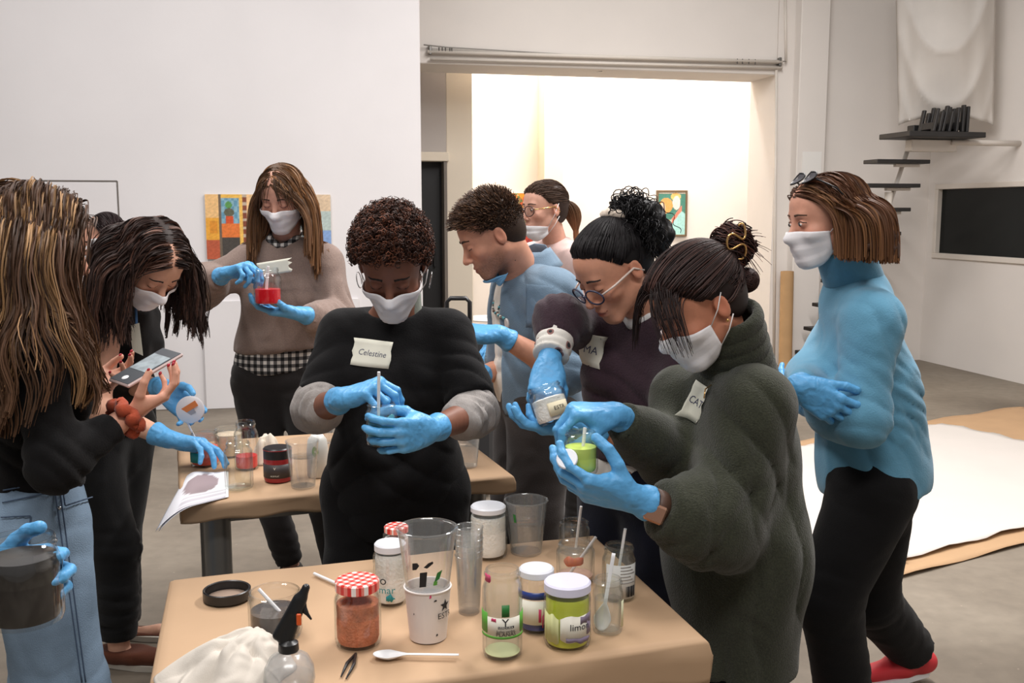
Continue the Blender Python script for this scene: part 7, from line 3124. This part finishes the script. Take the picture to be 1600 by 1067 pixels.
# ---- woman in the blue fleece --------------------------------------------------------------------------------
def fleece_woman():
    J = dict(head=pt(1290, 340, 2.64), neck=pt(1334, 438, 2.70), pel=pt(1366, 735, 2.72), shL=pt(1364, 500, 2.53), shR=pt(1334, 488, 2.88),
             elL=pt(1345, 655, 2.47), wrL=pt(1272, 640, 2.64), elR=pt(1264, 588, 2.72), wrR=pt(1250, 604, 2.44))
    J.update(hipL=pt(1360, 770, 2.63), hipR=pt(1366, 770, 2.81), knL=pt(1296, 930, 2.62), anL=pt(1318, 1170, 2.70), knR=pt(1356, 930, 2.86), anR=pt(1425, 1062, 3.02))
    J['toeL'] = V3(-1, -.1, 0)
    J['toeR'] = V3(-.9, -.3, 0)
    J['anL'][2] = .09
    J['anR'][2] = .11
    p = Person('woman in light blue fleece with folded arms and white mask', J, (-.965, -.16, -.20), (-.15, 0, .98), 1.0, 1.02, True, (214, 156, 132), (180, 100, 92))
    p.body(fine=.0032)
    p.brows((90, 66, 50))
    p.eyes_open((60, 60, 60))
    p.mask()
    pcs = long_hair(p, 5000, 19, .0168, (84, 56, 42), (120, 84, 56), .3, .0, None, 14, 1.3, back=.6, lat=.6, zend=(-.105, .25), off=(.006, .020), r=(.0019, .0013), tip=(150, 104, 66), lens=(.93, 1.0), grav=.45, g=.001, jitter=.015, stick=9, clump=.35)
    hair_obj(p, pcs)
    # sunglasses pushed up on the hair
    e = None
    ms = M_BLACKP
    for s in (-1, 1):
        t = np.linspace(0, 2 * math.pi, 21)
        pts = [p.lw((s * (.034 + .026 * math.cos(a)), .050 - .030 * math.sin(a) * .5 - .012 * abs(math.cos(a)), .114 + .012 * math.sin(a))) for a in t]
        o = MB().tube(pts, .0022, 6, False).build('sunglasses' if e is None else 'lens_rim', ms, e or p.e, True)
        e = e or o
        g = MB()
        g.add([np.mean(pts[:-1], 0)] + pts[:-1], [(0, i + 1, (i + 1) % 20 + 1) for i in range(20)])
        g.build('lens', mat('smoke_lens', srgb(90, 88, 92), rough=.1), e)
        MB().tube([p.lw((s * .06, .038, .108)), p.lw((s * .086, .0, .075)), p.lw((s * .090, -.03, .03))], .0024, 6).build('temple', ms, e, True)
    MF = fabric('blue_fleece', (96, 150, 178), sheen=.2, bump=.3, bscale=240, var=.04)
    S = Sdf()
    p.torso(S, .010, .06, .8)
    S.cone(lerp(J['pel'], J['neck'], .45), J['pel'] - V3(0, 0, .02), .140, .155, .06, (p.front, .95))
    sleeve(S, J, 'L', .064, .062, .048, .86, .06, .056)
    sleeve(S, J, 'R', .058, .054, .040, .80, .05, None, False)
    S.cut(J['pel'] - V3(0, 0, .05), (.1, 0, -1), None, .005)
    nk = p.lw((0, -.03, -.075))
    S.cone(J['neck'] - p.up * .05, J['neck'] + p.up * .01, .082, .066, .03)
    C2 = Sdf()
    ct = nk + p.up * .012
    C2.cone(J['neck'] - p.up * .012, ct, .079, .069, .01)
    C2.cut(ct, nrm(ct - J['neck']) + V3(-.12, 0, 0), .12, .004)
    C2.cut(J['neck'] - p.up * .006, -p.up, .13, .004)
    C2.cone(J['neck'] + p.up * .02, ct + p.up * .03, .056, .056, .003, None, True)
    fc = garment(p, 'collar', MF, C2, .005)
    zp = [ct - p.up * .008 + p.front * .068, lerp(ct, J['neck'], .5) + p.front * .073, J['neck'] + p.front * .078]
    MB().tube(zp, .003, 6).build('zip', mat('zip_dark', srgb(70, 96, 116), rough=.5), fc, True)
    fl = [(J['elL'], .11, nrm(J['wrL'] - J['elL']) * .4 + V3(.5, 0, .9), .06, .005, 1.6), (lerp(J['shL'], J['elL'], .4), .12, V3(.8, 0, .6), .10, .003, 1.3), (lerp(J['pel'], J['neck'], .4) + V3(.06, -.14, 0), .18, V3(.75, 0, .55), .075, .008, 1.2),
          (J['pel'] + V3(-.03, -.12, .08), .16, V3(.8, 0, .4), .08, .006, 1), (J['shL'], .1, V3(.7, .2, .5), .07, .004, 1.1), (lerp(J['shL'], J['pel'], .35) + V3(.0, -.06, 0), .11, V3(.6, 0, .8), .035, .005, 1.6), (J['pel'] + V3(.06, -.12, .16), .14, V3(.5, 0, .8), .04, .005, 1.6), (lerp(J['elL'], J['wrL'], .3), .09, V3(.9, 0, .4), .03, .004, 1.5)]
    garment(p, 'fleece', MF, S, .0078, fl)
    trousers(p, M_BLACKTR, .112, .086, .074, shoe=None, end=.97)
    red = mat('red_shoe', srgb(196, 44, 52), rough=.6)
    for s in 'LR':
        shoes(p, s, red)
    glove(p, 'R', (.82, -.20, -.53), (.30, .93, .1), 'relaxed', 1.05)
    glove(p, 'L', (-.5, .7, .3), (.5, .3, .2), 'relaxed', 1.0, res=.003)


# ---- woman with the phone ------------------------------------------------------------------------------------
def phone_woman():
    J = dict(head=pt(60, 376, 2.2), neck=pt(42, 486, 2.17), pel=pt(52, 800, 2.2))
    f = nrm(V3(.85, .5, 0))
    sd = V3(f[1], -f[0], 0)
    J['shR'] = J['neck'] + sd * .165 - V3(0, 0, .065)
    J['shL'] = J['neck'] - sd * .165 - V3(0, 0, .065)
    J.update(elR=pt(84, 732, 1.99), wrR=pt(203, 648, 2.12), elL=pt(60, 700, 2.45), wrL=pt(136, 606, 2.42))
    std_legs(J, f, .09, .03)
    J['knR'] = pt(95, 1080, 2.12)
    J['anR'] = pt(110, 1400, 2.12)
    J['anR'][2] = .09
    p = Person('woman with long highlighted hair in black top looking at her phone', J, (.66, .68, -.30), (.2, .2, .95), 1.06, .94, True, (214, 158, 134), (190, 100, 92))
    SC = p.skin
    extra = []
    for s, fd, pl, ps in (('R', (.74, .38, .40), (-.35, .1, .93), 'wide'), ('L', (.92, -.05, .28), (.1, -.55, .8), 'relaxed')):
        S, tips, w = hand_sdf(J['wr' + s], fd, pl, s == 'R', ps, .84, False)
        V, Fq = S.mesh(.0026)
        V = relax(V, Fq, 1, .4)
        extra.append((V, Fq, np.tile(SC, (len(V), 1))))
        J['tips' + s] = tips
    p.body(fine=.0036, extra=extra)
    p.brows((70, 50, 40))
    p.eyes_open()
    for s in 'RL':
        for i, tpt in enumerate(J['tips' + s]):
            MB().lathe([(.0005, -.005), (.0028, -.003), (.0034, 0), (.0028, .003), (.0005, .005)], tpt + V3(0, -.0035, .0045), axes_z(tpt - J['wr' + s]), 8).build('nail', mat('red_nail', srgb(176, 40, 56), rough=.25), p.e, True)
    pcs = long_hair(p, 5200, 25, .0205, (74, 52, 39), (156, 121, 84), .30, .0, None, 24, 1.1, back=.45, off=(.006, .040), r=(.0016, .0010), tip=(112, 80, 54), lens=(.88, 1.0), grav=.36, g=.004, wave=.012, jitter=.018, stick=8, clump=.7)
    hair_obj(p, pcs)
    S = Sdf()
    p.torso(S, .010, .05, .9)
    sleeve(S, J, 'R', .052, .047, .036, .80, .05)
    sleeve(S, J, 'L', .054, .050, .038, .85, .05)
    S.cut(J['pel'] + V3(0, 0, .06), (0, 0, -1), None, .005)
    S.ell(J['neck'] + V3(0, 0, .07), (.07, .07, .03), None, .01, True)
    fl = [(J['elR'], .11, nrm(J['wrR'] - J['elR']) + V3(0, 0, .4), .04, .0035, 1.8), (J['pel'] + V3(.08, -.08, .14), .12, (.3, 0, 1), .045, .006, 1.4)]
    garment(p, 'black_top', M_TEEB, S, .008, fl)
    MJ = mat('blue_denim', srgb(132, 154, 176), rough=.9, var=.28, vscale=6, bump=.4, bscale=420, spec=.2)
    jn = trousers(p, MJ, .112, .10, .105, waist=J['pel'] + V3(0, 0, .115), end=.97, name='jeans', shoe=M_SHOED, res=.009, fl=[(J['knR'], .25, (1, .3, .4), .08, .006, 1)])
    dk = mat('denim_seam', srgb(74, 92, 116), rough=.9)

    def on_jeans(a, b, n=24, out=.006):
        """line on the near-right side of the jeans"""
        S2 = Sdf()
        b_ = p.b
        Rh = frame(f, (0, 0, 1))
        S2.ell(J['pel'] + p.up * .01, (.168 * b_, .122 * b_, .15), frame(np.cross(p.up, nrm(J['hipR'] - J['hipL'])), p.up), .05)
        S2.cone(J['hipR'], J['knR'], .112, .10, .05)
        S2.cone(J['knR'], lerp(J['knR'], J['anR'], .97), .10, .105, .03)
        pts = []
        for t in np.linspace(0, 1, n):
            d = ray(*(lerp(np.array(a, float), np.array(b, float), t)))
            d = d / np.linalg.norm(d)
            ts = np.linspace(1.4, 2.6, 241)
            q = V3(0, 0, CAM_H) + ts[:, None] * d
            sd_ = S2.at(q)
            if (sd_ < out).any():
                pts.append(q[int(np.argmax(sd_ < out))])
        return pts
    for (a, b) in (((84, 752), (128, 1066)), ((92, 752), (134, 1066)), ((5, 766), (84, 752)), ((4, 785), (86, 768)), ((98, 764), (102, 790)), ((102, 790), (146, 776)), ((2, 808), (48, 806)), ((48, 806), (46, 850))):
        q = on_jeans(a, b)
        if len(q) > 3:
            MB().tube(q, .0017, 5).build('seam', dk, jn, True)
    for c in ((98, 762), (92, 794)):
        q = on_jeans(c, (c[0] + 1, c[1]), 2)
        if q:
            MB().lathe([(.0005, .003), (.004, .002), (.0045, -.002)], q[0], axes_z((0, -1, .1)), 12).build('rivet', M_SILVER, jn, True)
    # scrunchie on the wrist
    ax = axes_z(J['wrR'] - J['elR'])
    tt = np.linspace(0, 2 * math.pi, 41)
    wc = lerp(J['wrR'], J['elR'], .06)
    MB().tube([wc + ax[:, 0] * .034 * math.cos(a) * (1 + .10 * math.sin(7 * a)) + ax[:, 1] * .034 * math.sin(a) * (1 + .1 * math.cos(5 * a)) + ax[:, 2] * .008 * math.sin(6 * a) for a in tt], [.0135 + .0035 * math.sin(9 * a) for a in tt], 9, False).build('scrunchie', fabric('rust_scrunchie', (160, 72, 48), var=.15), p.e, True)
    # phone
    c = pt(229, 574, 2.20)
    lx = nrm(pt(268, 552, 2.26) - pt(190, 597, 2.16))
    R = frame(lx, nrm(V3(-.35, -.62, .7)))
    e = empty('smartphone', c, 'smartphone held by the woman with long highlighted hair', 'phone')
    MB().box(c, (.0365, .076, .0042), R, .003).build('phone_case', mat('pink_grey_case', srgb(190, 170, 166), rough=.4), e)
    MB().box(c + R[:, 2] * .0046, (.0335, .072, .0006), R, .0003).build('screen', mat('phone_screen', srgb(52, 56, 62), rough=.35, spec=.2), e)
    MB().box(c + R[:, 2] * .0055 + R[:, 1] * .012, (.030, .034, .0003), R).build('screen_image', mat('screen_picture', srgb(120, 132, 138), rough=.4, var=.4, vscale=40), e)
    for q, rr_ in ((-.055, .006), (-.055, .006)):
        MB().lathe([(.0005, .0003), (.0075, .0003), (.008, 0)], c + R[:, 2] * .0055 + R[:, 1] * q, axes_z(R[:, 2]), 16).build('shutter_button', M_WHITE, e, True)
        break


# ---- woman bending over the rear table -----------------------------------------------------------------------
def bending_woman():
    J = dict(head=pt(236, 408, 2.98), neck=pt(190, 462, 3.12), pel=pt(165, 668, 3.25), shR=pt(170, 498, 2.98), shL=pt(222, 492, 3.28),
             elR=pt(152, 636, 2.94), wrR=pt(262, 686, 2.86), elL=pt(205, 600, 3.2), wrL=pt(256, 606, 3.02))
    f = nrm(V3(.85, -.4, 0))
    std_legs(J, f, .09, .02)
    J.update(knR=pt(180, 860, 3.18), anR=pt(186, 1014, 3.15), knL=pt(182, 850, 3.35), anL=pt(196, 985, 3.38))
    J['toeR'] = V3(1, -.12, 0)
    J['toeL'] = V3(1, -.12, 0)
    p = Person('woman in sleeveless black top bending over the rear table with dark loose hair', J, (.50, -.38, -.78), (.62, -.45, .6), 1.06, .96, True, (220, 168, 142), (190, 100, 92))
    p.body(fine=.0036)
    p.brows((40, 30, 28))
    p.eyes_closed()
    p.mask()
    pcs = long_hair(p, 3800, 22, .0165, (50, 36, 32), (84, 58, 48), .2, .0, None, 44, .55, back=.25, off=(.005, .024), r=(.0018, .0009), lens=(.7, 1.0), grav=.30, g=.003, jitter=.03, wave=.006, stick=7)
    hair_obj(p, pcs)
    S = Sdf()
    p.torso(S, .010, .05, 1.0)
    S.cut(J['pel'] - V3(0, 0, .02), (0, 0, -1), None, .005)
    S.ell(J['neck'] + p.front * .06 + V3(0, 0, .03), (.075, .075, .06), p.RT, .01, True)
    for s, sg in (('L', -1), ('R', 1)):
        S.ell(J['sh' + s] + p.side * sg * .05, (.045, .075, .085), p.RT, .012, True)
    garment(p, 'sleeveless_top', M_TEEB, S, .008, [(lerp(J['pel'], J['neck'], .3) + p.front * .1, .15, (.3, 0, 1), .05, .006, 1.3)])
    trousers(p, fabric('black_joggers', (20, 20, 21)), .10, .078, .060, end=.90, fl=[(J['anR'] + V3(0, 0, .12), .10, (0, 0, 1), .045, .008, 1)])
    br = fabric('brown_suede', (98, 56, 40), rough=.9)
    for s in 'LR':
        shoes(p, s, br, mat('pale_sole', srgb(196, 188, 176), rough=.7))
    # lanyard with a torn tape tag
    MB().tube([J['neck'] + p.front * .03 - p.side * .05 + V3(0, 0, .03), pt(212, 478, 3.02), pt(214, 520, 2.98)], .004, 6).build('lanyard', fabric('blue_lanyard', (90, 130, 180)), p.e, True)
    q = pt(213, 530, 2.97)
    MB().sheet(np.array([[q + V3(-.02, .0, .04), q + V3(-.012, -.002, -.035)], [q + V3(.012, -.002, .05), q + V3(.018, 0, -.05)]]), .001).build('name_tag', M_TAPE, p.e)
    glove(p, 'R', (1, -.06, -.10), (-.05, -.35, -.93), 'relaxed', 1.06, res=.0028)
    glove(p, 'L', (.72, -.08, -.62), (.1, -1, .1), 'wide', 1.0, res=.0028)
    c = pt(297, 640, 2.93)
    R = axes_z(nrm(V3(.1, -.98, .15)))
    e = empty('jar_lid', c, 'pale translucent lid with an orange label held over the rear table', 'lid')
    MB().lathe([(.0005, .004), (.038, .004), (.041, .002), (.041, -.008), (.038, -.008), (.038, .001), (.0005, .001)], c, R, 36).build('lid_disc', mat('pale_lid', srgb(206, 202, 204), rough=.3), e, 'auto')
    for dx, dz, w_, h_, m_ in ((.000, .008, .026, .009, mat('orange_label', srgb(214, 120, 60), rough=.6)), (.004, -.008, .014, .007, mat('grey_label', srgb(150, 146, 150), rough=.6))):
        MB().box(c + V3(dx, -.0055, dz), (w_, .0006, h_), np.array([[.85, 0, -.52], [0, 1, 0], [.52, 0, .85]])).build('label', m_, e)
    stick('mixing_stick', 'white stick in the coral red jar under the gloved hand', 'stick', mp(322, 724) + V3(0, 0, .015), pt(290, 655, 2.93), .0028)


# ---- person far back at left ---------------------------------------------------------------------------------
def far_person():
    J = dict(head=pt(164, 362, 6.1), neck=pt(170, 408, 6.15), pel=pt(196, 500, 6.15))
    f = nrm(V3(-.9, -.3, 0))
    sd = V3(f[1], -f[0], 0)
    J['shR'] = J['neck'] + sd * .17 - V3(0, 0, .06)
    J['shL'] = J['neck'] - sd * .17 - V3(0, 0, .06)
    for s, sg in (('R', 1), ('L', -1)):
        J['el' + s] = J['sh' + s] + V3(.02, 0, -.27) + sd * sg * .03
        J['wr' + s] = J['el' + s] + f * .20 + V3(0, 0, -.05)
    std_legs(J, f, .09, .02)
    J.update(knR=pt(222, 600, 6.3), anR=pt(228, 690, 6.35), knL=pt(215, 600, 6.05), anL=pt(208, 700, 6.05))
    p = Person('person with dark bobbed hair and blue shirt far back at left', J, (-.88, -.2, -.25), (0, 0, 1), 1.0, 1.0, True, (216, 162, 140))
    p.body(fine=.005, res=.012)
    p.mask(loops=False)
    pcs = long_hair(p, 800, 14, .018, (40, 28, 28), None, 0, .0, None, 54, 1.2, back=.6, off=(.004, .018), r=(.003, .0016), grav=.4, g=.004)
    hair_obj(p, pcs)
    S = Sdf()
    p.torso(S, .020, .05)
    sleeve(S, J, 'L', .066, .058, .045, .9)
    sleeve(S, J, 'R', .066, .058, .045, .9)
    S.cut(J['pel'] - V3(0, 0, .06), (0, 0, -1), None, .004)
    garment(p, 'blue_shirt', fabric('mid_blue_shirt', (120, 148, 190)), S, .013)
    trousers(p, M_BLACKTR, .10, .08, .075, res=.013, end=.93)
    for s in 'LR':
        shoes(p, s, fabric('white_canvas', (200, 190, 178)))
        glove(p, s, f, (0, 0, -1), 'relaxed', 1.0, res=.005)


# ---- person at the left frame edge with the dark jar ---------------------------------------------------------
def edge_person():
    jc = pt(37, 908, 1.30)
    J = dict(head=V3(-1.00, 1.26, 1.50), neck=V3(-1.10, 1.24, 1.36), pel=V3(-1.13, 1.22, .86), shR=V3(-1.08, 1.07, 1.29), shL=V3(-1.09, 1.41, 1.29),
             elR=V3(-1.00, 1.02, 1.02), wrR=jc + V3(-.28, -.03, .03), elL=V3(-1.0, 1.50, 1.02), wrL=jc + V3(-.085, .078, -.02))
    std_legs(J, (1, .05))
    p = Person('gloved person at the left frame edge holding a jar of dark paint', J, (.8, .05, -.6), (.5, 0, .85), 1.0, 1.0, True, (216, 162, 140))
    p.body(fine=.005)
    p.brows((60, 44, 36))
    p.eyes_closed()
    p.mask()
    hair_obj(p, long_hair(p, 900, 16, .017, (60, 44, 36), None, 0, .0, None, 64, 1.2, back=.5, off=(.004, .018), r=(.0028, .0014), grav=.36, g=.004))
    S = Sdf()
    p.torso(S, .018, .05)
    sleeve(S, J, 'L', .062, .056, .044, .75)
    sleeve(S, J, 'R', .062, .056, .044, .75)
    S.cut(J['pel'] - V3(0, 0, .06), (0, 0, -1), None, .004)
    garment(p, 'sweater', fabric('dark_grey_knit', (70, 70, 74)), S, .011)
    trousers(p, M_BLACKTR, shoe=M_SHOED, res=.013)
    glove(p, 'L', (.98, -.12, .08), (.10, -.99, .0), 'wrap', 1.0)
    glove(p, 'R', (.75, .35, -.05), (.25, .1, -.95), 'pinch', 1.0)
    b = jc - V3(0, 0, .056)
    jar('large jar of dark grey paint held at the left frame edge', b, .050, .118, neck=.043, sh=.036, fill=(mat('near_black_paint', srgb(30, 24, 22), rough=.5, var=.3, vscale=30), .006, .092))


PEOPLE = [black_tee_person, taupe_woman, denim_man, ponytail_woman, plum_woman, olive_woman, fleece_woman, phone_woman, bending_woman, far_person, edge_person]
for fn in PEOPLE:
    fn()
